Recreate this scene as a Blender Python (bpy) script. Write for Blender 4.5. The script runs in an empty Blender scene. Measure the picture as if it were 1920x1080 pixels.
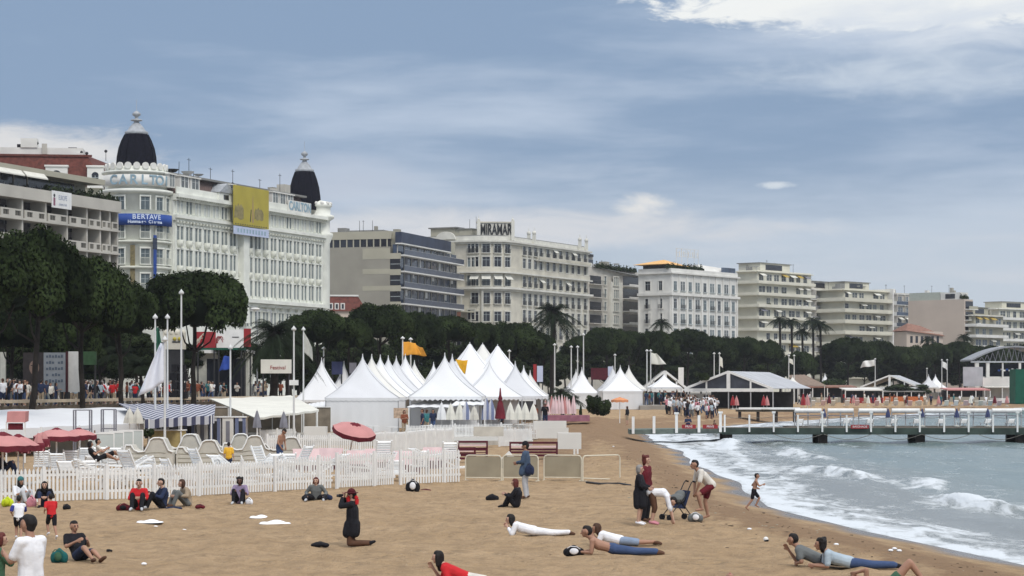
import bpy, math, random
import numpy as np
from mathutils import Vector, Matrix
R = math.radians
SC = bpy.context.scene
COL = SC.collection
# ------------------------------------------------------------------ camera, world, sun, exposure
FPX, CAMZ, HOR = 4000.0, 3.5, 725.0          # focal length in photo pixels, eye height, horizon row of the photo
cam_d = bpy.data.cameras.new('camera'); cam = bpy.data.objects.new('camera', cam_d); COL.objects.link(cam)
cam.location = (0, 0, CAMZ); cam.rotation_euler = (R(90), 0, 0)
cam_d.sensor_width = 36; cam_d.lens = FPX / 1920 * 36
cam_d.shift_y = (HOR - 540) / 1920
cam_d.clip_start = 0.5; cam_d.clip_end = 9000
SC.camera = cam
SC.view_settings.view_transform = 'Standard'; SC.view_settings.look = 'None'
SC.view_settings.exposure = 0.08; SC.view_settings.gamma = 1.0
SC.cycles.max_bounces = 6; SC.cycles.transparent_max_bounces = 8
SC.cycles.use_denoising = True
SUN_EL, SUN_AZ = 50, 155                     # azimuth clockwise from +Y (the view direction): behind and to the right
sun_d = bpy.data.lights.new('sun', 'SUN'); sun = bpy.data.objects.new('sun', sun_d); COL.objects.link(sun)
sun_d.energy = 1.7; sun_d.angle = R(20); sun_d.color = (1.0, 0.96, 0.90)
sd = Vector((math.sin(R(SUN_AZ)) * math.cos(R(SUN_EL)), math.cos(R(SUN_AZ)) * math.cos(R(SUN_EL)), math.sin(R(SUN_EL))))
sun.rotation_euler = (-sd).to_track_quat('-Z', 'Y').to_euler()
W = bpy.data.worlds.new('World'); SC.world = W; W.use_nodes = True
def world():
    nt = W.node_tree; N = nt.nodes; L = nt.links; N.clear()
    def nd(t, **k):
        n = N.new(t)
        for a, b in k.items(): setattr(n, a, b)
        return n
    def mth(op, a, b=None, c=None, clamp=False):
        n = nd('ShaderNodeMath', operation=op, use_clamp=clamp)
        for i, x in enumerate((a, b, c)):
            if x is None: continue
            if isinstance(x, (int, float)): n.inputs[i].default_value = x
            else: L.new(x, n.inputs[i])
        return n.outputs[0]
    def mix(f, a, b):
        n = nd('ShaderNodeMix', data_type='RGBA')
        if isinstance(f, (int, float)): n.inputs[0].default_value = f
        else: L.new(f, n.inputs[0])
        for i, x in ((6, a), (7, b)):
            if isinstance(x, tuple): n.inputs[i].default_value = x + (1,)
            else: L.new(x, n.inputs[i])
        return n.outputs[2]
    def ramp(f, pts):
        n = nd('ShaderNodeMapRange', interpolation_type='SMOOTHSTEP')
        L.new(f, n.inputs[0]); n.inputs[1].default_value = pts[0]; n.inputs[2].default_value = pts[1]
        return n.outputs[0]
    tc = nd('ShaderNodeTexCoord'); sep = nd('ShaderNodeSeparateXYZ'); L.new(tc.outputs['Generated'], sep.inputs[0])
    x, y, z = sep.outputs
    hyp = mth('SQRT', mth('ADD', mth('MULTIPLY', x, x), mth('MULTIPLY', y, y)))
    el = mth('ARCTAN2', z, hyp)              # elevation, radians
    az = mth('ARCTAN2', x, y)                # azimuth, radians
    def noise(sx, sy, off, scale, detail=6, rough=.55, dist=0.0):
        c = nd('ShaderNodeCombineXYZ')
        L.new(mth('MULTIPLY', az, sx), c.inputs[0]); L.new(mth('MULTIPLY', el, sy), c.inputs[1]); c.inputs[2].default_value = off
        n = nd('ShaderNodeTexNoise'); L.new(c.outputs[0], n.inputs['Vector'])
        n.inputs['Scale'].default_value = scale; n.inputs['Detail'].default_value = detail
        n.inputs['Roughness'].default_value = rough; n.inputs['Distortion'].default_value = dist
        return n.outputs[0]
    sky = nd('ShaderNodeTexSky', sky_type='NISHITA', sun_disc=False, sun_elevation=R(SUN_EL), sun_rotation=R(SUN_AZ), altitude=5)
    scl = nd('ShaderNodeVectorMath', operation='SCALE'); L.new(sky.outputs[0], scl.inputs[0]); scl.inputs['Scale'].default_value = .07
    # soft grey-blue stratus, long streaks
    n1 = noise(3.0, 13.0, 3.1, 1.0, 6, .5, .15)
    n2 = noise(9.0, 55.0, 7.7, 1.0, 5, .55, .2)
    n3 = noise(1.3, 5.0, 1.3, 1.0, 3, .5)
    m = mth('ADD', mth('MULTIPLY', n1, .65), mth('MULTIPLY', n2, .35))
    m = mth('ADD', m, mth('MULTIPLY', mth('SUBTRACT', n3, .5), .25))
    low = ramp(el, (.115, .035))             # brighter, greyer towards the skyline
    m2 = mth('ADD', m, mth('MULTIPLY', low, .07))
    m2 = mth('ADD', m2, mth('MULTIPLY', az, .30))
    f1 = ramp(m2, (.43, .64))
    base = mix(f1, (.250, .350, .510), (.49, .575, .71))
    base = mix(mth('MULTIPLY', low, .80), base, (.56, .625, .705))
    f2 = mth('MULTIPLY', ramp(n2, (.50, .74)), mth('MULTIPLY', ramp(el, (.12, .055)), .55))
    base = mix(f2, base, (.66, .68, .74))
    # bright breaks in the cloud: upper right, a small one over the hotels, along the skyline at left
    def spot(a0, e0, wa, we, thr, gain, nz, col, b):
        da = mth('DIVIDE', mth('SUBTRACT', az, a0), wa); de = mth('DIVIDE', mth('SUBTRACT', el, e0), we)
        r2 = mth('ADD', mth('MULTIPLY', da, da), mth('MULTIPLY', de, de))
        g = mth('SUBTRACT', 1.0, r2)
        v = mth('ADD', g, mth('MULTIPLY', mth('SUBTRACT', nz, .5), gain))
        return mix(mth('MULTIPLY', ramp(v, thr), 1.0), b, col)
    n4 = noise(16.0, 60.0, 5.5, 1.0, 7, .62, .6)
    n5 = noise(40.0, 110.0, 9.5, 1.0, 7, .62, .4)
    base = spot(.180, .1765, .115, .0150, (-.05, .45), 2.6, n5, (.93, .94, .92), base)
    base = spot(.200, .1650, .09, .0150, (.0, 1.3), 2.4, n4, (.72, .77, .84), base)
    base = spot(.060, .0830, .016, .008, (-.2, 1.5), 4.0, n5, (.80, .79, .78), base)
    base = spot(.122, .0935, .010, .0020, (-.1, 1.3), 3.0, n5, (.68, .73, .79), base)
    base = spot(-.02, .0745, .15, .0110, (-.3, 1.1), 2.8, n4, (.68, .69, .73), base)
    base = spot(-.22, .1080, .06, .0130, (-.2, 1.1), 2.4, n5, (.74, .73, .73), base)
    base = spot(-.10, .0960, .06, .0160, (-.1, 1.5), 1.8, n4, (.50, .55, .66), base)
    base = spot(.19, .1440, .09, .0130, (-.3, 2.0), 2.6, n5, (.62, .69, .78), base)
    # overhead the overcast is thin and bright
    over = mix(ramp(el, (.20, .95)), base, (1.30, 1.32, 1.38))
    fin = mix(.88, scl.outputs[0], over)
    # below the horizon (never seen): dim
    bg = nd('ShaderNodeBackground'); L.new(fin, bg.inputs[0]); bg.inputs[1].default_value = 1.0
    out = nd('ShaderNodeOutputWorld'); L.new(bg.outputs[0], out.inputs[0])
world()
W.cycles.sampling_method = 'MANUAL'; W.cycles.sample_map_resolution = 512

# ------------------------------------------------------------------ helpers
rng = random.Random(7)
def P(u, v, d): return Vector(((u - 960) * d / FPX, d, CAMZ - (v - HOR) * d / FPX))
def PX(u, d): return (u - 960) * d / FPX
def PZ(v, d): return CAMZ - (v - HOR) * d / FPX
def DG(v, z=0.0): return FPX * (CAMZ - z) / (v - HOR)          # distance of a ground point seen at row v
MATS = {}
def lin(c): return tuple((x / 12.92 if x <= .04045 else ((x + .055) / 1.055) ** 2.4) for x in c)
def mat(name, col, rough=.75, var=.15, scale=3.0, bump=0.0, bscale=None, metal=0.0, spec=.3, stretch=(1, 1, 1), coords='Object', trans=0.0, var2=None):
    """principled material whose colour is broken up by two sizes of noise"""
    if name in MATS: return MATS[name]
    m = bpy.data.materials.new(name); m.use_nodes = True; nt = m.node_tree; N = nt.nodes; L = nt.links
    b = N['Principled BSDF']; b.inputs['Roughness'].default_value = rough; b.inputs['Metallic'].default_value = metal
    b.inputs['Specular IOR Level'].default_value = spec
    if trans: b.inputs['Transmission Weight'].default_value = trans
    tc = N.new('ShaderNodeTexCoord'); mp = N.new('ShaderNodeMapping'); L.new(tc.outputs[coords], mp.inputs[0]); mp.inputs['Scale'].default_value = stretch
    n1 = N.new('ShaderNodeTexNoise'); L.new(mp.outputs[0], n1.inputs['Vector']); n1.inputs['Scale'].default_value = scale; n1.inputs['Detail'].default_value = 5
    mx = N.new('ShaderNodeMix'); mx.data_type = 'RGBA'
    rp = N.new('ShaderNodeMapRange'); L.new(n1.outputs[0], rp.inputs[0]); rp.inputs[1].default_value = .3; rp.inputs[2].default_value = .7
    L.new(rp.outputs[0], mx.inputs[0])
    c2 = var2 if var2 else tuple(min(1, x * (1 + var)) for x in col)
    c1 = tuple(x * (1 - var) for x in col)
    mx.inputs[6].default_value = c1 + (1,); mx.inputs[7].default_value = tuple(c2) + (1,)
    L.new(mx.outputs[2], b.inputs['Base Color'])
    if bump:
        n2 = N.new('ShaderNodeTexNoise'); L.new(mp.outputs[0], n2.inputs['Vector']); n2.inputs['Scale'].default_value = bscale or scale * 5; n2.inputs['Detail'].default_value = 6
        bp = N.new('ShaderNodeBump'); bp.inputs['Strength'].default_value = min(1, bump); bp.inputs['Distance'].default_value = .05 * max(1, bump)
        L.new(n2.outputs[0], bp.inputs['Height']); L.new(bp.outputs[0], b.inputs['Normal'])
    MATS[name] = m; return m
def link(o, parent=None, loc=None, rot=None):
    COL.objects.link(o)
    if parent is not None: o.parent = parent
    if loc is not None: o.location = loc
    if rot is not None: o.rotation_euler = rot if hasattr(rot, '__len__') else (0, 0, rot)
    return o
LABELS = {}
def tag(o, label=None, cat=None, group=None, kind=None):
    if label is not None:
        LABELS.setdefault(label, []).append(o.name); o['label'] = label
    if cat is not None: o['category'] = cat
    if group is not None: o['group'] = group
    if kind is not None: o['kind'] = kind
    return o
def empty(name, loc=(0, 0, 0), rz=0, label=None, cat=None, group=None):
    o = bpy.data.objects.new(name, None); COL.objects.link(o); o.location = loc; o.rotation_euler = (0, 0, rz); o.empty_display_size = .2
    if label: tag(o, label, cat, group)
    return o
def copy_tree(o, parent=None):
    c = o.copy(); COL.objects.link(c); c.parent = parent
    for ch in list(o.children): copy_tree(ch, c)
    return c
class MB:
    """collects boxes, tubes, lathes ... into ONE mesh"""
    def __init__(s): s.v = []; s.f = []; s.m = []; s.mats = []; s.sm = []
    def mi(s, m):
        if m not in s.mats: s.mats.append(m)
        return s.mats.index(m)
    def add(s, vs, fs, m, smooth=False):
        b = len(s.v); s.v.extend([tuple(p) for p in vs]); k = s.mi(m)
        for f in fs: s.f.append([b + i for i in f]); s.m.append(k); s.sm.append(smooth)
        return s
    def box(s, x0, x1, y0, y1, z0, z1, m):
        vs = [(x, y, z) for z in (z0, z1) for y in (y0, y1) for x in (x0, x1)]
        return s.add(vs, [(0, 2, 3, 1), (4, 5, 7, 6), (0, 1, 5, 4), (2, 6, 7, 3), (0, 4, 6, 2), (1, 3, 7, 5)], m)
    def hexa(s, vs, m):   # 8 corners, same order as box
        return s.add(vs, [(0, 2, 3, 1), (4, 5, 7, 6), (0, 1, 5, 4), (2, 6, 7, 3), (0, 4, 6, 2), (1, 3, 7, 5)], m)
    def bar(s, p0, p1, w, h, m, up=(0, 0, 1)):
        p0 = Vector(p0); p1 = Vector(p1); d = (p1 - p0).normalized(); up = Vector(up)
        if abs(d.dot(up)) > .98: up = Vector((0, 1, 0))
        a = d.cross(up).normalized() * w / 2; b = a.cross(d).normalized() * h / 2
        vs = [p0 - a - b, p0 + a - b, p1 - a - b, p1 + a - b, p0 - a + b, p0 + a + b, p1 - a + b, p1 + a + b]
        return s.hexa(vs, m)
    def tube(s, p0, p1, r0, r1, m, n=8, caps=True):
        p0 = Vector(p0); p1 = Vector(p1); d = (p1 - p0).normalized(); up = Vector((0, 0, 1)) if abs(d.z) < .95 else Vector((1, 0, 0))
        a = d.cross(up).normalized(); b = d.cross(a)
        vs = []
        for p, r in ((p0, r0), (p1, r1)):
            for i in range(n): t = 2 * math.pi * i / n; vs.append(p + a * math.cos(t) * r + b * math.sin(t) * r)
        fs = [(i, (i + 1) % n, n + (i + 1) % n, n + i) for i in range(n)]
        s.add(vs, fs, m, True)
        if caps: s.add(vs, [tuple(reversed(range(n))), tuple(range(n, 2 * n))], m)
        return s
    def path(s, pts, r, m, n=6):
        for i in range(len(pts) - 1):
            r0 = r[i] if hasattr(r, '__len__') else r; r1 = r[i + 1] if hasattr(r, '__len__') else r
            s.tube(pts[i], pts[i + 1], r0, r1, m, n, caps=(i in (0, len(pts) - 2)))
        return s
    def lathe(s, prof, m, c=(0, 0, 0), n=20, a0=0, a1=2 * math.pi, smooth=True, sx=1, sy=1):
        full = abs(a1 - a0 - 2 * math.pi) < 1e-4; k = n if full else n + 1; vs = []
        for r, z in prof:
            for i in range(k): t = a0 + (a1 - a0) * i / n; vs.append((c[0] + r * math.cos(t) * sx, c[1] + r * math.sin(t) * sy, c[2] + z))
        fs = []
        for j in range(len(prof) - 1):
            for i in range(n): i2 = (i + 1) % k; fs.append((j * k + i, j * k + i2, (j + 1) * k + i2, (j + 1) * k + i))
        return s.add(vs, fs, m, smooth)
    def prism(s, xy, z0, z1, m):
        n = len(xy); vs = [(x, y, z0) for x, y in xy] + [(x, y, z1) for x, y in xy]
        fs = [(i, (i + 1) % n, n + (i + 1) % n, n + i) for i in range(n)] + [tuple(reversed(range(n))), tuple(range(n, 2 * n))]
        return s.add(vs, fs, m)
    def ball(s, c, r, m, n=10, sx=1, sy=1, sz=1):
        prof = [(max(1e-4, r * math.sin(math.pi * j / (n // 2 + 1))), -r * math.cos(math.pi * j / (n // 2 + 1)) * sz) for j in range(n // 2 + 2)]
        return s.lathe(prof, m, c, n, sx=sx, sy=sy)
    def grid(s, fn, nu, nv, m, smooth=True, thick=0):
        vs = [fn(i / nu, j / nv) for j in range(nv + 1) for i in range(nu + 1)]
        fs = [(j * (nu + 1) + i, j * (nu + 1) + i + 1, (j + 1) * (nu + 1) + i + 1, (j + 1) * (nu + 1) + i) for j in range(nv) for i in range(nu)]
        return s.add(vs, fs, m, smooth)
    def mesh(s, name):
        me = bpy.data.meshes.new(name); me.from_pydata([tuple(p) for p in s.v], [], s.f)
        for m in s.mats: me.materials.append(m)
        me.polygons.foreach_set('material_index', s.m); me.polygons.foreach_set('use_smooth', s.sm); me.update(); return me
    def build(s, name, parent=None, loc=None, rot=None):
        return link(bpy.data.objects.new(name, s.mesh(name)), parent, loc, rot)
def qmesh(name, V, F, m, smooth=False):
    """fast mesh from numpy quads"""
    me = bpy.data.meshes.new(name); V = np.asarray(V, 'f'); F = np.asarray(F, 'i'); k = F.shape[1]
    me.vertices.add(len(V)); me.vertices.foreach_set('co', V.ravel()); me.loops.add(F.size); me.loops.foreach_set('vertex_index', F.ravel())
    me.polygons.add(len(F)); me.polygons.foreach_set('loop_start', np.arange(0, F.size, k, dtype='i')); me.polygons.foreach_set('loop_total', np.full(len(F), k, 'i'))
    me.materials.append(m)
    if smooth: me.polygons.foreach_set('use_smooth', np.ones(len(F), bool))
    me.update(calc_edges=True); me.validate(); return me
def text(body, size, m, parent, loc, rot, width=None, ext=.03, name='lettering', bold=0.0, align='CENTER'):
    c = bpy.data.curves.new(name, 'FONT'); c.body = body; c.size = size; c.extrude = ext; c.align_x = align; c.align_y = 'CENTER'; c.offset = bold
    c.materials.append(m); o = link(bpy.data.objects.new(name, c), parent, loc, rot)
    if width: o.scale = (width, 1, 1)
    return o
# ------------------------------------------------------------------ materials
def glass(name, col=(.03, .035, .04), rough=.12): return mat(name, col, rough, .5, .35, spec=.6)
SAND_DRY = (.43, .315, .21)
M_white = mat('white_paint', (.76, .76, .74), .55, .07, 2.0)
M_fabric = mat('tent_fabric', (.70, .71, .72), .7, .03, .6, bump=.25, bscale=1.2)
M_fabA = mat('tent_fabric_bright', (.76, .77, .78), .7, .04, .6, bump=.3, bscale=1.2); M_fabB = mat('tent_fabric_greyed', (.62, .63, .65), .7, .05, .6, bump=.3, bscale=1.2); M_fabC = mat('tent_fabric_warm', (.69, .68, .64), .7, .05, .6, bump=.3, bscale=1.2)
M_fabric2 = mat('awning_cream_fabric', (.68, .67, .60), .8, .08, .8, bump=.2, bscale=2)
M_carl = mat('hotel_white_stucco', (.76, .77, .70), .8, .12, .5, bump=.3, bscale=6)
M_carl2 = mat('hotel_trim', (.64, .65, .57), .8, .15, .8, bump=.3, bscale=6)
M_carl_sh = mat('hotel_cream_blind', (.80, .81, .76), .8, .06, .6)
M_slate = mat('dome_slate', (.006, .006, .012), .9, .5, 3, bump=.5, bscale=14, spec=.1)
M_lead = mat('dome_lead', (.34, .36, .38), .5, .2, 2)
M_winglass = glass('window_glass', (.10, .13, .14), .15)
M_darkglass = glass('dark_glass', (.018, .020, .028), .12)
M_blueglass = glass('blue_glass', (.05, .07, .11), .12)
M_frame = mat('window_frame_grey', (.40, .44, .44), .6, .1)
M_rail = mat('iron_railing', (.05, .05, .05), .5, .2)
M_beige = mat('beige_concrete', (.50, .475, .42), .85, .12, .25, bump=.2, bscale=5)
M_tan = mat('tan_render', (.30, .285, .24), .85, .10, .22, bump=.2, bscale=5)
M_tan2 = mat('light_tan_render', (.40, .38, .30), .85, .07, .3)
M_mira = mat('cream_stone', (.57, .54, .455), .85, .16, .4, bump=.3, bscale=5)
M_mira2 = mat('pale_stone_trim', (.62, .61, .55), .85, .12, .6)
M_grey = mat('grey_render', (.50, .475, .42), .85, .15, .4)
M_cream = mat('pale_cream_render', (.60, .58, .48), .85, .10, .3)
M_pink = mat('pale_pink_render', (.52, .44, .37), .85, .08, .15)
M_whiteb = mat('white_render', (.68, .67, .63), .8, .10, .4)
M_redroof = mat('red_brown_tiles', (.12, .035, .025), .8, .35, 2, bump=.5, bscale=10)
M_terra = mat('terracotta_tiles', (.24, .125, .09), .8, .3, 2, bump=.5, bscale=10)
M_navy = mat('navy_panel', (.035, .045, .075), .5, .3, .5)
M_roof = mat('grey_roof', (.22, .22, .21), .9, .2, .4)
M_asphalt = mat('asphalt', (.055, .055, .058), .9, .2, 1)
M_pave = mat('paving', (.30, .28, .25), .85, .12, .7, bump=.2)
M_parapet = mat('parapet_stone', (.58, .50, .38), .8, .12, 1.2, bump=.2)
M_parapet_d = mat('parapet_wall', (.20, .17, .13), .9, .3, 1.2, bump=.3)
M_needle = mat('pine_needles', (.011, .019, .008), .9, .55, .9, spec=.05, var2=(.042, .062, .022))
M_needle_in = mat('dark_crown_core', (.006, .010, .005), .95, .4, 1.5, spec=.05, bump=1.0, bscale=6)
M_leaf = mat('broad_leaf', (.018, .030, .011), .8, .5, .9, spec=.12, var2=(.045, .065, .022))
M_palm = mat('palm_leaf', (.014, .022, .010), .8, .4, 1.2, spec=.1)
M_bark = mat('bark', (.022, .018, .015), .95, .4, 3, bump=.8, bscale=8)
M_wood = mat('weathered_wood', (.10, .085, .065), .9, .3, 3, bump=.4, stretch=(1, 6, 1))
M_pierside = mat('pier_painted_edge', (.045, .065, .055), .8, .4, .8, bump=.3)
M_pile = mat('wet_pile', (.035, .025, .02), .6, .4, 2, bump=.5)
M_plastic = mat('white_plastic', (.84, .85, .84), .4, .05, 3, spec=.5)
M_creamcush = mat('cream_mattress', (.54, .52, .46), .9, .14, 1.5, bump=.3, bscale=4)
M_pinkf = mat('pink_canvas', (.50, .23, .22), .85, .10, 2)
M_maroon = mat('maroon_canvas', (.13, .012, .022), .8, .25, 2)
M_maroonw = mat('maroon_painted_wood', (.085, .010, .020), .5, .3, 3)
M_pinkw = mat('pale_pink_paint', (.70, .52, .52), .6, .08, 2)
M_bluef = mat('blue_canvas', (.045, .055, .13), .8, .2, 2)
M_greyf = mat('grey_canvas', (.20, .20, .23), .85, .15, 2)
M_orange = mat('orange_flag', (.75, .34, .04), .8, .12, 2)
M_yellow = mat('yellow_hoarding', (.42, .35, .06), .7, .10, .4)
M_blueban = mat('blue_banner', (.022, .07, .30), .6, .2, .5)
M_ltblue = mat('pale_blue_sign', (.50, .56, .72), .7, .08, .6)
M_letter = mat('blue_letter', (.27, .39, .46), .5, .15, 1)
M_blackl = mat('black_letter', (.02, .022, .024), .6, .2, 1)
M_red = mat('red_sign', (.30, .025, .03), .6, .2, 1)
M_green = mat('green_panel', (.005, .085, .05), .6, .2, 1)
M_black = mat('black_cloth', (.010, .010, .013), .9, .4, 4)
M_dark = mat('dark_metal', (.03, .03, .032), .5, .3, 2)
M_steel = mat('galvanised_steel', (.45, .46, .47), .4, .12, 2, metal=.3)
M_pole = mat('pole_white_paint', (.62, .63, .62), .5, .10, 2)
M_creamtube = mat('cream_painted_tube', (.66, .62, .50), .5, .08, 3)
M_ropem = mat('grey_rope', (.18, .17, .15), .9, .2, 4)
M_litter = mat('white_paper', (.85, .86, .88), .8, .04, 5, bump=.4)
M_greyroof = mat('grey_marquee_roof', (.42, .43, .45), .6, .15, .6)
def stripes(name, c1, c2, freq, axis='X'):
    m = bpy.data.materials.new(name); m.use_nodes = True; N = m.node_tree.nodes; L = m.node_tree.links; b = N['Principled BSDF']; b.inputs['Roughness'].default_value = .85
    tc = N.new('ShaderNodeTexCoord'); sp = N.new('ShaderNodeSeparateXYZ'); L.new(tc.outputs['Object'], sp.inputs[0])
    a = N.new('ShaderNodeMath'); a.operation = 'MULTIPLY'; a.inputs[1].default_value = freq; L.new(sp.outputs['XYZ'.index(axis)], a.inputs[0])
    f = N.new('ShaderNodeMath'); f.operation = 'FRACT'; L.new(a.outputs[0], f.inputs[0])
    g = N.new('ShaderNodeMath'); g.operation = 'GREATER_THAN'; g.inputs[1].default_value = .5; L.new(f.outputs[0], g.inputs[0])
    mx = N.new('ShaderNodeMix'); mx.data_type = 'RGBA'; L.new(g.outputs[0], mx.inputs[0]); mx.inputs[6].default_value = c1 + (1,); mx.inputs[7].default_value = c2 + (1,)
    L.new(mx.outputs[2], b.inputs['Base Color']); MATS[name] = m; return m
M_stripe = stripes('navy_white_stripes', (.05, .055, .11), (.50, .51, .55), 3.2)
M_stripe2 = stripes('blue_grey_stripes', (.15, .18, .30), (.6, .6, .62), 2.5)
# ------------------------------------------------------------------ the ground, the sea, the promenade
SHY = [-400, 20, 45, 56, 67, 86, 110, 143, 167, 185, 230, 300, 420, 560, 900, 3000]
SHX = [16, 13.5, 10.8, 9.1, 8.2, 8.6, 9.3, 9.9, 10.2, 14, 30, 58, 108, 172, 340, 1500]
def shore(y):
    y = np.asarray(y, float); w = .28 * np.sin(y * .16 + .6) + .12 * np.sin(y * .47)
    return np.interp(y, SHY, SHX) + w * np.clip((y - 50) / 30, 0, 1)
def sstep(a, b, x): t = np.clip((x - a) / (b - a), 0, 1); return t * t * (3 - 2 * t)
PRY = [-50, 133, 200, 280, 360, 450, 560, 700, 3000]         # seaward edge of the promenade
PRX = [-62, -32, -21, -5, 22, 74, 150, 250, 1700]
def prom_x(y): return float(np.interp(y, PRY, PRX))
def sand_z(x, y):
    c = shore(y) - x                                           # metres inland of the waterline
    z = np.where(c < 0, -.25 + c * .09, -.25 + .25 * sstep(0, 3.2, c))
    back = sstep(128, 185, y)
    z = z + back * sstep(1.5, 14, c) * .75
    z = z + 1.0 * np.exp(-(((x - 6.0) / 5.0) ** 2 + ((y - 163) / 13.0) ** 2)) * sstep(0, 3, c)
    z = z + .16 * np.exp(-(((c - 3.6) / 1.2) ** 2)) * sstep(60, 110, y)
    z = z + .035 * np.sin(x * 1.1 + y * .23) * np.sin(y * .31 - x * .4) * sstep(2, 5, c)
    return np.maximum(z, -2.6)
def gz(x, y): return float(sand_z(np.array(float(x)), np.array(float(y))))
def make_ground():
    ys = np.concatenate([np.linspace(-60, 24, 12), np.arange(25, 100, .45), np.arange(100, 200, .9), np.arange(200, 600, 4), [650, 800, 1200, 2000, 3200]])
    cs = np.concatenate([[-900, -300, -80, -30, -12], np.arange(-8, -1, 1.0), np.arange(-1, 30, .35), np.arange(30, 60, 2.), [70, 100, 180, 400, 1200]])
    Y, C = np.meshgrid(ys, cs, indexing='ij'); X = shore(Y) - C; Z = sand_z(X, Y)
    rs = np.random.RandomState(3)
    Z = Z + rs.normal(0, .022, Z.shape) * sstep(2, 4, C) * (np.abs(C) < 60)
    V = np.stack([X, Y, Z], -1).reshape(-1, 3); ny, nc = Y.shape
    i = np.arange(ny - 1)[:, None] * nc + np.arange(nc - 1)[None, :]
    F = np.stack([i, i + nc, i + nc + 1, i + 1], -1).reshape(-1, 4)
    m = bpy.data.materials.new('sand'); m.use_nodes = True; nt = m.node_tree; N = nt.nodes; L = nt.links; b = N['Principled BSDF']
    def noise(scale, det=6, src='Object', st=(1, 1, 1), rough=.6):
        tc = N.new('ShaderNodeTexCoord'); mp = N.new('ShaderNodeMapping'); mp.inputs['Scale'].default_value = st; L.new(tc.outputs[src], mp.inputs[0])
        n = N.new('ShaderNodeTexNoise'); n.inputs['Scale'].default_value = scale; n.inputs['Detail'].default_value = det; n.inputs['Roughness'].default_value = rough; L.new(mp.outputs[0], n.inputs['Vector']); return n.outputs[0]
    def mr(x, a, b_, c=0., d=1.):
        n = N.new('ShaderNodeMapRange'); n.inputs[1].default_value = a; n.inputs[2].default_value = b_; n.inputs[3].default_value = c; n.inputs[4].default_value = d; L.new(x, n.inputs[0]); return n.outputs[0]
    def mix(f, a, b_):
        n = N.new('ShaderNodeMix'); n.data_type = 'RGBA'; L.new(f, n.inputs[0])
        for k, x in ((6, a), (7, b_)):
            if isinstance(x, tuple): n.inputs[k].default_value = x + (1,)
            else: L.new(x, n.inputs[k])
        return n.outputs[2]
    c = mix(mr(noise(.35, 4), .35, .65), (.415, .285, .160), (.485, .340, .200))
    c = mix(mr(noise(2.2, 8, st=(1, .55, 1)), .42, .72), c, (.31, .215, .125))
    c = mix(mr(noise(9, 4), .58, .74, 0, .55), c, (.24, .165, .10))
    c = mix(mr(noise(22, 3), .64, .70, 0, .8), c, (.62, .52, .42))
    at = N.new('ShaderNodeAttribute'); at.attribute_name = 'damp'
    nb = noise(1.1, 5, st=(1.4, .35, 1))
    ad = N.new('ShaderNodeMath'); ad.operation = 'ADD'; L.new(at.outputs['Fac'], ad.inputs[0]); L.new(mr(nb, .3, .7, -.22, .22), ad.inputs[1])
    c = mix(mr(ad.outputs[0], .25, .55, 0, .75), c, (.24, .150, .085))
    at2 = N.new('ShaderNodeAttribute'); at2.attribute_name = 'wet'
    c = mix(at2.outputs['Fac'], c, (.13, .105, .085))
    L.new(c, b.inputs['Base Color']); L.new(mr(at2.outputs['Fac'], 0, 1, .95, .18), b.inputs['Roughness'])
    b.inputs['Specular IOR Level'].default_value = .25
    bp = N.new('ShaderNodeBump'); bp.inputs['Strength'].default_value = 1.0; bp.inputs['Distance'].default_value = .18
    v = N.new('ShaderNodeTexVoronoi'); v.inputs['Scale'].default_value = 1.9; tc = N.new('ShaderNodeTexCoord')
    wv = N.new('ShaderNodeVectorMath'); wv.operation = 'ADD'; L.new(tc.outputs['Object'], wv.inputs[0]); nn = N.new('ShaderNodeTexNoise'); nn.inputs['Scale'].default_value = 1.5; L.new(nn.outputs[1], wv.inputs[1]); L.new(wv.outputs[0], v.inputs['Vector'])
    h = N.new('ShaderNodeMath'); h.operation = 'ADD'; L.new(mr(v.outputs[0], 0, .35, 0, .8), h.inputs[0]); L.new(noise(7, 6), h.inputs[1])
    dry = N.new('ShaderNodeMath'); dry.operation = 'MULTIPLY'; L.new(h.outputs[0], dry.inputs[0]); L.new(mr(at2.outputs['Fac'], 0, 1, 1, .05), dry.inputs[1])
    L.new(dry.outputs[0], bp.inputs['Height']); L.new(bp.outputs[0], b.inputs['Normal'])
    me = qmesh('ground', V, F, m, True)
    damp = np.clip(1 - np.abs(C - 2.4) / 2.2, 0, 1) * .75 + .55 * np.exp(-((C - 7) / 2.5) ** 2) * sstep(70, 110, Y) + np.exp(-(((X - 7) / 7) ** 2 + ((Y - 165) / 30) ** 2)) * .7
    wet = 1 - sstep(.25, .95, C + .25 * np.sin(Y * .9))
    for nm, val in (('damp', damp), ('wet', wet)):
        a = me.attributes.new(nm, 'FLOAT', 'POINT'); a.data.foreach_set('value', val.reshape(-1).astype('f'))
    tag(link(bpy.data.objects.new('ground', me)), kind='structure')
make_ground()
def strandline():
    r = random.Random(8); mb = MB()
    for k in range(300):
        y = 38 + 75 * r.random() ** 1.3; c = abs(r.gauss(2.2, .9)) + .9 if r.random() < .9 else r.uniform(3, 12); x = float(shore(y)) - c; s = r.uniform(.008, .024) * (1.8 if r.random() < .08 else 1)
        mb.ball((x, y, gz(x, y) + .2 * s), s, M_bark if r.random() < .75 else M_tan2, 6, sx=r.uniform(.8, 2.4), sy=r.uniform(.6, 1.5), sz=.4)
    tag(mb.build('seaweed_bits'), kind='stuff')
strandline()
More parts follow.
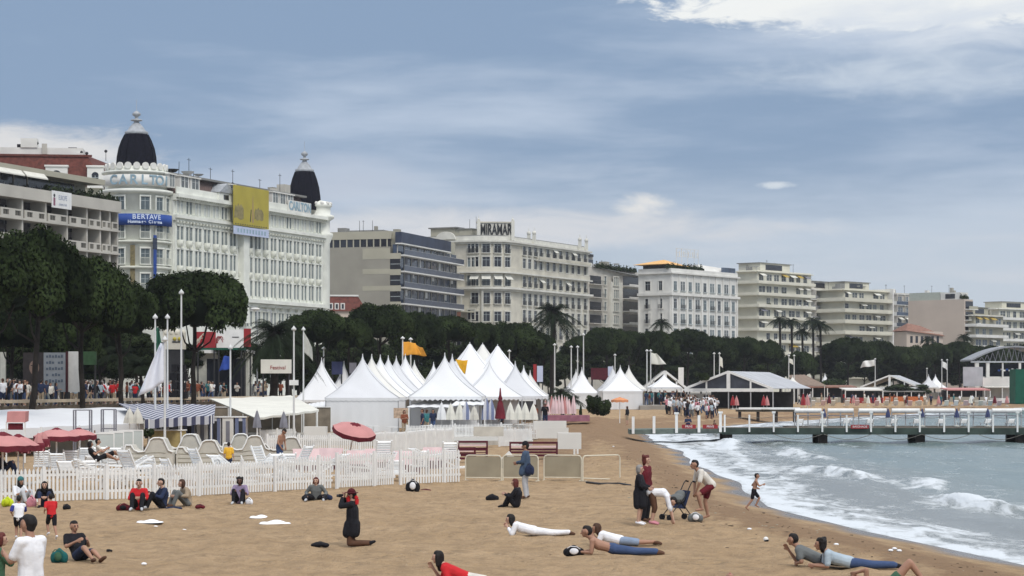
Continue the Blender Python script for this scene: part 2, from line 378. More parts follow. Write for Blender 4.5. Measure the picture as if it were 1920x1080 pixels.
def make_sea():
    ys = np.concatenate([[-400, -100, 0, 25], np.arange(36, 110, .22), np.arange(110, 190, .45), np.arange(190, 420, 3), [500, 700, 1200, 3000]])
    cs = np.concatenate([[-.5, -.2], np.arange(0, 16, .16), np.arange(16, 40, .5), np.arange(40, 80, 3), [100, 200, 600, 2500]])
    Y, C = np.meshgrid(ys, cs, indexing='ij'); X = shore(Y) + C
    fade = sstep(.3, 3, C)
    def vn(a, b, seed):      # cheap smooth value noise
        rs = np.random.RandomState(seed); g = rs.rand(257, 257); a = np.mod(a, 256); b = np.mod(b, 256)
        i = a.astype(int); j = b.astype(int); fa = a - i; fb = b - j; fa = fa * fa * (3 - 2 * fa); fb = fb * fb * (3 - 2 * fb); i2 = (i + 1) % 257; j2 = (j + 1) % 257
        return (g[i, j] * (1 - fa) + g[i2, j] * fa) * (1 - fb) + (g[i, j2] * (1 - fa) + g[i2, j2] * fa) * fb
    def fbm(a, b, seed): return sum(vn(a * 2 ** k, b * 2 ** k, seed + k) / 2 ** k for k in range(4)) / 1.875
    Z = np.full(Y.shape, -.25)
    Z += fade * .07 * np.sin(C * 1.3 + Y * .10 + 2 * fbm(C * .2, Y * .08, 5))
    Z += fade * .10 * (fbm(C * .9, Y * .35, 11) - .5)
    foam = np.zeros_like(Z)
    # breakers: (centre y, half length, distance out, height)
    for y0, hy, c0, h in ((91, 8.0, 4.9, .36), (66, 5.5, 6.3, .38), (82, 4, 6.6, .2), (118, 12, 6.5, .2), (137, 9, 4.0, .32), (54, 5, 9.5, .12)):
        cc = C - c0 - .5 * np.sin(Y * .25 + c0) - .02 * (Y - y0); e = np.exp(-((Y - y0) / hy) ** 2)
        prof = np.where(cc < 0, np.exp(-(cc / .35) ** 2), np.exp(-(cc / 1.1) ** 2))
        lump = .65 + .7 * fbm(C * 1.5, Y * 1.1, 31)
        Z += h * e * prof * lump
        foam += .95 * e * np.exp(-(np.minimum(cc - .25, 0) / 1.3) ** 2) * np.where(cc > .25, np.exp(-((cc - .25) / .35) ** 2), 1) * (.45 + .9 * fbm(C * 1.2, Y * .6, 77))
    swash = 1 - sstep(1.8, 4.6, C + 1.6 * (fbm(C * .2, Y * .12, 41) - .5) - 2.0 * sstep(100, 150, Y))
    foam += swash * (.22 + .62 * fbm(C * .8, Y * .25, 51)) + .5 * np.exp(-((C - .35) / .45) ** 2)
    gap = np.exp(-((Y - 78) / 7) ** 2) * np.exp(-((C - 3.7) / .9) ** 2) + np.exp(-((Y - 57) / 5) ** 2) * np.exp(-((C - 4.2) / .8) ** 2)
    foam -= .55 * gap
    foam += .18 * sstep(.52, .7, fbm(C * .5, Y * .10, 61)) * (1 - sstep(8, 20, C))
    foam += .12 * (1 - sstep(2, 16, C)) + .25 * np.exp(-((Y - 152) / 9) ** 2) * np.exp(-((C - 5) / 5) ** 2)
    V = np.stack([X, Y, Z], -1).reshape(-1, 3); ny, nc = Y.shape
    i = np.arange(ny - 1)[:, None] * nc + np.arange(nc - 1)[None, :]
    F = np.stack([i, i + 1, i + nc + 1, i + nc], -1).reshape(-1, 4)
    m = bpy.data.materials.new('sea_water'); m.use_nodes = True; nt = m.node_tree; N = nt.nodes; L = nt.links; b = N['Principled BSDF']
    tc = N.new('ShaderNodeTexCoord')
    def noise(scale, det, st, rough=.6, dist=0.):
        mp = N.new('ShaderNodeMapping'); mp.inputs['Scale'].default_value = st; mp.inputs['Rotation'].default_value = (0, 0, 0.05); L.new(tc.outputs['Object'], mp.inputs[0])
        n = N.new('ShaderNodeTexNoise'); n.inputs['Scale'].default_value = scale; n.inputs['Detail'].default_value = det; n.inputs['Roughness'].default_value = rough; n.inputs['Distortion'].default_value = dist; L.new(mp.outputs[0], n.inputs['Vector']); return n.outputs[0]
    def mr(x, a, b_, c=0., d=1.):
        n = N.new('ShaderNodeMapRange'); n.interpolation_type = 'SMOOTHSTEP'; n.inputs[1].default_value = a; n.inputs[2].default_value = b_; n.inputs[3].default_value = c; n.inputs[4].default_value = d; L.new(x, n.inputs[0]); return n.outputs[0]
    at = N.new('ShaderNodeAttribute'); at.attribute_name = 'foam'
    sm = N.new('ShaderNodeMath'); sm.operation = 'ADD'; L.new(at.outputs['Fac'], sm.inputs[0]); L.new(mr(noise(1.5, 9, (1, .30, 1), .72, .5), .25, .75, -.62, .62), sm.inputs[1])
    foamf = mr(sm.outputs[0], .18, 1.10)
    mx = N.new('ShaderNodeMix'); mx.data_type = 'RGBA'; L.new(mr(noise(.25, 4, (1, .4, 1)), .3, .7), mx.inputs[0]); mx.inputs[6].default_value = (.115, .170, .168, 1); mx.inputs[7].default_value = (.165, .215, .205, 1)
    silt = N.new('ShaderNodeMix'); silt.data_type = 'RGBA'; a2 = N.new('ShaderNodeAttribute'); a2.attribute_name = 'silt'; L.new(a2.outputs['Fac'], silt.inputs[0]); L.new(mx.outputs[2], silt.inputs[6]); silt.inputs[7].default_value = (.215, .215, .200, 1)
    fm = N.new('ShaderNodeMix'); fm.data_type = 'RGBA'; L.new(foamf, fm.inputs[0]); L.new(silt.outputs[2], fm.inputs[6]); fm.inputs[7].default_value = (.61, .65, .68, 1)
    L.new(fm.outputs[2], b.inputs['Base Color']); L.new(mr(foamf, 0, 1, .22, .8), b.inputs['Roughness']); b.inputs['IOR'].default_value = 1.33; b.inputs['Specular IOR Level'].default_value = .40
    bp = N.new('ShaderNodeBump'); bp.inputs['Strength'].default_value = .55; bp.inputs['Distance'].default_value = .10
    ha = N.new('ShaderNodeMath'); ha.operation = 'ADD'; L.new(noise(1.2, 8, (1.3, .5, 1), .62), ha.inputs[0])
    hb = N.new('ShaderNodeMath'); hb.operation = 'MULTIPLY'; hb.inputs[1].default_value = .35; L.new(foamf, hb.inputs[0]); L.new(hb.outputs[0], ha.inputs[1])
    L.new(ha.outputs[0], bp.inputs['Height']); L.new(bp.outputs[0], b.inputs['Normal'])
    me = qmesh('sea', V, F, m, True)
    for nm, val in (('foam', np.clip(foam, 0, 1.4)), ('silt', np.clip(1 - sstep(3, 12, C), 0, 1) * .8)):
        a = me.attributes.new(nm, 'FLOAT', 'POINT'); a.data.foreach_set('value', val.reshape(-1).astype('f'))
    tag(link(bpy.data.objects.new('sea', me)), kind='structure')
make_sea()
def strip(name, off0, off1, z0, z1, m, y0=60, y1=700, kind='structure', step=8, ws=0):
    """ribbon that follows the promenade edge, off0..off1 metres inland"""
    mb = MB(); ys = list(np.arange(y0, y1 + .1, step)); vs = []
    for y in ys:
        x = prom_x(y)
        for o in (off0, off1):
            vs.append((x - o, y, z0)); vs.append((x - o, y, z1))
    fs = []
    for i in range(len(ys) - 1):
        a = i * 4; b = a + 4
        fs += [(a, b, b + 1, a + 1), (a + 2, a + 3, b + 3, b + 2), (a + 1, b + 1, b + 3, a + 3), (a, a + 2, b + 2, b)]
    mb.add(vs, fs, m); o = mb.build(name); return tag(o, kind=kind)
PZF = 2.2
strip('promenade', 0, 14, -1, PZF, M_pave, y0=40, y1=760)
strip('road', 14.02, 30, -1, PZF - .13, M_asphalt, y0=40, y1=760)
strip('pavement', 30.02, 150, -1, PZF - .004, M_pave, y0=40, y1=760)
def parapet():
    root = empty('promenade_parapet', (prom_x(133), 133, PZF), 0, 'long low stone parapet along the promenade above the beach bars', 'parapet')
    ys = list(np.arange(90, 292, 4.0)); bx, by, bz = root.location
    c = MB(); w = MB(); bal = MB()
    for a, b in zip(ys[:-1], ys[1:]):
        p0 = Vector((prom_x(a) + .05 - bx, a - by, .36)); p1 = Vector((prom_x(b) + .05 - bx, b - by, .36))
        c.bar(p0, p1, .5, .20, M_parapet)
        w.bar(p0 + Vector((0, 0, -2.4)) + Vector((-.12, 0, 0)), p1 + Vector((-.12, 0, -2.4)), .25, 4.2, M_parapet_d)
        for k in range(3):
            p = p0.lerp(p1, (k + .5) / 3); bal.box(p.x - .02, p.x + .15, p.y - .07, p.y + .07, .02, .277, M_tan)
    c.build('coping', root); w.build('retaining_wall', root); tag(bal.build('bracket', root), kind='stuff')
parapet()
# ------------------------------------------------------------------ buildings
WC = {}
def win_mesh(w, h, n=1, glass_=None, frame=None, sur=None, sill=True, rail=None, arch=False, head=None, shut=None, awn=None):
    """a window whose origin is the middle of its sill on the wall plane; -y points outwards"""
    key = (w, h, n, glass_, frame, sur, sill, rail, arch, head, shut, awn)
    if key in WC: return WC[key]
    mb = MB(); g = glass_ or M_winglass; f = frame or M_frame; u = w / n; q = .09
    for k in range(n):
        x0 = -w / 2 + k * u + (.12 if n > 1 else 0); x1 = x0 + u - (.24 if n > 1 else 0)
        mb.box(x0, x1, -.03, .02, 0, h, g)
        mb.box(x0, x0 + .07, -.06, .02, 0, h, f); mb.box(x1 - .07, x1, -.06, .02, 0, h, f)
        mb.box((x0 + x1) / 2 - .035, (x0 + x1) / 2 + .035, -.06, .02, 0, h, f); mb.box(x0 + .07, x1 - .07, -.055, .02, h * .68, h * .68 + .06, f)
        if sur:
            mb.box(x0 - .16, x0, -.22, .02, -.05, h + .05, sur); mb.box(x1, x1 + .16, -.22, .02, -.05, h + .05, sur); mb.box(x0 - .18, x1 + .18, -.25, .02, h + .05, h + .27, sur)
        if arch:
            pts = [((x0 + x1) / 2 + (x1 - x0) / 2 * math.cos(t), h + (x1 - x0) / 2 * math.sin(t)) for t in np.linspace(0, math.pi, 9)]
            mb.add([(a, -.035, b) for a, b in pts], [tuple(range(8, -1, -1))], g)
        if shut:
            mb.box(x0 - .42, x0 - .16, -.09, .02, .02, h, shut); mb.box(x1 + .16, x1 + .42, -.09, .02, .02, h, shut)
    if sill: mb.box(-w / 2 - .2, w / 2 + .2, -.32, .02, -.2, -.055, sur or f)
    if rail:
        mb.box(-w / 2 - .15, w / 2 + .15, -.42, .02, -.12, 0, sur or f)
        mb.box(-w / 2 - .1, w / 2 + .1, -.40, -.36, .85, .92, rail)
        for k in range(int(w / .16) + 1): x = -w / 2 - .08 + k * .16; mb.box(x, x + .045, -.39, -.365, 0, .85, rail)
    if head: mb.box(-.14, .14, -.5, .02, h + .35, h + .85, head); mb.box(-.24, .24, -.62, .02, h + .72, h + .95, head)
    if awn:
        mb.hexa([(-w / 2 - .1, -1.0, h * .62), (w / 2 + .1, -1.0, h * .62), (-w / 2 - .1, -.05, h + .1), (w / 2 + .1, -.05, h + .1), (-w / 2 - .1, -1.0, h * .62 + .05), (w / 2 + .1, -1.0, h * .62 + .05), (-w / 2 - .1, -.05, h + .16), (w / 2 + .1, -.05, h + .16)], awn)
    WC[key] = mb.mesh('window'); return WC[key]
class Bld:
    def __init__(s, name, label, cat, u, d, dxdy, z0=PZF):
        n = math.hypot(dxdy, 1); s.t = (dxdy / n, 1 / n); s.o = Vector((PX(u, d), d, 0))
        s.root = empty(name, s.o, math.atan2(s.t[1], s.t[0]), label, cat); s.nw = 0; s.over = []
    def s_at(s, u, y=0):     # distance along the front (at depth y behind it) where the photo column u falls
        k = (u - 960) / FPX; ox = s.o.x - s.t[1] * y; oy = s.o.y + s.t[0] * y; return (oy * k - ox) / (s.t[0] - s.t[1] * k)
    def w_at(s, u):     # distance back along the end wall
        k = (u - 960) / FPX; return (s.o.y * k - s.o.x) / (-s.t[1] - s.t[0] * k)
    def z_at(s, v, x=0): return PZ(v, s.o.y + s.t[1] * x)
    def win(s, me, x, z, end=False, y=0):
        s.nw += 1
        if s.nw > 98: s.over.append((me, x, z, end, y)); return
        o = bpy.data.objects.new('window', me); link(o, s.root, (0 if end else x, x if end else y, z), R(-90) if end else 0); return o
    def done(s):
        if s.over:
            M = {}
            V = []; F = []; mi = []; mats = []
            for me, x, z, end, y in s.over:
                b = len(V)
                for v in me.vertices:
                    c = v.co; V.append((y + c.y if end else x + c.x, (x - c.x) if end else y + c.y, z + c.z))
                for p in me.polygons:
                    F.append([b + i for i in p.vertices]); m = me.materials[p.material_index]
                    if m not in mats: mats.append(m)
                    mi.append(mats.index(m))
            me = bpy.data.meshes.new('window'); me.from_pydata(V, [], F); [me.materials.append(m) for m in mats]; me.polygons.foreach_set('material_index', mi); me.update()
            tag(link(bpy.data.objects.new('window', me), s.root), kind='stuff')
    def part(s, name, mb, loc=None, rot=None): return mb.build(name, s.root, loc, rot)
def roof_clutter(mb, x0, x1, y0, y1, z, seed, n=6):
    r = random.Random(seed)
    for k in range(n):
        x = r.uniform(x0, x1); y = r.uniform(y0, y1); w = r.uniform(.5, 2.2); h = r.uniform(.5, 1.6)
        c = r.random()
        if c < .55: mb.box(x, x + w, y, y + w * .8, z, z + h, r.choice([M_roof, M_grey, M_whiteb, M_tan]))
        elif c < .85: mb.tube((x, y, z), (x, y, z + h * 2), .05, .04, M_dark, 5); mb.box(x - .5, x + .5, y - .02, y + .02, z + h * 1.8, z + h * 1.8 + .06, M_dark)
        else: mb.tube((x, y, z), (x, y, z + .8), .06, .05, M_steel, 5); mb.lathe([(.02, 0), (.5, .12), (.8, .35)], M_steel, (x, y, z + .8), 12)

def planter_mesh(L, seed):
    r = np.random.RandomState(seed); n = int(L * 170)
    c = np.stack([r.uniform(0, L, n), r.uniform(-.2, .5, n), np.abs(r.normal(0, .35, n))], 1)
    c[:, 2] *= .5 + np.abs(np.sin(c[:, 0] * 1.3 + seed)); a = r.normal(0, 1, (n, 3)) * .10; b = r.normal(0, 1, (n, 3)) * .10
    V = np.stack([c - a, c + b, c + a, c - b], 1).reshape(-1, 3); return qmesh('planting', V, np.arange(n * 4).reshape(-1, 4), M_leaf)

# --- the balconied apartment block at the far left
def left_block():
    B = Bld('apartment_building', 'beige concrete apartment block with long balconies of pierced panels, at the left edge', 'building', 0, 255, .38)
    x0 = -16; x1 = B.s_at(222); z_up = 27.4; rt = B.root
    w = MB(); w.box(x0, x1, 2.2, 16, 0, 27.5, mat('recess_shade_wall', (.10, .09, .085), .9, .2)); w.box(x1 - .3, x1, 0, 2.19, 0, 27.5, M_beige)  # back wall coloured dark for the shade inside the balconies
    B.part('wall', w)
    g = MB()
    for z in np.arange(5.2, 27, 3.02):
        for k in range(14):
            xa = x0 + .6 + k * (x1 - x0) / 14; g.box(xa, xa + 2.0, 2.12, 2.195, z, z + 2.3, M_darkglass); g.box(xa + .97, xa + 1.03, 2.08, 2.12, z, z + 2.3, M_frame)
    B.part('balcony_doors', g)
    cols = MB(); xs = [B.s_at(u) for u in (-55, -3, 42, 86, 126, 163, 188, 206)] + [x1 - .2]
    for x in xs: cols.box(x - .16, x + .16, -.02, 2.19, 0, 27.6, M_beige)
    B.part('column', cols)
    for i, zt in enumerate((25.0, 22.0, 19.0, 16.0, 13.0, 10.0)):
        b = MB(); b.box(x0, x1, -.3, 2.19, zt - 1.25, zt - 1.03, M_beige)
        for xa, xb in zip([x0] + xs[:-1], xs):
            L = xb - xa
            if L < .6: continue
            n = 2 if L > 2.2 else 1; pw = L / n
            b.box(xa + .18, xb - .18, -.24, -.08, zt - 1.03, zt - .80, M_beige); b.box(xa + .18, xb - .18, -.24, -.08, zt - .2, zt, M_beige)
            for k in range(n):
                c = xa + (k + .5) * pw; o = min(.60, pw * .28)
                b.box(xa + k * pw + (.18 if k == 0 else 0), c - o, -.24, -.08, zt - .80, zt - .2, M_beige); b.box(c + o, xa + (k + 1) * pw - (.18 if k == n - 1 else 0), -.24, -.08, zt - .80, zt - .2, M_beige)
                b.box(c - o, c + o, -.14, -.10, zt - .80, zt - .2, M_black)  # black sheet stands for the shade seen through the opening
                for q in (-.5, 0, .5): b.box(c + q * o * 1.1 - .03, c + q * o * 1.1 + .03, -.20, -.15, zt - .79, zt - .21, M_tan)
        B.part('balcony', b)
    b = MB(); b.box(x0, x1, -.45, -.1, 26.3, 27.75, M_beige); b.box(x0, x1, -.1, 2.19, 26.3, 26.5, M_beige); B.part('terrace_parapet', b)
    pl = bpy.data.objects.new('planting', planter_mesh(x1 - B.s_at(95) + 1, 4)); link(pl, rt, (B.s_at(90), .3, 27.6))
    tag(pl, kind='stuff')
    b = MB(); b.box(x0, x1 - 3.2, 3.0, 15, 27.5, 29.9, M_tan2); b.box(x0, x1 - 6, 2.93, 2.99, 27.9, 29.6, M_darkglass)
    for k in range(9): b.box(x0 + 2 + k * 3, x0 + 2.2 + k * 3, 2.85, 2.93, 27.5, 29.7, M_beige)
    B.part('penthouse', b)
    b = MB(); zt = 30.5
    b.hexa([(x0, .4, 29.7), (x1 - 2.6, .4, 29.7), (x0, 16, 30.1), (x1 - 2.6, 16, 30.1), (x0, .4, zt - .1), (x1 - 2.6, .4, zt - .1), (x0, 16, zt + .3), (x1 - 2.6, 16, zt + .3)], M_tan2)
    B.part('roof', b)
    aw = MB()
    for a, c in ((-3, 5), (5.4, 10)): aw.hexa([(a, -.2, 29.1), (c, -.2, 29.1), (a, .39, 29.7), (c, .39, 29.7), (a, -.2, 29.25), (c, -.2, 29.25), (a, .39, 29.85), (c, .39, 29.85)], M_fabric2)
    B.part('awning', aw)
    # banner hung on the terrace parapet
    sb = MB(); xa, xb = B.s_at(90), B.s_at(127); sb.box(xa, xb, -.56, -.50, 25.75, 27.85, M_white)
    sb.box(xa + .35, xa + .75, -.575, -.561, 26.0, 27.0, mat('mauve_print', (.25, .10, .15), .8)); sb.ball((xa + .55, -.57, 27.25), .22, M_dark, 8, sy=.1)
    o = sb.build('banner', None); o.parent = rt
    o.parent = None; o.location = rt.location; o.rotation_euler = rt.rotation_euler
    tag(o, 'white hanging banner with grey words on the beige balcony parapet', 'banner')
    text('EUROPE', .85, mat('grey_letter', (.28, .32, .42)), o, (xa + 2.45, -.575, 27.05), (R(90), 0, 0), ext=.005, width=.62)
    text('cinema club', .5, mat('grey_letter', (.28, .32, .42)), o, (xa + 2.45, -.575, 26.25), (R(90), 0, 0), ext=.005, width=.75)
    B.done()
left_block()

# --- mansarded building behind it
def mansard_block():
    B = Bld('mansard_building', 'building with red-brown mansard roof and white dormers behind the beige balcony block', 'building', -40, 325, 9.0)
    L = B.s_at(190); z0, z1 = 34.2, 39.0; w = MB(); w.box(0, L, 0, 18, 0, z0, M_tan2); B.part('wall', w)
    r = MB(); r.hexa([(-.3, -.3, z0), (L + .6, -.3, z0), (-.3, 18, z0), (L + 2.5, 18, z0), (-.3, 1.2, z1), (L - 2.2, 1.2, z1), (-.3, 18, z1), (L + 1, 18, z1)], M_redroof)
    r.box(-.3, L - 1.5, .9, 1.19, z1 - .2, z1 + .12, M_redroof); B.part('roof', r)
    for u0, u1 in ((86, 127), (164, 194)):
        d = MB(); a, b = B.s_at(u0), B.s_at(u1); d.box(a, b, -.6, 1.3, z0 - .3, z0 + 2.9, M_whiteb); d.box(a - .15, b + .15, -.8, 1.4, z0 + 2.9, z0 + 3.15, M_whiteb)
        o = B.part('dormer', d); me = win_mesh((b - a) * .45, 1.1, 1, M_darkglass, M_frame, None, False, None, True)
        link(bpy.data.objects.new('window', me), o, ((a + b) / 2, -.6, z0 + .5))
    p = MB(); p.box(0, L - 3, 2.5, 15, z1, z1 + 1.3, M_whiteb); p.box(L - 4, L - 2.9, 2.2, 9, z1 + .02, z1 + .5, M_whiteb); p.box(6, 8.5, 2.3, 5, z1 + 1.3, z1 + 2.7, M_whiteb); p.box(9.2, 10, 2.2, 2.4, z1 + .3, z1 + 1.9, M_grey)
    B.part('roof_terrace', p)
    for u, v, w_, h_ in ((40, 271, 1.9, .7), (133, 279, 1.3, 1.0)):
        q = MB(); x = B.s_at(u); z = B.z_at(v, x); q.box(x - w_ / 2, x + w_ / 2, 2.6, 3.2, z - h_ / 2, z + h_ / 2, M_black); q.tube((x, 3, z1), (x, 3, z), .06, .06, M_dark, 5); B.part('roof_box', q)
    for u, v in ((66, 265), (196, 280), (150, 282), (160, 284)):
        q = MB(); x = B.s_at(u); z = B.z_at(v, x); q.tube((x, 2.6, z1 - .6), (x, 2.6, z), .05, .04, M_dark, 5); q.ball((x, 2.6, z), .25, M_dark, 8); B.part('aerial', q)
    B.done()
mansard_block()

# --- the white grand hotel
def hotel_dome(B, name, x, y, z0, rb, h, label_part='dome'):
    """slate dome with lead cap and finial; rb base radius, h slate height"""
    m = MB(); prof = [(rb, 0), (rb * 1.0, h * .12), (rb * .97, h * .35), (rb * .885, h * .6), (rb * .74, h * .82), (rb * .58, h)]
    m.lathe(prof, M_slate, (x, y, z0), 24)
    for k in range(12):
        t = k * math.pi / 6; pts = [(x + (r + .04) * math.cos(t), y + (r + .04) * math.sin(t), z0 + z) for r, z in prof]; m.path(pts, .07, M_slate, 5)
    o = B.part(label_part, m); k = h / 4.9
    k = 1.0; c = MB(); c.lathe([(rb * .58, 0), (rb * .60, .12 * k), (rb * .60, .35 * k), (rb * .48, .5 * k), (rb * .42, .75 * k), (rb * .34, 1.1 * k), (rb * .22, 1.45 * k), (rb * .14, 1.7 * k), (rb * .13, 1.85 * k), (rb * .30, 1.95 * k), (rb * .28, 2.1 * k), (rb * .10, 2.2 * k), (rb * .08, 2.5 * k), (rb * .2, 2.7 * k), (rb * .22, 2.95 * k), (rb * .10, 3.25 * k), (.03, 3.35 * k), (.025, 4.9 * k), (.001, 5 * k)], M_lead, (x, y, z0 + h), 20)
    c.build('finial', o)
    return o
def carlton():
    B = Bld('grand_hotel', 'long white grand hotel with two dark pointed domes behind the pines', 'hotel', 318, 300, .41)
    L = B.s_at(604); ZC = 30.6; rt = B.root
    w = MB(); w.box(1.0, L, 0, 22, 0, ZC, M_carl)
    # pilaster strips between the double windows
    nb = 18; bw = (L - 1.6) / nb; xs = [1.3 + bw * (k + .5) for k in range(nb)]
    for x in xs + [xs[-1] + bw]: w.box(x - bw / 2 - .14, x - bw / 2 + .14, -.20, -.003, 16.6, 27.0, M_carl)
    w.box(L * .42, L * .455, -.9, -.003, 13, ZC, M_carl)
    B.part('wall', w)
    c = MB()
    for z, h, o in ((ZC - .35, .5, 1.0), (ZC - .75, .4, .5), (27.35, .45, .7), (27.0, .35, .35), (16.1, .55, 1.1), (15.6, .45, .5)):
        c.box(.9, L + .25, -o, -.003, z, z + h - .004, M_carl)
    for k in range(int(L / .62)): c.box(1.2 + k * .62, 1.45 + k * .62, -.85, -.51, ZC - .55, ZC - .355, M_carl2)
    for k in range(int(L / .9)): c.box(1.2 + k * .9, 1.5 + k * .9, -.6, -.36, 26.7, 26.99, M_carl2)
    B.part('cornice', c)
    W1 = win_mesh(bw * .84, 2.0, 2, M_winglass, M_frame, M_carl, False)
    W2 = win_mesh(bw * .82, 2.2, 2, M_winglass, M_frame, M_carl, False, None, False, M_carl2)
    W0 = win_mesh(bw * .80, 1.65, 2, M_carl_sh, M_frame, M_carl, False)
    W0b = win_mesh(bw * .80, 1.65, 2, M_winglass, M_frame, M_carl, False)
    for i, x in enumerate(xs):
        if abs(x - L * .437) < 1.0: continue
        B.win(W0b if i % 4 == 1 else W0, x, 28.15)
    for z in (24.2, 20.7, 17.2, 12.6):
        for x in xs:
            if abs(x - L * .437) < .9: continue
            B.win(W1 if z > 24 else W2, x, z)
    bl = MB(); bl.lathe([(.001, -.5), (.25, -.3), (.55, 0), (.6, .75), (.56, .75)], M_carl2, (0, -.05, -.2), 8, math.pi, 2 * math.pi); bme = bl.mesh('balconet')
    for x in xs:
        for z in (23.75, 20.1): link(bpy.data.objects.new('balconet', bme), B.root, (x, 0, z))
    # attic with parapet, dormers and flat roof line
    a = MB(); a.box(1, L - 6, -.55, -.35, ZC + .2, ZC + 1.15, M_carl); a.hexa([(1, -.1, ZC + .2), (L - 5, -.1, ZC + .2), (1, 8, ZC + .2), (L - 5, 8, ZC + .2), (1, 1.4, 33.5), (L - 5, 1.4, 33.5), (1, 8, 33.5), (L - 5, 8, 33.5)], mat('mansard_grey_brown', (.13, .09, .08), .8, .25))
    a.box(1, L - 4.5, .4, 8.5, 33.5, 33.78, M_roof); B.part('roof', a)
    rc = MB(); roof_clutter(rc, 10, L - 8, 2, 7, 33.8, 5, 12); B.part('roof_equipment', rc)
    d = MB()
    for u, v in ((356, 318), (372, 322), (385, 322), (392, 326)):
        x = B.s_at(u); d.tube((x, 3, 33.7), (x, 3, 34.3), .08, .08, M_dark, 6)
    x = B.s_at(356); d.lathe([(.01, 0), (.6, .12), (1.05, .5)], M_dark, (x, 3, 34.2), 14); x = B.s_at(381); d.lathe([(.01, 0), (.6, .12), (1.0, .5)], M_white, (x, 2.6, 34.2), 14)
    for u in (369, 391, 396): x = B.s_at(u); d.tube((x, 3, 33.7), (x + .1, 3, 36 if u == 369 else 35), .06, .04, M_dark, 5)
    B.part('satellite_dishes', d)
    for k, (u0, u1) in enumerate(((313, 325), (334, 351), (354, 371), (428, 437), (507, 519), (521, 533), (535, 547))):
        q = MB(); x0, x1 = B.s_at(u0), B.s_at(u1); q.box(x0, x1, -.3, 1.6, ZC + .9, 33.3, M_whiteb); q.box(x0 - .15, x1 + .15, -.5, 1.7, 33.3, 33.49, M_whiteb); o = B.part('dormer', q)
        n = 2 if x1 - x0 > 1.5 else 1
        link(bpy.data.objects.new('window', win_mesh(round((x1 - x0) * .8, 2), 1.5, n, M_darkglass, M_frame, None, False, None, True)), o, ((x0 + x1) / 2, -.3, ZC + 1.1))
    q = MB(); x0, x1 = B.s_at(402), B.s_at(428); q.prism([(x0, -.8), (x1, -.8), (x1, 1.5), (x0, 1.5)], ZC + .2, 31.9, M_carl)
    q.add([(x0 - .2, -1, 31.9), (x1 + .2, -1, 31.9), ((x0 + x1) / 2, -1, 33.3), (x0 - .2, 1.5, 31.9), (x1 + .2, 1.5, 31.9), ((x0 + x1) / 2, 1.5, 33.3)], [(0, 1, 2), (5, 4, 3), (0, 2, 5, 3), (1, 4, 5, 2)], M_lead)
    o = B.part('pediment', q); q = MB(); q.lathe([(.01, 0), (.75, 0)], M_dark, ((x0 + x1) / 2, -.85, 31.3), 12, 0, math.pi); q2 = MB(); q2.box((x0 + x1) / 2 - .7, (x0 + x1) / 2 + .7, -.86, -.81, 30.9, 31.6, M_darkglass); q2.build('pediment_window', o)
    # corner rotunda at the left with its sign band
    tx, ty = B.s_at(256, 5.0), 5.0; rr = 4.5
    t = MB(); prof = [(rr, 0), (rr, 30.4), (rr + .5, 30.5), (rr + .75, 30.7), (rr + .75, 31.0), (rr - .1, 31.15), (rr - .1, 33.3), (rr + .35, 33.4), (rr + .35, 33.65), (rr - .3, 33.7), (rr - .3, 34.3), (0.01, 34.3)]
    t.lathe(prof, M_carl, (tx, ty, 0), 40); B.part('corner_tower', t)
    for zz, hh, oo in ((27.0, .5, .55), (23.5, .4, .5), (19.9, .4, .5), (16.2, .5, .8)):
        k = MB(); k.lathe([(rr, 0), (rr + oo, .08), (rr + oo, hh), (rr, hh + .02)], M_carl2, (tx, ty, zz), 40); B.part('string_course', k)
    s = MB()
    for k in range(22):
        a_ = 2 * math.pi * k / 22; cx, cy = tx + (rr - .25) * math.cos(a_), ty + (rr - .25) * math.sin(a_)
        s.tube((cx - .12 * math.cos(a_), cy - .12 * math.sin(a_), 34.35), (cx + .14 * math.cos(a_), cy + .14 * math.sin(a_), 34.35), .48, .48, M_whiteb, 12)
    B.part('scalloped_parapet', s)
    hotel_dome(B, 'dome', tx, ty, 34.2, 2.75, 4.9)
    head = rt.rotation_euler.z
    def ring(fn, u_list, me, z):
        for u in u_list:
            # world-facing angle such that the ring point projects at photo column u
            cw = rt.matrix_basis @ Vector((tx, ty, 0)) if False else Vector((rt.location.x + tx * math.cos(head) - ty * math.sin(head), rt.location.y + tx * math.sin(head) + ty * math.cos(head), 0))
            dx = PX(u, cw.y - rr * .8) - cw.x; dx = max(-rr * .98, min(rr * .98, dx)); wa = -math.acos(dx / rr)      # world angle, towards the camera
            la = wa - head; o = bpy.data.objects.new('window', me)
            link(o, rt, (tx + rr * math.cos(la), ty + rr * math.sin(la), z), la + math.pi / 2)
    for z, me in ((28.2, win_mesh(1.3, 1.75, 1, M_winglass, M_frame, M_carl, False)), (24.2, win_mesh(1.3, 2.0, 1, M_winglass, M_frame, M_carl, False, M_carl2)), (20.6, win_mesh(1.3, 2.1, 1, M_winglass, M_frame, M_carl, False, M_carl2)), (17.0, win_mesh(1.3, 2.2, 1, M_winglass, M_frame, M_carl, False, M_carl2))):
        ring(None, (228, 273, 296, 310), me, z)
    p = MB()
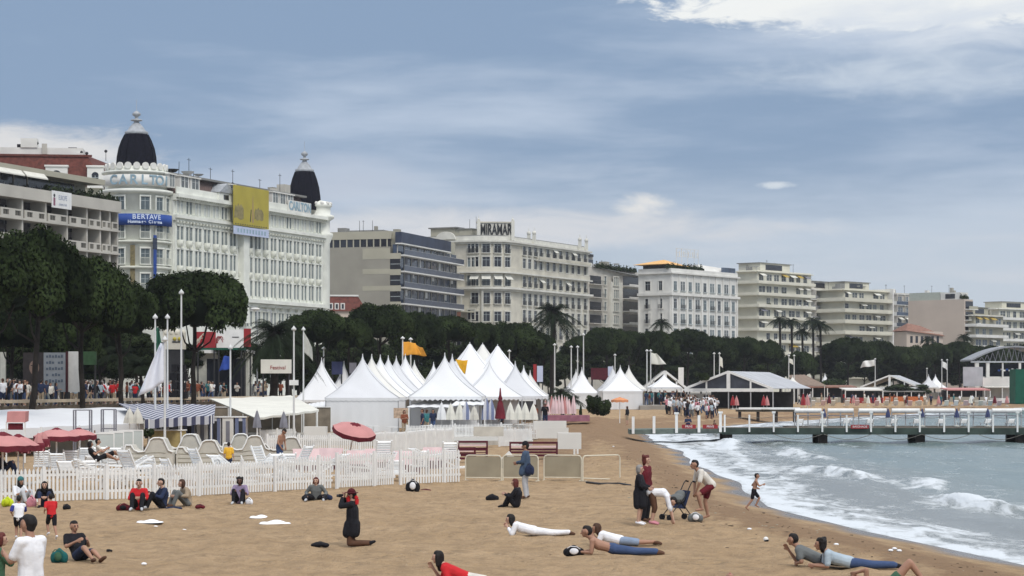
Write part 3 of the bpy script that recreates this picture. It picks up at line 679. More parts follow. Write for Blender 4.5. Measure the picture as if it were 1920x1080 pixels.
    for u, m_ in ((251, mat('ochre_panel', (.20, .17, .09), .8, .4, 3)), (290, mat('ochre_panel', (.20, .17, .09)))):
        cw = Vector((rt.location.x + tx * math.cos(head) - ty * math.sin(head), rt.location.y + tx * math.sin(head) + ty * math.cos(head), 0))
        wa = -math.acos(max(-.98, min(.98, (PX(u, cw.y - rr * .8) - cw.x) / rr))) - head; cx, cy = tx + (rr + .02) * math.cos(wa), ty + (rr + .02) * math.sin(wa); hw = .32 if u == 251 else .15
        ax, ay = -math.sin(wa) * hw, math.cos(wa) * hw; nx, ny = math.cos(wa) * .15, math.sin(wa) * .15
        p.hexa([(cx - ax, cy - ay, 12), (cx + ax, cy + ay, 12), (cx - ax + nx, cy - ay + ny, 12), (cx + ax + nx, cy + ay + ny, 12), (cx - ax, cy - ay, 23.2), (cx + ax, cy + ay, 23.2), (cx - ax + nx, cy - ay + ny, 23.2), (cx + ax + nx, cy + ay + ny, 23.2)], m_)
    B.part('mosaic_panel', p)
    # blue letters standing on the rotunda
    cw = Vector((rt.location.x + tx * math.cos(head) - ty * math.sin(head), rt.location.y + tx * math.sin(head) + ty * math.cos(head), 0))
    lp = MB(); lp.lathe([(rr + .42, 31.45), (rr + .46, 31.45), (rr + .46, 33.05), (rr + .42, 33.05)], M_whiteb, (tx, ty, 0), 24, R(-150) - head, R(-14) - head)
    lets = B.part('sign_board', lp)
    for ch, u in zip('CARLTON', (215, 234, 254, 273, 288, 299, 311)):
        wa = -math.acos(max(-.97, min(.97, (PX(u, cw.y - rr * .8) - cw.x) / (rr + .5)))) ; la = wa - head
        text(ch, 1.9, M_letter, lets, (tx + (rr + .5) * math.cos(la), ty + (rr + .5) * math.sin(la), 32.25), (R(90), 0, la + math.pi / 2), ext=.04, bold=.03)
    # right-hand turret
    hx, hy = B.s_at(601, 1.0), 1.0
    q = MB(); q.lathe([(1.5, 0), (1.5, 26.6), (2.0, 27.8), (2.0, 28.2), (1.5, 28.4), (1.5, 30.2), (2.2, 30.7), (2.2, 31.1), (1.6, 31.3), (1.6, 32.4), (1.9, 32.6), (1.7, 33.0), (1.0, 33.4), (.01, 33.6)], M_carl, (hx, hy, 0), 28)
    for k in range(10): a_ = 2 * math.pi * k / 10; q.ball((hx + 1.6 * math.cos(a_), hy + 1.6 * math.sin(a_), 33.0), .34, M_whiteb, 8)
    B.part('corner_turret', q); hotel_dome(B, 'dome', B.s_at(571, 3.4), 3.4, 31.9, 2.55, 6.3, 'dome')
    sg = MB(); x0, x1 = B.s_at(541, -.7), B.s_at(583, -.7); sg.box(x0, x1, -.75, -.6, 30.75, 32.5, M_whiteb); so = B.part('sign_board', sg)
    text('CARLTON', 1.9, M_letter, so, ((x0 + x1) / 2, -.77, 31.6), (R(90), 0, 0), ext=.03, bold=.05, width=.82)
    B.done()
    # hoardings and banners fixed to the hotel are things of their own
    def onwall(mb, name, label, cat):
        o = mb.build(name, None, rt.location, rt.rotation_euler); return tag(o, label, cat)
    y = MB(); x0, x1 = B.s_at(439, -1.6), B.s_at(504, -1.6); y.box(x0, x1, -1.6, -1.42, 27.35, 33.2, M_yellow)
    im = mat('faded_grey_print', (.26, .22, .10), .8, .35, 1.2); xm = (x0 + x1) / 2
    y.add([(x0 + .4 * k, -1.612, z) for k, z in enumerate((29.2, 30.3, 30.0, 30.6, 30.1, 30.5, 30.2, 29.9))] + [(x0 + .4 * k, -1.612, 28.3 + .15 * math.sin(k)) for k in range(7, -1, -1)], [tuple(range(16))], im)
    x2 = (x0 + x1) / 2 + .8
    y.add([(x2 + .4 * k, -1.612, z) for k, z in enumerate((29.6, 30.2, 30.0, 30.4, 30.0, 30.2, 30.0, 29.6))] + [(x2 + .4 * k, -1.612, 28.5 + .15 * math.sin(k * 2)) for k in range(7, -1, -1)], [tuple(range(16))], im)
    y.add([(xm + .15, -1.614, 28), (xm + .55, -1.614, 28), (xm + .45, -1.614, 30.6), (xm + .36, -1.614, 32.4), (xm + .22, -1.614, 30.6)], [(0, 1, 2, 3, 4)], mat('dusky_pink_print', (.34, .22, .16), .8))
    y.add([(xm - .55, -1.615, 28.1), (xm - .3, -1.615, 28.0), (xm - .05, -1.615, 29.9), (xm - .3, -1.615, 29.9)], [(0, 1, 2, 3)], M_dark)
    for k in range(14): y.box(x0 + .3 + k * (x1 - x0 - .6) / 14, x0 + .3 + k * (x1 - x0 - .6) / 14 + .35, -1.615, -1.605, 27.45, 27.6, M_dark)
    onwall(y, 'poster_hoarding', 'tall yellow film hoarding with a dark picture on the white hotel front', 'hoarding')
    y = MB(); y.box(x0, x1, -1.6, -1.46, 26.0, 27.2, M_ltblue)
    for k in range(10): y.box(x0 + 1.0 + k * .9, x0 + 1.45 + k * .9, -1.61, -1.6, 26.3, 26.9, M_letter)
    onwall(y, 'sign', 'pale blue strip sign with faint letters right below the yellow hoarding', 'sign')
    y = MB(); y.box(B.s_at(428), B.s_at(438) , -1.2, -1.1, 30.7, 33.0, mat('grey_screen', (.17, .19, .22), .5, .2)); onwall(y, 'screen', 'plain grey screen on the hotel attic left of the yellow hoarding', 'screen')
    # blue banner bent round the rotunda
    y = MB(); y.lathe([(rr + .75, 25.95), (rr + .80, 25.95), (rr + .80, 27.55), (rr + .75, 27.55)], M_blueban, (tx, ty, 0), 28, R(-158) - head, R(-12) - head)
    for q in range(7):
        la = R(-150 + q * 22) - head; y.bar((tx + rr * math.cos(la), ty + rr * math.sin(la), 26), (tx + (rr + .75) * math.cos(la), ty + (rr + .75) * math.sin(la), 26), .08, .08, M_dark)
    o = onwall(y, 'banner', 'long royal blue banner wrapped round the hotel corner tower', 'banner')
    M_wl = mat('white_letter', (.62, .70, .84), .6)
    def around(body, uc, z, size, sp):
        for i, ch in enumerate(body):
            wa = -math.acos(max(-.97, min(.97, (PX(uc, cw.y - rr * .8) - cw.x) / (rr + .8)))) + (i - (len(body) - 1) / 2) * sp; la = wa - head
            text(ch, size, M_wl, o, (tx + (rr + .82) * math.cos(la), ty + (rr + .82) * math.sin(la), z), (R(90), 0, la + math.pi / 2), ext=.004, bold=.02)
    y = MB(); la = R(-52) - head; cx, cy = tx + (rr + .9) * math.cos(la), ty + (rr + .9) * math.sin(la); y.box(cx - .35, cx + .35, cy - .05, cy + .05, 18.0, 24.6, M_blueban); y.box(cx - .45, cx + .45, cy - .07, cy + .07, 22.6, 24.2, M_navy)
    onwall(y, 'banner', 'narrow blue vertical banner below the wide blue one on the hotel corner', 'banner')
    around('BERTAVE', 279, 27.1, .95, .115); around('Hommage Cinema', 277, 26.42, .58, .068)
carlton()

def modern_block():
    B = Bld('office_building', 'tan modern block with blank side wall and banded dark glass front', 'building', 745, 412, .31)
    L = B.s_at(857); Wd = B.w_at(609); zt = 33.6
    w = MB(); w.box(.9, L, 1.0, Wd, 0, zt - 2.6, M_tan); w.box(.9, L, .4, Wd, zt - 2.6, zt, M_tan2)
    w.box(0, .9, 1.5, Wd, 0, zt - 3.0, M_tan); w.box(-.05, .9, 1.3, Wd + .05, zt - 1.5, zt, M_tan2)
    a, b = B.w_at(680), 1.5
    for z0, z1 in ((28.2, 30.3), (25.3, 26.3), (22.1, 23.0)): w.box(-.03, 0.02, b, a, z0, z1, M_tan2)
    B.part('wall', w)
    g = MB(); g.box(.1, .88, 1.6, Wd - .3, zt - 3.0, zt - 1.5, M_darkglass)
    for k in range(9): y = 2 + k * (Wd - 2.5) / 9; g.box(.04, .12, y, y + .25, zt - 3.0, zt - 1.5, M_tan2)
    B.part('window_band', g)
    g = MB()      # recess between side wall and balconies
    for k in range(6):
        z = 27.1 - k * 3.13; g.box(-.02, .1, -.6, 1.49, z - .9, z + 1.1, M_darkglass); g.box(-.05, .12, -.7, 1.5, z + 1.1, z + 2.22, M_tan2); g.box(-.04, .0, -.6, 1.4, z + .05, z + .15, M_frame)
    B.part('corner_window', g)
    f = MB(); f.box(.12, L, .2, .99, 0, zt - 2.6, M_blueglass)
    for k in range(10):
        x = .3 + k * (L - .4) / 9; f.box(x, x + .16, .05, .19, 4, zt - 2.7, M_grey)
    for k in range(6):
        for j in range(9): z = 29.0 - k * 3.13; x = .6 + j * (L - .6) / 9; f.box(x + (k * 37 + j * 13) % 5 * .2, x + 1.6, .14, .19, z - 2.0 + (j % 3) * .5, z - .3, M_greyf if (k + j) % 3 else M_white)
    B.part('glazing', f)
    for k in range(6):
        z = 29.0 - k * 3.13; s = MB(); s.box(.12, L + .3, -1.5, .18, z - .22, z + .02, M_whiteb); s.box(.12, L + .3, -1.46, -1.42, z + .02, z + 1.0, mat('smoked_balustrade', (.07, .08, .11), .2, .2)); s.box(.12, L + .3, -1.5, -1.38, z + 1.0, z + 1.06, M_steel)
        s.box(3 + k * 2.2, 5 + k * 2.2, -1.3, -.9, z + .05, z + .6, M_white); B.part('balcony', s)
    t = MB(); t.box(-.1, B.s_at(838), -.9, .38, zt - 2.3, zt - .2, M_navy); t.box(-.1, B.s_at(838), -.95, .4, zt - 2.55, zt - 2.32, M_whiteb); B.part('roof_screen', t)
    r = MB(); r.box(3, 9, 4, 12, zt, zt + .5, M_roof); roof_clutter(r, 0, 12, 3, 12, zt, 9, 4)
    for w_ in (5.5, 8.2): r.tube((1, w_, zt), (1, w_, zt + 2.2), .05, .04, M_dark, 5)
    B.part('roof_equipment', r); B.done()
modern_block()
def rear_house():
    B = Bld('low_house', 'low house with dark red roof and pink wall before the tan block', 'house', 600, 395, 9)
    L = B.s_at(684); w = MB(); w.box(0, L, 0, 8, 0, 17.5, M_pink); B.part('wall', w)
    r = MB(); r.hexa([(-.3, -.4, 17.5), (L + .4, -.4, 17.5), (-.3, 8, 17.5), (L + .4, 8, 17.5), (-.3, 1.5, 20.3), (L - 1.2, 1.5, 20.3), (-.3, 8, 20.3), (L - 1.2, 8, 20.3)], M_redroof); r.box(-.3, L - 1.1, 1.3, 8, 20.3, 20.6, M_whiteb); ro = B.part('roof', r)
    for k in range(3):
        d = MB(); x = 1.6 + k * 1.1; d.box(x, x + .8, -.2, 1.2, 17.8, 19.0, M_whiteb); d.box(x + .2, x + .6, -.22, -.19, 17.95, 18.8, M_darkglass); d.build('dormer', ro)
    B.done()
rear_house()

def miramar():
    B = Bld('corner_hotel', 'cream stone hotel with rounded corner and rooftop sign reading MIRAMAR', 'hotel', 935, 450, .50)
    L = B.s_at(1101); Wd = B.w_at(790); rc = 6.5; ZC = 34.2; rt = B.root
    def outline(o, n=8):
        pts = [(L + o, -o), (L + o, 14), (Wd * .2, Wd + o) if False else (2, Wd + o), (-o, Wd + o), (-o, rc)]
        for i in range(1, n): a = math.pi + math.pi / 2 * i / n; pts.append((rc + (rc + o) * math.cos(a), rc + (rc + o) * math.sin(a)))
        pts.append((rc, -o)); return pts
    w = MB(); w.prism(outline(0), 0, ZC, M_mira); B.part('wall', w)
    for z, h, o in ((ZC, .35, .9), (ZC - .4, .398, .45), (27.9, .9, .5), (27.6, .298, 1.0), (24.2, .45, 1.1), (23.8, .395, .5)):
        c = MB(); c.prism(outline(o), z, z + h, M_mira2 if z != 27.9 else M_mira); B.part('cornice', c)
    c = MB(); c.prism(outline(-.1), ZC + .352, ZC + 1.3, M_mira2); c.prism(outline(-.5), ZC + 1.3, ZC + 1.5, M_roof); B.part('roof', c)
    # arched pediment, roof pavilions
    q = MB(); yc = B.w_at(837)
    q.add([(-.5, yc + 2.4 * math.cos(a), ZC + .7 + 1.7 * math.sin(a)) for a in np.linspace(0, math.pi, 12)] + [(-.1, yc + 2.4 * math.cos(a), ZC + .7 + 1.7 * math.sin(a)) for a in np.linspace(0, math.pi, 12)],
          [tuple(range(12)), tuple(range(23, 11, -1))] + [(i, i + 12, i + 13, i + 1) for i in range(11)], M_mira2); B.part('pediment', q)
    q = MB(); q.box(6, 9, Wd - 5, Wd + 1, ZC, ZC + 3.6, M_tan2); q.box(5.6, 9.3, Wd - 5.6, Wd + 1.4, ZC + 3.6, ZC + 3.85, M_roof); q.box(3, 6, 8, 11, ZC + .3, ZC + 3.0, M_tan2); q.box(2.8, 6.2, 7.8, 11.2, ZC + 3, ZC + 3.2, M_roof)
    for x, y, h in ((4, 9, 5.2), (7, 9, 6), (2, 6, 4.2)): q.tube((x, y, ZC), (x, y, ZC + h), .06, .04, M_dark, 5)
    B.part('roof_pavilion', q)
    # sign pylon on the rounded corner, facing the sea-front
    sg = MB(); hd = rt.rotation_euler.z; cx, cy = 5.2, 3.6; ang = R(6) - hd
    def rp(x, y): return (cx + x * math.cos(ang) - y * math.sin(ang), cy + x * math.sin(ang) + y * math.cos(ang))
    def rbox(x0, x1, y0, y1, z0, z1, m): c4 = [rp(x0, y0), rp(x1, y0), rp(x0, y1), rp(x1, y1)]; sg.hexa([(a, b, z0) for a, b in c4] + [(a, b, z1) for a, b in c4], m)
    rbox(-3.8, 3.9, -1.8, .2, ZC + .36, 38.4, M_mira2); rbox(-4.0, 4.1, -2.0, .4, 38.4, 38.65, M_mira)
    for x in (-3.6, 3.7): rbox(x - .35, x + .35, -2.2, -1.4, ZC + .4, 38.9, M_mira2); a, b = rp(x, -1.8); sg.ball((a, b, 39.1), .28, M_mira2, 8); sg.tube((a, b, 39.1), (a, b, 40), .08, .02, M_mira2, 6)
    for x, y in ((B.s_at(1000), -.2), (B.s_at(1003), 1.5), (B.s_at(1085), -.3), (B.s_at(1098), -.2)): fq = MB(); fq.box(x - .3, x + .3, y - .3, y + .3, ZC + .36, ZC + 2.4, M_mira2); fq.ball((x, y, ZC + 2.8), .5, M_mira2, 8); fq.tube((x, y, ZC + 3), (x, y, ZC + 4.1), .1, .03, M_mira2, 6); B.part('finial', fq)
    so = B.part('sign_tower', sg); a, b = rp(.1, -1.9)
    text('MIRAMAR', 3.3, M_blackl, so, (a, b, 36.9), (R(90), 0, ang), ext=.12, width=.47, bold=.05)
    # parapet lattice on the right wing
    xs = [B.s_at(u) for u in (982, 992, 1003, 1013, 1026, 1038, 1050, 1062, 1073, 1084, 1096)]
    bw = 1.65
    Wt = win_mesh(bw, 2.3, 1, M_darkglass, M_frame, M_mira2, False, M_rail); Wp = win_mesh(bw, 2.5, 1, M_darkglass, M_frame, M_mira2, False, M_rail)
    Ws = win_mesh(bw, 2.0, 1, M_darkglass, M_frame, M_mira2, True); Wa = win_mesh(bw, 2.0, 1, M_darkglass, M_frame, M_mira2, False, M_rail, False, None, None, M_fabric2)
    # windows on the rounded corner
    for k, a in enumerate((R(-109)-hd, R(-88)-hd, R(-66)-hd, R(-44)-hd)):
        for z, me in ((31.9, Wt), (29.0, Ws), (24.9, win_mesh(1.7, 2.2, 1, M_winglass, M_frame, M_mira2, False, M_rail, False, None, None, M_fabric2)), (21.1, Wt), (17.4, Ws), (13.9, Ws)):
            if B.nw < 98: B.nw += 1; link(bpy.data.objects.new('window', me), rt, (rc + rc * math.cos(a), rc + rc * math.sin(a), z), a + math.pi / 2)
    for i, x in enumerate(xs):
        for z, me in ((31.9, Wt), (29.1, Wp if False else Ws), (25.0, Wt), (21.1, Wp), (17.5, Wp), (14.0, Wp), (10.4, Ws)):
            B.win(Wa if (z in (25.0,) and i in (3, 7)) or (z == 31.9 and i in (5, 8)) else me, x, z)
    for u in (812, 884):
        y = B.w_at(u)
        for z, me in ((31.9, Wt), (29.0, win_mesh(1.9, 1.9, 2, M_winglass, M_frame, M_mira2, True)), (24.9, win_mesh(2.2, 2.2, 2, M_winglass, M_frame, M_mira2, False, M_rail)), (17.8, Ws)): B.win(me, y, z, True)
    p = MB()
    for i in range(len(xs)): x = xs[i] + 1.45; p.box(x - .2, x + .2, -.22, -.003, 9, 23.79, M_mira2); p.box(x - .16, x + .16, -.2, -.003, 28.9, ZC - .41, M_mira2)
    for y in (B.w_at(800), B.w_at(845), B.w_at(865), B.w_at(905)): p.box(-.2, -.003, y - .2, y + .2, 10, 23.79, M_mira2)
    B.part('pilasters', p)
    bal = MB()
    for z in (28.9, 30.0, 24.7): pass
    x0, x1 = B.s_at(1003), L
    bal.box(x0, x1, -1.2, -1.1, 31.2, 31.9, M_mira2)
    bal.box(x0, x1, -1.2, -.003, 30.95, 31.19, M_mira2)
    for k in range(int((x1 - x0) / .5)): bal.box(x0 + k * .5, x0 + k * .5 + .14, -1.32, -1.21, 31.2, 31.85, M_mira)
    B.part('balcony', bal)
    # ground-floor terrace canopy next to the modern block
    t = MB(); t.box(-6, -.1, 6, Wd, 15.5, 16.6, M_whiteb); t.box(-6, -.1, 5.8, Wd, 19.2, 19.5, M_tan2); t.box(-5.9, -5.8, 6, Wd, 17.6, 19.19, mat('salmon_awning', (.45, .20, .14), .8, .2)); t.box(-5.6, -.1, 6.2, Wd, 4, 15.49, M_darkglass)
    B.part('terrace', t); B.done()
miramar()

def slab_block(name, label, u0, d, dxdy, u1, ue, vtop, floors, fh, m_wall, m_slab, seed, proj=1.6, railh=.95, glass_=None, penthouse=True, posts=True, m_rail=None, round_=False, endslabs=True, endwall=None, cat='building', dep=12, setback=0):
    """apartment block made of balcony slabs with solid or railed fronts over dark recesses"""
    B = Bld(name, label, cat, u0, d, dxdy); L = B.s_at(u1); Wd = B.w_at(ue) if ue is not None else dep; zt = B.z_at(vtop); r = random.Random(seed); g = glass_ or M_darkglass
    w = MB(); w.box(0, L, 0, max(Wd, 2), 0, zt, m_wall); B.part('wall', w)
    gm = MB(); n = max(3, int(L / 3.3))
    for k in range(floors):
        z = zt - .35 - (k + 1) * fh
        for j in range(n):
            x = .5 + j * (L - 1) / n; ww = (L - 1) / n * r.uniform(.45, .85)
            if r.random() < .85:
                o = bpy.data.objects.new('window', win_mesh(round(ww, 1), round(fh - .75, 2), 2 if ww > 1.6 else 1, g, M_frame, None, False)); link(o, B.root, (x + ww / 2 + .1, -.01, z + .1))
            gm = MB()
            if r.random() < .25: gm.hexa([(x, -1.3, z + fh * .62), (x + ww, -1.3, z + fh * .62), (x, -.1, z + fh * .85), (x + ww, -.1, z + fh * .85), (x, -1.3, z + fh * .66), (x + ww, -1.3, z + fh * .66), (x, -.1, z + fh * .89), (x + ww, -.1, z + fh * .89)], r.choice([M_fabric2, M_greyf, mat('ochre_awning', (.42, .30, .07), .8, .2), M_fabric2]))
            if r.random() < .3: gm.box(x, x + .8, -proj + .3, -proj + .9, z + .05, z + .9, r.choice([M_leaf, M_white, M_greyf]))
            if gm.v: B.part('awning', gm)
    for k in range(floors + 1):
        z = zt - .25 - k * fh; s = MB(); e = -proj if endslabs else 0
        pr = proj if k else proj * .5
        s.box(e if k else e * .5, L + .1, -pr, -.003, z - .2, z, m_slab)
        if e: s.box(e, -.003, -.0035, max(Wd, 2), z - .2, z, m_slab)
        if k:
            if m_rail: s.box(e, L + .1, -pr - .02, -pr + .04, z + .001, z + railh, m_rail); s.box(e, L + .1, -pr - .03, -pr + .06, z + railh + .001, z + railh + .06, M_steel)
            else: s.box(e, L + .1, -pr - .02, -pr + .10, z + .001, z + railh, m_slab)
            if e: s.box(e - .02, e + .08, -pr + .11, max(Wd, 2), z + .001, z + railh, m_slab)
        B.part('balcony' if k else 'roof', s)
    if posts:
        p = MB()
        for j in range(n + 1): x = j * L / n; p.box(x - .1, x + .1, -proj * .9, -.003, zt - .4 - floors * fh, zt - .46, m_wall)
        B.part('party_wall', p)
    rm = MB(); roof_clutter(rm, 1, L - 2, 2, 8, zt, seed, 9)
    if penthouse: rm.box(L * .2, L * .75, 2.5, 9, zt, zt + 2.0, m_wall); rm.box(L * .18, L * .77, 2.2, 9.3, zt + 2.0, zt + 2.2, M_roof); rm.box(L * .3, L * .6, 2.43, 2.49, zt + .4, zt + 1.7, M_darkglass)
    B.part('roof_equipment', rm)
    if endwall: q = MB(); q.box(L, L + .5, -proj - .15, 10, 0, zt + .5, endwall); B.part('end_wall', q)
    B.done(); return B

# grey block with triple windows just right of the cream hotel
def grey_block():
    B = Bld('apartment_building', 'grey-beige apartment block with triple windows just right of the cream corner hotel', 'building', 1103, 497, .5); L = B.s_at(1199); zt = 31.5
    w = MB(); w.box(0, L, 0, 14, 0, zt, M_grey); w.box(L * .40, L * .62, -.5, -.003, 0, zt - 3, M_mira2); B.part('wall', w)
    for k in range(6):
        z = zt - 3.6 - k * 3.05
        s = MB(); a, b = B.s_at(1168), L
        s.box(a, b + .2, -1.8, -.003, z - .2, z, M_whiteb); s.box(a, b + .2, -1.82, -1.72, z + .001, z + .35, M_whiteb)
        for j in range(18): x = a + j * (b - a) / 18; s.box(x, x + .06, -1.79, -1.75, z + .36, z + 1.0, M_rail)
        s.box(a, b + .1, -.05, -.004, z + .05, z + 2.4, M_darkglass); B.part('balcony', s)
        s = MB(); a, b = .3, B.s_at(1128); s.box(a, b, -1.3, -.003, z - .6, z - .4, M_grey)
        for j in range(12): x = a + j * (b - a) / 12; s.box(x, x + .07, -1.28, -1.24, z - .4, z + .4, M_rail)
        s.box(a, b, -1.28, -1.22, z + .4, z + .48, M_rail); s.box(a + .5, b - .4, -.05, -.004, z - .3, z + 1.6, M_darkglass); B.part('balcony', s)
        B.win(win_mesh(3.1, 1.9, 3, M_winglass, M_frame, M_mira2, True), B.s_at(1151), z - .2, y=-.5); B.win(win_mesh(1.2, 1.9, 1, M_winglass, M_frame, M_mira2, True), B.s_at(1134), z - .2)
    r = MB(); r.hexa([(2, -.6, zt), (L, -1.6, zt - 1.2), (2, 10, zt), (L, 10, zt - 1.2), (2, 1.5, zt + 1.2), (L, 1.0, zt - .2), (2, 10, zt + 1.2), (L, 10, zt - .2)], M_roof); r.box(0, 7, 2, 9, zt, zt + 2.6, M_grey); r.box(-.3, 6.5, 1.6, 9.4, zt + 2.6, zt + 3.2, M_dark)
    r.box(0, 7, 1.94, 1.99, zt + .8, zt + 2.0, M_darkglass); B.part('roof', r)
    pl = bpy.data.objects.new('planting', planter_mesh(L * .8, 12)); link(pl, B.root, (L * .1, -.5, zt - .1)); tag(pl, kind='stuff')
    rc = MB(); roof_clutter(rc, 2, L - 2, 2, 8, zt + 1, 21, 5); B.part('roof_equipment', rc); B.done()
grey_block()
def white_block():
    B = Bld('white_hotel', 'white hotel with orange canopy on its roof terrace and tall paired windows', 'hotel', 1258, 500, .75)
    L = B.s_at(1382); Wd = B.w_at(1197); zt = 30.3
    w = MB(); w.box(0, L, 0, Wd, 0, zt, M_whiteb)
    for k in range(10): x = .2 + k * (L - .4) / 9; w.box(x - .2, x + .2, -.28, -.003, 0, 24.9, M_whiteb); w.box(x - .15, x + .15, -.2, -.003, 25.6, zt - .3, M_whiteb)
    for k in range(4): y = .2 + k * (Wd - .4) / 3; w.box(-.2, -.003, y - .2, y + .2, 0, 24.9, M_whiteb)
    B.part('wall', w)
    c = MB()
    for z, h, o in ((24.95, .6, .6), (zt - .25, .35, .6), (zt + .101, .9, .1)): c.box(-o, L + o, -o, Wd, z, z + h, M_whiteb)
    B.part('cornice', c)
    n = 9; bw = (L - .4) / n
    for z, h, rl in ((26.2, 2.1, None), (21.9, 2.3, M_rail), (18.4, 2.3, M_rail), (14.9, 2.3, M_rail), (11.3, 2.3, M_rail)):
        for k in range(n):
            x = .2 + (k + .5) * bw; B.win(win_mesh(round(bw * (.62 if k % 2 else .40), 2), h, 2 if k % 2 else 1, M_winglass if (k + int(z)) % 3 else M_darkglass, M_frame, None, True, rl if k % 2 else None), x, z)
        for u, wd in ((1215, 1.5), (1239, 1.0)): B.win(win_mesh(wd, h, 1, M_darkglass, M_frame, M_whiteb, False, rl), B.w_at(u), z, True)
    t = MB(); t.box(2, L * .5, 2.5, Wd, zt + 1.0, zt + 1.9, M_dark); B.part('terrace', t)
    a = MB(); x0 = -.5; a.add([(-1, .5, zt + 2.0), (9, .5, zt + 1.7), (11, Wd, zt + 1.7), (-1, Wd + 1, zt + 2.0), (4, Wd * .5, zt + 3.3)], [(0, 1, 4), (1, 2, 4), (2, 3, 4), (3, 0, 4), (3, 2, 1, 0)], mat('orange_canopy', (.72, .42, .16), .8, .12)); B.part('canopy', a)
    a = MB(); a.hexa([(L * .5, 1, zt + 1), (L - 2, 1, zt + 1), (L * .5, 7, zt + 1), (L - 2, 7, zt + 1), (L * .5, 2, zt + 2.6), (L - 4, 2, zt + 2.2), (L * .5, 6, zt + 2.6), (L - 4, 6, zt + 2.2)], M_whiteb); a.box(L - 6, L - .5, .2, .9, zt + 1.0, zt + 2.2, M_blueglass); B.part('rooftop_room', a)
    f = MB()
    for x in (7, 9.5, 12, 15, 17): f.tube((x, 3, zt + 1), (x, 3, zt + 6.2), .06, .05, M_whiteb, 5)
    for z in (4.2, 5.1, 6.1): f.box(7, 17, 2.97, 3.03, zt + z, zt + z + .08, M_whiteb)
    for k in range(10): f.box(7.3 + k, 7.35 + k + .25 * (k % 2), 2.96, 3.04, zt + 4.2, zt + 6.1 - .5 * (k % 2), M_whiteb)
    B.part('sign_frame', f)
    pl = bpy.data.objects.new('planting', planter_mesh(L * .55, 32)); link(pl, B.root, (-1, .6, zt + 1.0)); tag(pl, kind='stuff')
    B.done()
white_block()
slab_block('apartment_building', 'pale cream apartment block with long curved balconies right of the white hotel', 1420, 530, .86, 1521, 1381, 506, 8, 2.93, mat('light_cream_render', (.66, .64, .54), .85, .1, .3), mat('light_cream_render', (.66, .64, .54)), 41, proj=1.3, railh=.55, posts=False)
slab_block('apartment_building', 'grey and beige apartment block with glass balconies behind the tall palms', 1522, 575, .9, 1585, None, 540, 8, 2.8, M_grey, M_whiteb, 42, m_rail=mat('grey_rail_panel', (.28, .28, .29), .5))
slab_block('apartment_building', 'beige apartment block with deep balconies and plain pale end wall', 1582, 570, .95, 1664, None, 541, 8, 2.95, M_cream, M_cream, 43, railh=.8, posts=False, endwall=M_whiteb, glass_=M_darkglass)
slab_block('office_building', 'narrow blue-glass building squeezed between beige balconies and the blank pink wall', 1681, 610, .9, 1722, None, 549, 7, 3.1, M_grey, M_whiteb, 44, proj=.5, glass_=M_blueglass, m_rail=M_blueglass, penthouse=False)
def pink_block():
    B = Bld('apartment_building', 'building with a large blank pale pink side wall beside the blue-glass building', 'building', 1808, 590, .9)
    L = B.s_at(1824); Wd = B.w_at(1703); zt = B.z_at(561); w = MB(); w.box(0, L, 0, Wd, 0, zt, M_pink); w.box(.5, L, 8, Wd, zt, zt + 2.2, mat('pale_green_render', (.40, .43, .38), .8, .1)); w.box(.5, L, 1.5, 7.8, zt, zt + 2.0, M_whiteb); B.part('wall', w)
    g = MB(); g.box(.4, .49, 3.2, 6.2, zt + .3, zt + 1.6, M_darkglass); B.part('window_band', g)
    for k in range(6):
        z = zt - 1 - k * 3.0; s = MB(); s.box(.3, L + .6, -1.4, -.003, z - 1.9, z - 1.7, M_whiteb); s.box(.3, L + .5, -1.4, -1.35, z - 1.7, z - .9, M_tan2); s.box(.6, L, -.06, -.004, z - 1.6, z + .5, M_darkglass); B.part('balcony', s)
    pl = bpy.data.objects.new('planting', planter_mesh(4, 52)); link(pl, B.root, (0, 1, zt + .3)); tag(pl, kind='stuff')
    r = MB(); roof_clutter(r, 0, 3, 2, 12, zt + 2, 77, 5); B.part('roof_equipment', r); B.done()
pink_block()
def villa():
    B = Bld('villa', 'small villa with terracotta roof under the blank pink wall', 'house', 1700, 560, 4.0); L = B.s_at(1768); w = MB(); w.box(0, L, 0, 8, 0, 18.0, M_pink)
    for k in range(6): w.box(1 + k * 1.5, 1.7 + k * 1.5, -.06, -.003, 15.0, 16.8, M_darkglass)
    B.part('wall', w)
    r = MB(); r.add([(-.5, -.7, 18.2), (L + .5, -.7, 16.8), (L + .5, 8.5, 16.8), (-.5, 8.5, 18.2), (L * .2, 4, 20.3), (L * .55, 4, 19.6)], [(0, 1, 5, 4), (1, 2, 5), (2, 3, 4, 5), (3, 0, 4), (3, 2, 1, 0)], M_terra); B.part('roof', r); B.done()
villa()
slab_block('apartment_building', 'white apartment block with strip balconies right of the blank pink wall', 1827, 590, .9, 1881, None, 589, 6, 3.0, M_tan2, M_whiteb, 45, posts=False, railh=.6, glass_=M_blueglass)
slab_block('apartment_building', 'cream apartment block with leafy balconies at the right edge', 1873, 660, 1.2, 1960, None, 577, 6, 3.3, M_cream, M_whiteb, 46, posts=False, railh=.6)
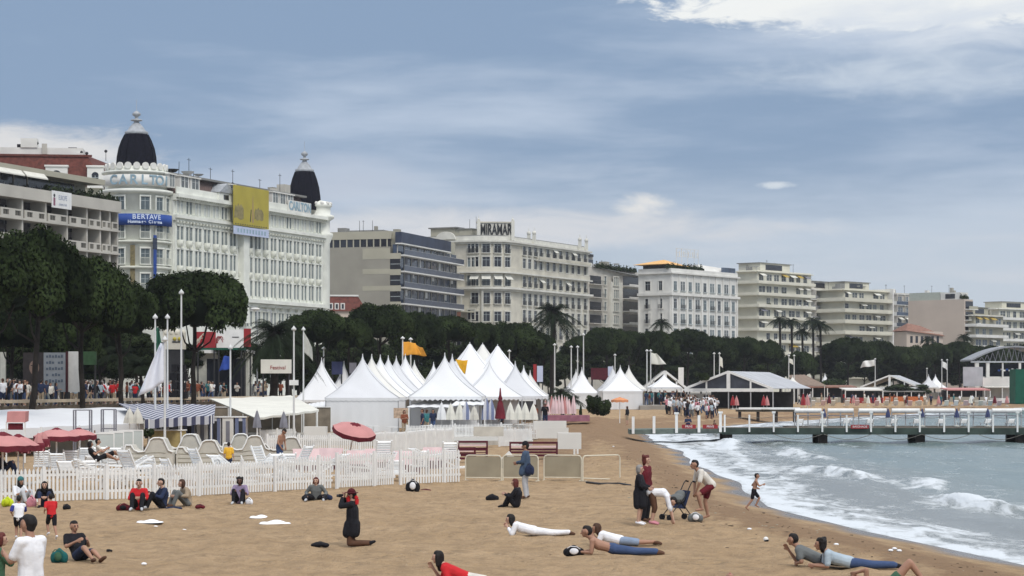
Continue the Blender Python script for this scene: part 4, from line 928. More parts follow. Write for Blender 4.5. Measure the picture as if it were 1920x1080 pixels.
# ------------------------------------------------------------------ trees
def leaf_cloud(C, Rr, per, size, seed, up=.35, flat=1.0):
    """leaf quads scattered on and in the spheres (centres C, radii Rr)"""
    rs = np.random.RandomState(seed); n = len(C) * per; idx = np.repeat(np.arange(len(C)), per)
    d = rs.normal(0, 1, (n, 3)); d /= np.linalg.norm(d, axis=1)[:, None]; rad = Rr[idx] * (.72 + .38 * rs.rand(n) ** .7)
    p = C[idx] + d * rad[:, None] * np.array([1, 1, flat])
    nrm = d + rs.normal(0, .55, (n, 3)) + np.array([0, 0, up]); nrm /= np.linalg.norm(nrm, axis=1)[:, None]
    t = np.cross(nrm, rs.normal(0, 1, (n, 3))); t /= np.linalg.norm(t, axis=1)[:, None]; b = np.cross(nrm, t)
    s = size * (.6 + .8 * rs.rand(n))[:, None]
    V = np.stack([p - t * s, p + b * s * .55, p + t * s, p - b * s * .55], 1).reshape(-1, 3)
    return V, np.arange(4 * n).reshape(-1, 4)
def crown_mesh(seed, kind='pine'):
    """unit crown: radius 1, base at z=0"""
    rs = np.random.RandomState(seed); C = []; Rr = []
    if kind == 'pine':           # umbrella pine: domed top, flat underside, ragged rim
        for k in range(84):
            a = rs.uniform(0, 2 * math.pi); r = math.sqrt(rs.rand()) * .82; z = .16 + .52 * (1 - (r / .92) ** 2) ** .5 * (rs.uniform(.82, 1.0) if k % 4 else rs.uniform(.1, .7)) + rs.uniform(-.03, .03)
            C.append((r * math.cos(a), r * math.sin(a), z)); Rr.append(rs.uniform(.15, .22))
        H = .85
    else:
        for k in range(44):
            v = rs.normal(0, 1, 3); v /= np.linalg.norm(v); r = rs.uniform(.35, .8); C.append((v[0] * r, v[1] * r, .75 + v[2] * r * .85)); Rr.append(rs.uniform(.18, .30))
    C = np.array(C); Rr = np.array(Rr)
    V, F = leaf_cloud(C, Rr, 430 if kind == 'pine' else 300, .030 if kind == 'pine' else .045, seed, flat=.8)
    # opaque inner clumps, coloured darker to paint the shade inside the crown
    mb = MB()
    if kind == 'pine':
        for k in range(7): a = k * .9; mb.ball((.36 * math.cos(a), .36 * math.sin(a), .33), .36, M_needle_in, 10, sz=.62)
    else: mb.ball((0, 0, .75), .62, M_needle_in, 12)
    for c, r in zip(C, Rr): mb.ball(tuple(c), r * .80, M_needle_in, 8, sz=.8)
    iv = np.array(mb.v); iq = [f for f in mb.f]; base = len(V)
    me = bpy.data.meshes.new('crown')
    rsn = np.random.RandomState(seed + 9); iv = iv + rsn.normal(0, .012, iv.shape)
    Vall = np.vstack([V, iv]); Fall = np.vstack([F, np.array(iq) + base])
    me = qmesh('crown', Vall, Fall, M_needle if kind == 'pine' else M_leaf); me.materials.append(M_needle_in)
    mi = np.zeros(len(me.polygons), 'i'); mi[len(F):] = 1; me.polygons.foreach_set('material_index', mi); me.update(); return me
CR_P = [crown_mesh(s, 'pine') for s in (11, 12, 13, 14)]; CR_B = [crown_mesh(s, 'bush') for s in (21, 22, 23)]
def trunk_mesh(seed, h, spread, r0):
    """trunk of height h that forks into limbs reaching into a crown of radius `spread`"""
    r = random.Random(seed); m = MB(); lean = (r.uniform(-.06, .06) * h, r.uniform(-.05, .05) * h); pts = []
    for k in range(6): t = k / 5; pts.append((lean[0] * t ** 1.4 + r.uniform(-.06, .06), lean[1] * t ** 1.4 + r.uniform(-.06, .06), h * t))
    m.path(pts, [r0 * (1 - .35 * k / 5) for k in range(6)], M_bark, 8)
    for k in range(7):
        a = 2 * math.pi * k / 7 + r.uniform(-.3, .3); e = spread * r.uniform(.35, .75); s = pts[r.choice([3, 4, 5])]
        mid = (s[0] + e * .45 * math.cos(a), s[1] + e * .45 * math.sin(a), s[2] + spread * .18); end = (s[0] + e * math.cos(a), s[1] + e * math.sin(a), h + spread * .30)
        m.path([s, mid, end], [r0 * .45, r0 * .3, r0 * .12], M_bark, 6)
    return m
TREE_I = [0]
def tree(u, d, vtop, wpx, label, kind='pine', group='umbrella pines along the promenade', zb=PZF, hk=None, name=None, vbase=None):
    """crown centre at photo column u, crown top at row vtop, crown width wpx photo pixels, d metres away"""
    TREE_I[0] += 1; k = TREE_I[0]; x = PX(u, d); rad = wpx * d / FPX / 2; zt = PZ(vtop, d); hr = .85 if kind == 'pine' else 1.6; sz = rad * (hk or 1.0) * (1.5 if kind == 'pine' else 1.0)
    zc = zt - hr * sz
    root = empty(name or ('pine_tree' if kind == 'pine' else 'dark_fill_tree'), (x, d, zb), 0, label, 'tree', group)
    me = (CR_P if kind == 'pine' else CR_B)[k % (4 if kind == 'pine' else 3)]
    c = bpy.data.objects.new('crown', me); link(c, root, (0, 0, zc - zb), R(k * 77 % 360)); c.scale = (rad, rad, sz)
    h = max(.6, zc - zb + .2 * sz); trunk_mesh(k, h, rad, .018 * h + .08).build('trunk', root)
    return root
# the big pines at left
tree(-25, 112, 436, 260, 'big dark pine cut by the left edge of the photo', hk=.95)
tree(62, 122, 418, 235, 'tallest dark pine, filling the left corner beneath the balcony block', hk=1.25)
tree(155, 132, 468, 205, 'dark pine with its crown before the beige balconies, second from the tallest', hk=1.2)
tree(228, 142, 520, 145, 'smaller dark pine between the tall corner group and the round-topped pine', hk=1.3)
tree(362, 152, 498, 218, 'round-topped umbrella pine standing alone before the white grand hotel', hk=.92)
tree(20, 150, 540, 180, 'shadowed pine behind the tallest pine, low crown at left edge', hk=1.1)
tree(120, 160, 560, 170, 'shadowed pine with low crown behind the big left pines', hk=1.1)
mids = [(598, 205, 577, 128, 'wide pine in front of the low dark-red-roofed house'), (655, 215, 588, 110, 'low pine between the wide pine and the tall humped one'), (712, 228, 567, 128, 'tall humped pine before the tan modern block'),
        (782, 240, 574, 130, 'broad pine below the dark glass balconies'), (842, 246, 592, 100, 'pine with yellowish top left of the cream corner hotel'), (905, 262, 600, 90, 'small rounded grey-green pine behind the tall white tents'),
        (962, 272, 596, 128, 'broad pine under the corner hotel with the rooftop sign'), (1008, 285, 622, 90, 'low pine left of the tall palm'), (1095, 322, 622, 80, 'pine right of the tall palm'),
        (1138, 332, 611, 106, 'tall pine at the foot of the grey-beige block'), (1182, 342, 618, 70, 'narrow pine left of the white hotel front'), (1228, 350, 612, 110, 'broad pine before the white hotel'),
        (1288, 362, 616, 90, 'pine before the right half of the white hotel'), (1340, 374, 620, 96, 'pine below the right end of the white hotel'), (1392, 386, 632, 80, 'low pine before the pale cream block'),
        (1438, 398, 634, 80, 'pine beside the slim palms at left'), (1590, 425, 627, 96, 'dome-shaped pine before the beige end-wall block'), (1645, 436, 636, 86, 'pine below the blue-glass building'),
        (1700, 446, 640, 90, 'pine below the small villa'), (1752, 455, 642, 80, 'pine under the blank pink wall'), (1800, 464, 638, 80, 'pine under the right edge of the pink wall'),
        (1850, 474, 640, 84, 'pine behind the stage roof at left'), (1905, 485, 645, 90, 'pine behind the stage roof at the right edge'), (1500, 410, 650, 80, 'low pine between the palm groups')]
for i, (u, d, v, w, l) in enumerate(mids): tree(u, d, v + (0, 3, -2, 5, -3)[i % 5], w * (1.12, .92, 1.05, .86)[i % 4], l, hk=(.80, 1.05, .90, 1.2)[i % 4])
# low trees added across the road to darken the gaps under the pines
lo = [(60, 175, 610, 120), (190, 178, 605, 110), (255, 182, 612, 90), (430, 190, 628, 80), (560, 236, 628, 100), (630, 246, 632, 100), (690, 256, 630, 100), (755, 262, 628, 100), (820, 272, 630, 100), (880, 282, 634, 90), (940, 292, 636, 90), (1000, 305, 648, 80), (1060, 330, 655, 66), (1110, 345, 652, 66),
      (1165, 362, 650, 80), (1215, 372, 650, 80), (1265, 382, 650, 80), (1315, 392, 652, 80), (1365, 400, 652, 76), (1415, 408, 655, 76), (1465, 418, 664, 60), (1545, 430, 660, 66), (1620, 445, 660, 76), (1675, 455, 662, 76), (1725, 462, 664, 76), (1775, 470, 664, 76), (1825, 480, 666, 76), (1880, 490, 668, 76)]
names = ['first', 'second', 'third', 'fourth', 'fifth', 'sixth', 'seventh', 'eighth', 'ninth', 'tenth', 'eleventh', 'twelfth', 'thirteenth', 'fourteenth', 'fifteenth', 'sixteenth', 'seventeenth', 'eighteenth', 'nineteenth', 'twentieth']
def nth(i): 
    if i >= 100: return 'hundred-and-' + nth(i - 100)
    if i == 99: return 'hundredth'
    if i < 20: return names[i]
    t = ['twenty', 'thirty', 'forty', 'fifty', 'sixty', 'seventy', 'eighty', 'ninety'][(i + 1) // 10 - 2]; r = (i + 1) % 10
    return t + ('-' + names[r - 1] if r else 'th') if r else t[:-1] + 'ieth'
lo += [(u + 28, d + 9, 672 if u > 480 else 640, w * 1.05) for u, d, v, w in lo] + [(u, 205 + (u % 7), 648 + u % 11, 96) for u in range(-30, 600, 42) if not 340 < u < 480] + [(0, 168, 622, 110), (95, 170, 625, 110), (150, 176, 628, 110), (300, 186, 640, 90), (350, 190, 642, 80), (395, 194, 640, 90)]
lo.sort()
for i, (u, d, v, w) in enumerate(lo): tree(u, d, v, w, 'low tree added to darken the gap under the pines, ' + nth(i) + ' from the left', 'bush', 'trees added to darken gaps across the road', hk=.80)

def frond_mesh(seed, n, L, droop, upr=(.15, 1.25), wid=.42, dens=26):
    rs = np.random.RandomState(seed); V = []; F = []
    for k in range(n):
        a = 2 * math.pi * k / n + rs.uniform(-.2, .2); e = rs.uniform(*upr); l = L * rs.uniform(.8, 1.1)
        d = np.array([math.cos(a), math.sin(a)]); pts = []
        for j in range(dens + 1):
            t = j / dens; r = l * (math.cos(e) * t + .12 * t * t); z = l * (math.sin(e) * t - droop * t * t * (1.1 if e < .9 else .8)); pts.append(np.array([d[0] * r, d[1] * r, z]))
        side = np.array([-d[1], d[0], 0])
        for j in range(1, dens):
            t = j / dens; w = wid * (math.sin(math.pi * min(1, t * .9 + .12)) ** .6); p = pts[j]; q = pts[j + 1] - pts[j]
            for s in (-1, 1):
                tip = p + side * s * w + q * 2.2 + np.array([0, 0, -w * .55 + rs.uniform(-.06, .03)]); b = len(V); V += [p - q * .28, p + q * .28, tip + q * .12, tip - q * .12]; F.append([b, b + 1, b + 2, b + 3])
            b = len(V); V += [p - side * .025, p + side * .025, p + q + side * .02, p + q - side * .02]; F.append([b, b + 1, b + 2, b + 3])
    return qmesh('fronds', np.array(V), np.array(F), M_palm)
FR = [frond_mesh(31, 74, 3.1, .75, (-.35, 1.3)), frond_mesh(32, 38, 2.6, .85), frond_mesh(33, 40, 1.6, .7, (.3, 1.4), .3)]
def palm(u, d, vc, label, k=0, sc=1.0, zb=PZF, tr=.22, group='palms along the sea front', name='palm_tree', fan=False):
    x = PX(u, d); zc = PZ(vc, d); root = empty(name, (x, d, zb), 0, label, 'palm', group); h = zc - zb
    m = MB(); n = max(4, int(h / .5)); pts = [(.15 * math.sin(i / n * 2 + k), .1 * i / n, h * i / n) for i in range(n + 1)]
    m.path(pts, [tr * (1.25 if i == 0 else 1.0 if i % 2 else .9) for i in range(n + 1)], M_bark, 8); m.ball((pts[-1][0], pts[-1][1], h), tr * 1.9, M_bark, 8)
    m.build('trunk', root); o = bpy.data.objects.new('fronds', FR[k]); link(o, root, (pts[-1][0], pts[-1][1], h), R(u * 7 % 360)); o.scale = (sc, sc, sc); return root
palm(1035, 292, 590, 'tall date palm with thick trunk in front of the cream corner hotel', 0, 1.3, tr=.38, group=None)
palm(512, 172, 632, 'bushy palm with wide fronds near the white banner at left', 0, 1.15, tr=.35, group=None)
palm(538, 178, 650, 'lower bushy palm just right of the white banner, behind the flagpoles', 1, 1.0, tr=.3, group=None)
for i, (u, v, s, t) in enumerate(((1462, 600, 1, 'slim palm leftmost in the pair before the pale cream block'), (1484, 604, 1, 'slim palm second in the pair before the pale cream block'), (1504, 622, .9, 'slim palm lowest of the group in the gap between pines'), (1524, 603, 1.15, 'slim palm tallest of the group before the grey and beige block'), (1538, 610, 1.1, 'slim palm rightmost of the group before the grey and beige block'))):
    palm(u, 425, v, t, 1, s, tr=.24)
palm(1240, 365, 606, 'small palm tip rising above the pines before the white hotel', 1, .9); palm(1808, 470, 632, 'small palm tip above the pines below the pink wall', 1, .9); palm(1740, 462, 636, 'tiny palm crown above the pines under the villa', 1, .8)
palm(265, 150, 690, 'thin drooping palm under the left pines beside the white flag', 2, 1.0, tr=.12); palm(225, 165, 668, 'thin palm behind the crowd beneath the left pines', 2, 1.3, tr=.14)
palm(1052, 176, 738, 'short bushy palm planted between the two groups of white tents', 1, .62, zb=.3, tr=.2, group=None); palm(1074, 182, 752, 'second, smaller bushy palm beside the pink closed parasols', 2, .8, zb=.3, tr=.15, group=None)
def shrub(u, d, v0, v1, wpx, label, seed, cone=False):
    x = PX(u, d); z0 = PZ(v1, d); h = PZ(v0, d) - z0; w = wpx * d / FPX / 2
    root = empty('shrub', (x, d, z0), 0, label, 'shrub'); rs = np.random.RandomState(seed); n = 26
    C = np.stack([rs.uniform(-.7, .7, n), rs.uniform(-.7, .7, n), rs.uniform(.15, .85, n)], 1); 
    if cone: C[:, :2] *= (1 - C[:, 2:3])
    V, F = leaf_cloud(C, np.full(n, .28 if not cone else .18), 160, .09, seed); V = V * np.array([w, w, h]); link(bpy.data.objects.new('foliage', qmesh('foliage', V, F, M_leaf)), root)
    MB().tube((0, 0, -.1), (0, 0, h * .7), .06, .03, M_bark, 6).build('stem', root)
shrub(1089, 168, 758, 783, 11, 'small dark cone-shaped shrub on the sand mound', 3, True)
shrub(1122, 178, 744, 776, 48, 'low spreading dark bush on the sand mound before the small tents', 8)
shrub(276, 108, 805, 818, 26, 'dark round shrub behind the cream mattress stacks', 4)
shrub(1320, 262, 700, 712, 24, 'dark hedge clump behind the grey marquee', 5)
shrub(1560, 400, 712, 740, 60, 'brown-green hedge in front of the far beach bars', 6); shrub(1700, 400, 722, 738, 90, 'long green hedge below the grey canopy of the far beach bars', 7)
# ------------------------------------------------------------------ pagoda tents
TI = [0]
def tent_mesh(w, ze, zp, round_=False, valance=True):
    TI[0] += 1; fab = (M_fabA, M_fabric, M_fabB, M_fabA, M_fabC)[TI[0] % 5]
    """square pagoda canopy of half width w, eave at ze, peak at zp"""
    m = MB(); n = 14
    prof = []
    for j in range(n + 1):
        t = j / n
        if round_: r = w * (1 - t) ** 1.15 + .16 * (1 - t) + .10 * t; z = ze + (zp - ze) * (t ** .95)
        else: r = w * ((1 - t) ** 1.62 * .84 + (1 - t) * .16) + .03; z = ze + (zp - ze) * t
        prof.append((r, z))
    vs = []; q = 24
    for r, z in prof:
        for i in range(q):
            a = 2 * math.pi * i / q + math.pi / 4; c, s_ = math.cos(a), math.sin(a)
            k = 1 / max(abs(c), abs(s_)); sag = 1 - .05 * math.sin(math.pi * ((i % 6) / 6)) ; t = (z - ze) / (zp - ze); rnd = min(1, t * 1.3); kk = (k * sag) * (1 - rnd) + 1.12 * rnd
            vs.append((r * kk * c, r * kk * s_, z))
    fs = [(j * q + i, j * q + (i + 1) % q, (j + 1) * q + (i + 1) % q, (j + 1) * q + i) for j in range(n) for i in range(q)] + [tuple((n) * q + i for i in range(q))]
    m.add(vs, fs, fab, True)
    for c in range(4):
        i = c * 6; m.path([(vs[j * q + i][0] * 1.005, vs[j * q + i][1] * 1.005, vs[j * q + i][2]) for j in range(n + 1)], .022, M_steel, 4)
    return m
def valance_mb(w, z):
    m = MB(); k = 14
    for sx, sy, ax in ((0, -1, 0), (0, 1, 0), (-1, 0, 1), (1, 0, 1)):
        top = []; bot = []
        for i in range(k * 2 + 1):
            t = -w + w * i / k; p = (t, sy * (w + .012)) if ax == 0 else (sx * (w + .012), t)
            top.append((p[0], p[1], z + .02)); bot.append((p[0], p[1], z - .16 - (.10 if i % 2 else 0)))
        n = len(top); m.add(top + bot, [(i, i + 1, n + i + 1, n + i) for i in range(n - 1)], M_fabric)
    return m
def tent(u, d, vp, ve, wpx, label, rot=8, round_=False, walls=(), zb=None, group='white pagoda tents', canopy_only=False):
    x = PX(u, d); w = wpx * d / FPX / 2; zp = PZ(vp, d); ze = PZ(ve, d); zb = gz(x, d) if zb is None else zb
    root = empty('pagoda_tent', (x, d, zb), R(rot), label, 'tent', group)
    tent_mesh(w, ze - zb, zp - zb, round_).build('canopy', root); valance_mb(w, ze - zb).build('valance', root)
    for sx in (-1, 1):
        for sy in (-1, 1): MB().tube((sx * (w - .06), sy * (w - .06), 0), (sx * (w - .06), sy * (w - .06), ze - zb), .05, .05, M_steel, 6).build('leg', root)
    f = MB(); f.tube((0, 0, zp - zb - .2), (0, 0, zp - zb + .18), .05, .03, M_fabric, 6); f.build('mast_tip', root)
    for s in walls:
        m = MB(); z1 = ze - zb - .1
        def wl(i, j):
            t = -w * .97 + 2 * w * .97 * i; o = .04 * math.sin(i * 40) * (1 - j) + w - .03
            return {'f': (t, -o, z1 * j), 'b': (t, o, z1 * j), 'l': (-o, t, z1 * j), 'r': (o, t, z1 * j)}[s]
        m.grid(wl, 24, 3, M_fabric); m.build('side_wall', root)
    return root
T = [(603, 196, 674, 750, 100, 'leftmost of the big white pagoda tents, open sided, beside the flagpoles', 4, False, 'b'),
     (680, 154, 668, 746, 136, 'nearest white pagoda tent with closed front wall', 3, False, 'fblr'),
     (645, 215, 680, 742, 62, 'small white tent peak between the leftmost and the nearest tent', 5, False, ''),
     (697, 160, 668, 745, 126, 'white tent second in the row behind the nearest closed tent', 4, False, 'fl'),
     (713, 166, 669, 744, 120, 'white tent third in the row behind the nearest closed tent', 4, False, 'l'),
     (728, 172, 670, 743, 116, 'white tent fourth in the row behind the nearest closed tent', 4, False, ''),
     (743, 178, 671, 742, 112, 'white tent fifth in the row behind the nearest closed tent', 4, False, ''),
     (760, 185, 667, 741, 106, 'white tent sixth in the row, under the left orange flag', 4, False, ''),
     (777, 192, 679, 741, 96, 'white tent seventh and last in the row behind the nearest tent', 4, False, ''),
     (813, 200, 682, 741, 80, 'small white tent peak in the dip left of the central tent', 4, False, ''),
     (834, 150, 666, 744, 134, 'central white pagoda tent open above the closed cream parasols', 3, False, 'b'),
     (848, 157, 668, 743, 120, 'white tent directly behind the central tent, beside the yellow flag', 3, False, 'r'),
     (881, 188, 645, 742, 150, 'leftmost of the three tall blunt-topped tents', 6, True, ''),
     (905, 196, 646, 741, 140, 'middle one of the three tall blunt-topped tents', 6, True, ''),
     (933, 188, 649, 741, 144, 'rightmost of the three tall blunt-topped tents', 6, True, ''),
     (918, 160, 680, 744, 118, 'low white tent before the three blunt-topped tents', 3, False, 'b'),
     (966, 166, 681, 743, 92, 'white tent with pointed peak right of the blunt-topped tents', 5, False, 'lr'),
     (982, 174, 689, 743, 84, 'second-last white tent at the right end of the large group', 5, False, 'r'),
     (994, 182, 698, 742, 66, 'last and lowest white tent at the right end of the large group', 5, False, 'fr'),
     (1091, 262, 691, 737, 58, 'white pagoda tent behind the sand mound, closed walls, left of its small group', 4, False, 'fblr'),
     (1080, 276, 694, 734, 50, 'white tent peeking behind the left tent of the small group', 4, False, 'l'),
     (1149, 272, 688, 731, 54, 'white tent behind the wide tent of the small group', 4, False, 'l'),
     (1163, 258, 687, 733, 76, 'wide white tent with long closed wall at the centre of the small group', 4, False, 'fblr'),
     (1179, 268, 687, 730, 60, 'white tent with a draped right corner in the small group', 4, False, 'r'),
     (1245, 268, 701, 726, 58, 'white tent with dark guy edges behind the beach crowd', 4, False, ''),
     (1547, 420, 701, 722, 26, 'lone small white tent peak beyond the pier', 4, False, ''),
     (1741, 430, 703, 726, 30, 'left one of two small white tent peaks below the far pines', 4, False, ''),
     (1754, 432, 703, 727, 34, 'right one of two small white tent peaks below the far pines', 4, False, ''),
     (1486, 330, 706, 724, 36, 'small bright white tent just right of the grey marquee', 4, False, '')]
for a in T: tent(*a[:5], a[5], a[6], a[7], a[8])
def marquee(u, d, wpx, vr, ve, vb, deep, label, dark=True, group=None, rot=12, roofm=None, legs=True):
    """gable-fronted clear-span marquee, gable facing the camera"""
    x = PX(u, d); w = wpx * d / FPX / 2; zr = PZ(vr, d); ze = PZ(ve, d); zb = gz(x, d); root = empty('marquee_tent', (x, d, zb), R(rot), label, 'tent', group); zr -= zb; ze -= zb
    r = MB(); rm = roofm or M_greyroof
    r.add([(-w, 0, ze), (0, 0, zr), (0, deep, zr), (-w, deep, ze), (-w, 0, ze + .08), (0, 0, zr + .08), (0, deep, zr + .08), (-w, deep, ze + .08)], [(3, 2, 1, 0), (4, 5, 6, 7), (0, 1, 5, 4), (2, 3, 7, 6), (0, 4, 7, 3)], rm)
    r.add([(w, 0, ze), (0, 0, zr), (0, deep, zr), (w, deep, ze), (w, 0, ze + .08), (0, 0, zr + .08), (0, deep, zr + .08), (w, deep, ze + .08)], [(0, 1, 2, 3), (7, 6, 5, 4), (4, 5, 1, 0), (6, 7, 3, 2), (3, 7, 4, 0)], rm)
    r.build('roof', root)
    f = MB(); f.bar((-w, -.06, ze), (0, -.06, zr), .12, .28, M_white); f.bar((w, -.06, ze), (0, -.06, zr), .12, .28, M_white); f.box(-w, w, -.14, .02, ze - .35, ze + .05, M_white); f.box(-.22, .22, -.13, .01, ze + .05, zr - .1, M_white)
    for q in (-.5, .5): f.box(q * w - .1, q * w + .1, -.12, 0, ze + .05, ze + (zr - ze) * .5, M_white)
    f.build('gable_frame', root)
    if dark: MB().add([(-w + .3, .05, ze), (w - .3, .05, ze), (0, .05, zr - .1)], [(0, 1, 2)], mat('dim_window_film', (.05, .055, .07), .3, .4, .8)).build('gable_window', root)
    if legs:
        for q in (-1, -.5, 0, .5, 1):
            for yy in (0, deep): MB().box(q * w - .06, q * w + .06, yy - .06, yy + .06, 0, ze - .36, M_steel).build('leg', root)
    MB().box(-w + .2, w - .2, deep * .55, deep * .55 + .1, 0, ze - .4, M_dark).build('back_wall', root)
    return root
marquee(1366, 262, 170, 697, 729, 760, 22, 'large grey marquee with glazed gable behind the beach crowd', rot=-20)
marquee(1247, 280, 86, 696, 730, 760, 6, 'dark-edged canopy behind the small white tent', dark=False, rot=0, roofm=M_roof)
marquee(1668, 400, 110, 704, 726, 750, 14, 'pale grey marquee among the far beach bars', rot=-18, dark=False)
def fabric_canopy(name, label, cat, pts, m, thick=.06, legs=None, frame=None):
    """single sheet with thickness: 4 corners (u,v,d) near-left, near-right, far-right, far-left"""
    V = [P(*p) for p in pts]; o = V[0].copy(); o.z = gz(o.x, o.y); root = empty(name, o, 0, label, cat)
    m_ = MB()
    def fn(i, j):
        a = V[0].lerp(V[1], i); b = V[3].lerp(V[2], i); p = a.lerp(b, j) - o; p.z -= .10 * math.sin(math.pi * i * 4) ** 2 * .5; return p
    n = 16; m_.grid(fn, n, 5, m); m_.grid(lambda i, j: Vector(fn(1 - i, j)) - Vector((0, 0, thick)), n, 5, m)
    if frame: m_.add([fn(i / n, 0) for i in range(n + 1)] + [Vector(fn(i / n, 0)) - Vector((0, 0, frame)) for i in range(n + 1)], [(i, i + 1, n + 2 + i, n + 1 + i) for i in range(n)], m)
    m_.build('canopy', root)
    for i, p in enumerate(legs or []):
        q = V[0].lerp(V[1], p) - o; MB().tube((q.x, q.y, 0), (q.x, q.y, q.z), .05, .05, M_white, 6).build('post', root)
    return root
# beach-bar roofs under the promenade at left
fabric_canopy('awning', 'long white flat awning of the beach bar under the promenade wall at left', 'awning', [(-60, 806, 104), (268, 792, 112), (272, 762, 126), (-60, 769, 118)], M_fabric, legs=(.1, .4, .62, .8, .98), frame=.5)
fabric_canopy('striped_awning', 'blue and white striped awning at the foot of the big white flag', 'awning', [(272, 786, 108), (402, 778, 116), (404, 758, 126), (222, 756, 122)], M_stripe, legs=(.05, .5, .95), frame=.45)
fabric_canopy('awning', 'sloping cream awning left of the tents behind the two closed grey parasols', 'awning', [(478, 783, 118), (598, 768, 134), (545, 741, 160), (392, 747, 140)], M_fabric2, legs=(.03, .5, .97), frame=.12)
fabric_canopy('awning', 'small low white awning between the leftmost and the nearest tent', 'awning', [(555, 772, 150), (612, 770, 152), (610, 752, 160), (580, 756, 158)], M_fabric, legs=(.3, .9))
fabric_canopy('awning', 'low white awning in front of the central tent at left', 'awning', [(762, 763, 146), (852, 763, 146), (860, 745, 152), (808, 746, 152)], M_fabric, legs=(.05, .95))
fabric_canopy('awning', 'low white awning in front of the central tent at right', 'awning', [(845, 760, 144), (912, 758, 146), (900, 744, 151), (866, 744, 151)], M_fabric, legs=(.05, .95))
# far beach bars
def bar_row(u0, u1, d, v0, v1, label, roofm, wallm, seed):
    z0 = PZ(v1, d); z1 = PZ(v0, d); x0, x1 = PX(u0, d), PX(u1, d); gzv = gz((x0 + x1) / 2, d); root = empty('beach_bar', ((x0 + x1) / 2, d, gzv), 0, label, 'beach bar'); x0 -= root.location.x; x1 -= root.location.x; r = random.Random(seed)
    MB().hexa([(x0, -3, z1 - gzv - .5), (x1, -3, z1 - gzv - .5), (x0, 4, z1 - gzv - .1), (x1, 4, z1 - gzv - .1), (x0, -3, z1 - gzv - .3), (x1, -3, z1 - gzv - .3), (x0, 4, z1 - gzv), (x1, 4, z1 - gzv)], roofm).build('roof', root)
    MB().box(x0 + .3, x1 - .3, 2, 4, 0, z1 - gzv - .45, M_dark).build('wall', root)
    n = max(2, int((x1 - x0) / 2.5))
    for k in range(n + 1): x = x0 + (x1 - x0) * k / n; MB().box(x - .07, x + .07, -2.95, -2.8, 0, z1 - gzv - .52, M_white).build('post', root)
    MB().box(x0, x1, -3.1, -3.02, 0, .9, wallm).build('front_panel', root)
bar_row(1492, 1602, 380, 722, 742, 'far beach bar with white posts right of the grey marquee', M_terra, M_tan, 1)
bar_row(1580, 1650, 360, 727, 745, 'far beach bar with red and white front beyond the pier', M_whiteb, M_red, 2)
bar_row(1650, 1730, 400, 730, 748, 'far beach bar with bright orange front among hedges', M_roof, mat('orange_panel', (.50, .15, .05), .8, .2), 3)
bar_row(1770, 1850, 390, 727, 747, 'far beach bar with pink roof left of the stage', M_pinkf, M_tan, 4)
bar_row(1840, 1905, 400, 722, 745, 'far beach bar with pale roof below the stage', M_whiteb, M_white, 5)
bar_row(1440, 1480, 300, 735, 757, 'small grey-blue bar at the right end of the grey marquee', M_whiteb, M_ltblue, 6)
def brown_awning():
    fabric_canopy('awning', 'brown tiled pitched awning right of the grey marquee', 'awning', [(1492, 722, 350), (1552, 724, 350), (1508, 702, 362), (1478, 703, 362)], mat('brown_awning', (.22, .16, .12), .8, .2), legs=(.1, .9))
brown_awning()
# promenade kiosks seen among the trees
def kiosk(u0, u1, v0, d, label, roofm, wallm, cat='kiosk', zb=PZF, open_=(.25, .95)):
    x0, x1 = PX(u0, d), PX(u1, d); xc = (x0 + x1) / 2; w = (x1 - x0) / 2; h = PZ(v0, d) - zb; root = empty('kiosk', (xc, d, zb), 0, label, cat)
    b = MB(); b.box(-w, w, 0, 3, 0, h - .3, wallm); b.build('wall', root); MB().box(-w - .2, w + .2, -.7, 3.1, h - .3, h, roofm).build('roof', root)
    a, c = -w + 2 * w * open_[0], -w + 2 * w * open_[1]; MB().box(a, c, -.05, -.004, .2, h - .8, M_darkglass).build('opening', root); return root, w, h
kiosk(362, 466, 656, 190, 'cream kiosk with dark opening under the red and white hoardings', M_white, mat('kiosk_cream', (.50, .50, .44), .8, .1))
def hoarding(u0, u1, v0, v1, d, label, m, legs=True, thick=.25, cat='hoarding', zb=PZF, name='hoarding'):
    x0, x1 = PX(u0, d), PX(u1, d); w = (x1 - x0) / 2; z0, z1 = PZ(v1, d) - zb, PZ(v0, d) - zb; root = empty(name, ((x0 + x1) / 2, d, zb), 0, label, cat)
    b = MB(); b.box(-w, w, 0, thick, z0, z1, m); o = b.build('panel', root)
    if legs:
        for s in (-.85, .85): MB().box(s * w - .06, s * w + .06, thick * .5 - .05, thick * .5 + .05, 0, z0, M_dark).build('post', root)
    return root, w, z0, z1, o
r_, w_, z0_, z1_, o_ = hoarding(368, 404, 622, 652, 186, 'red hoarding with scribbled drawing above the cream kiosk', M_red)
q = MB()
for k in range(5): a = k * 1.1; q.path([(-.5 + .35 * math.cos(a + t), -.015, (z0_ + z1_) / 2 + (.15 + .1 * k) * math.sin(a * 1.3 + t * 1.7)) for t in np.linspace(0, 3, 8)], .025, M_creamtube, 4)
q.build('drawing', o_)
r_, w_, z0_, z1_, o_ = hoarding(406, 456, 618, 652, 187, 'white hoarding with faint red drawing right of the red one', M_white)
q = MB(); q.box(.2, .8, -.03, -.004, (z0_ + z1_) / 2 + .1, (z0_ + z1_) / 2 + .17, M_dark)
for k in range(4): q.path([(-.9 + .3 * math.cos(k + t), -.015, (z0_ + z1_) / 2 - .1 + .3 * math.sin(k * 2 + t * 1.4)) for t in np.linspace(0, 3, 7)], .03, M_red, 4)
q.build('drawing', o_)
hoarding(457, 470, 616, 650, 188, 'dark red narrow hoarding with white stripes beside the bushy palm', M_red)
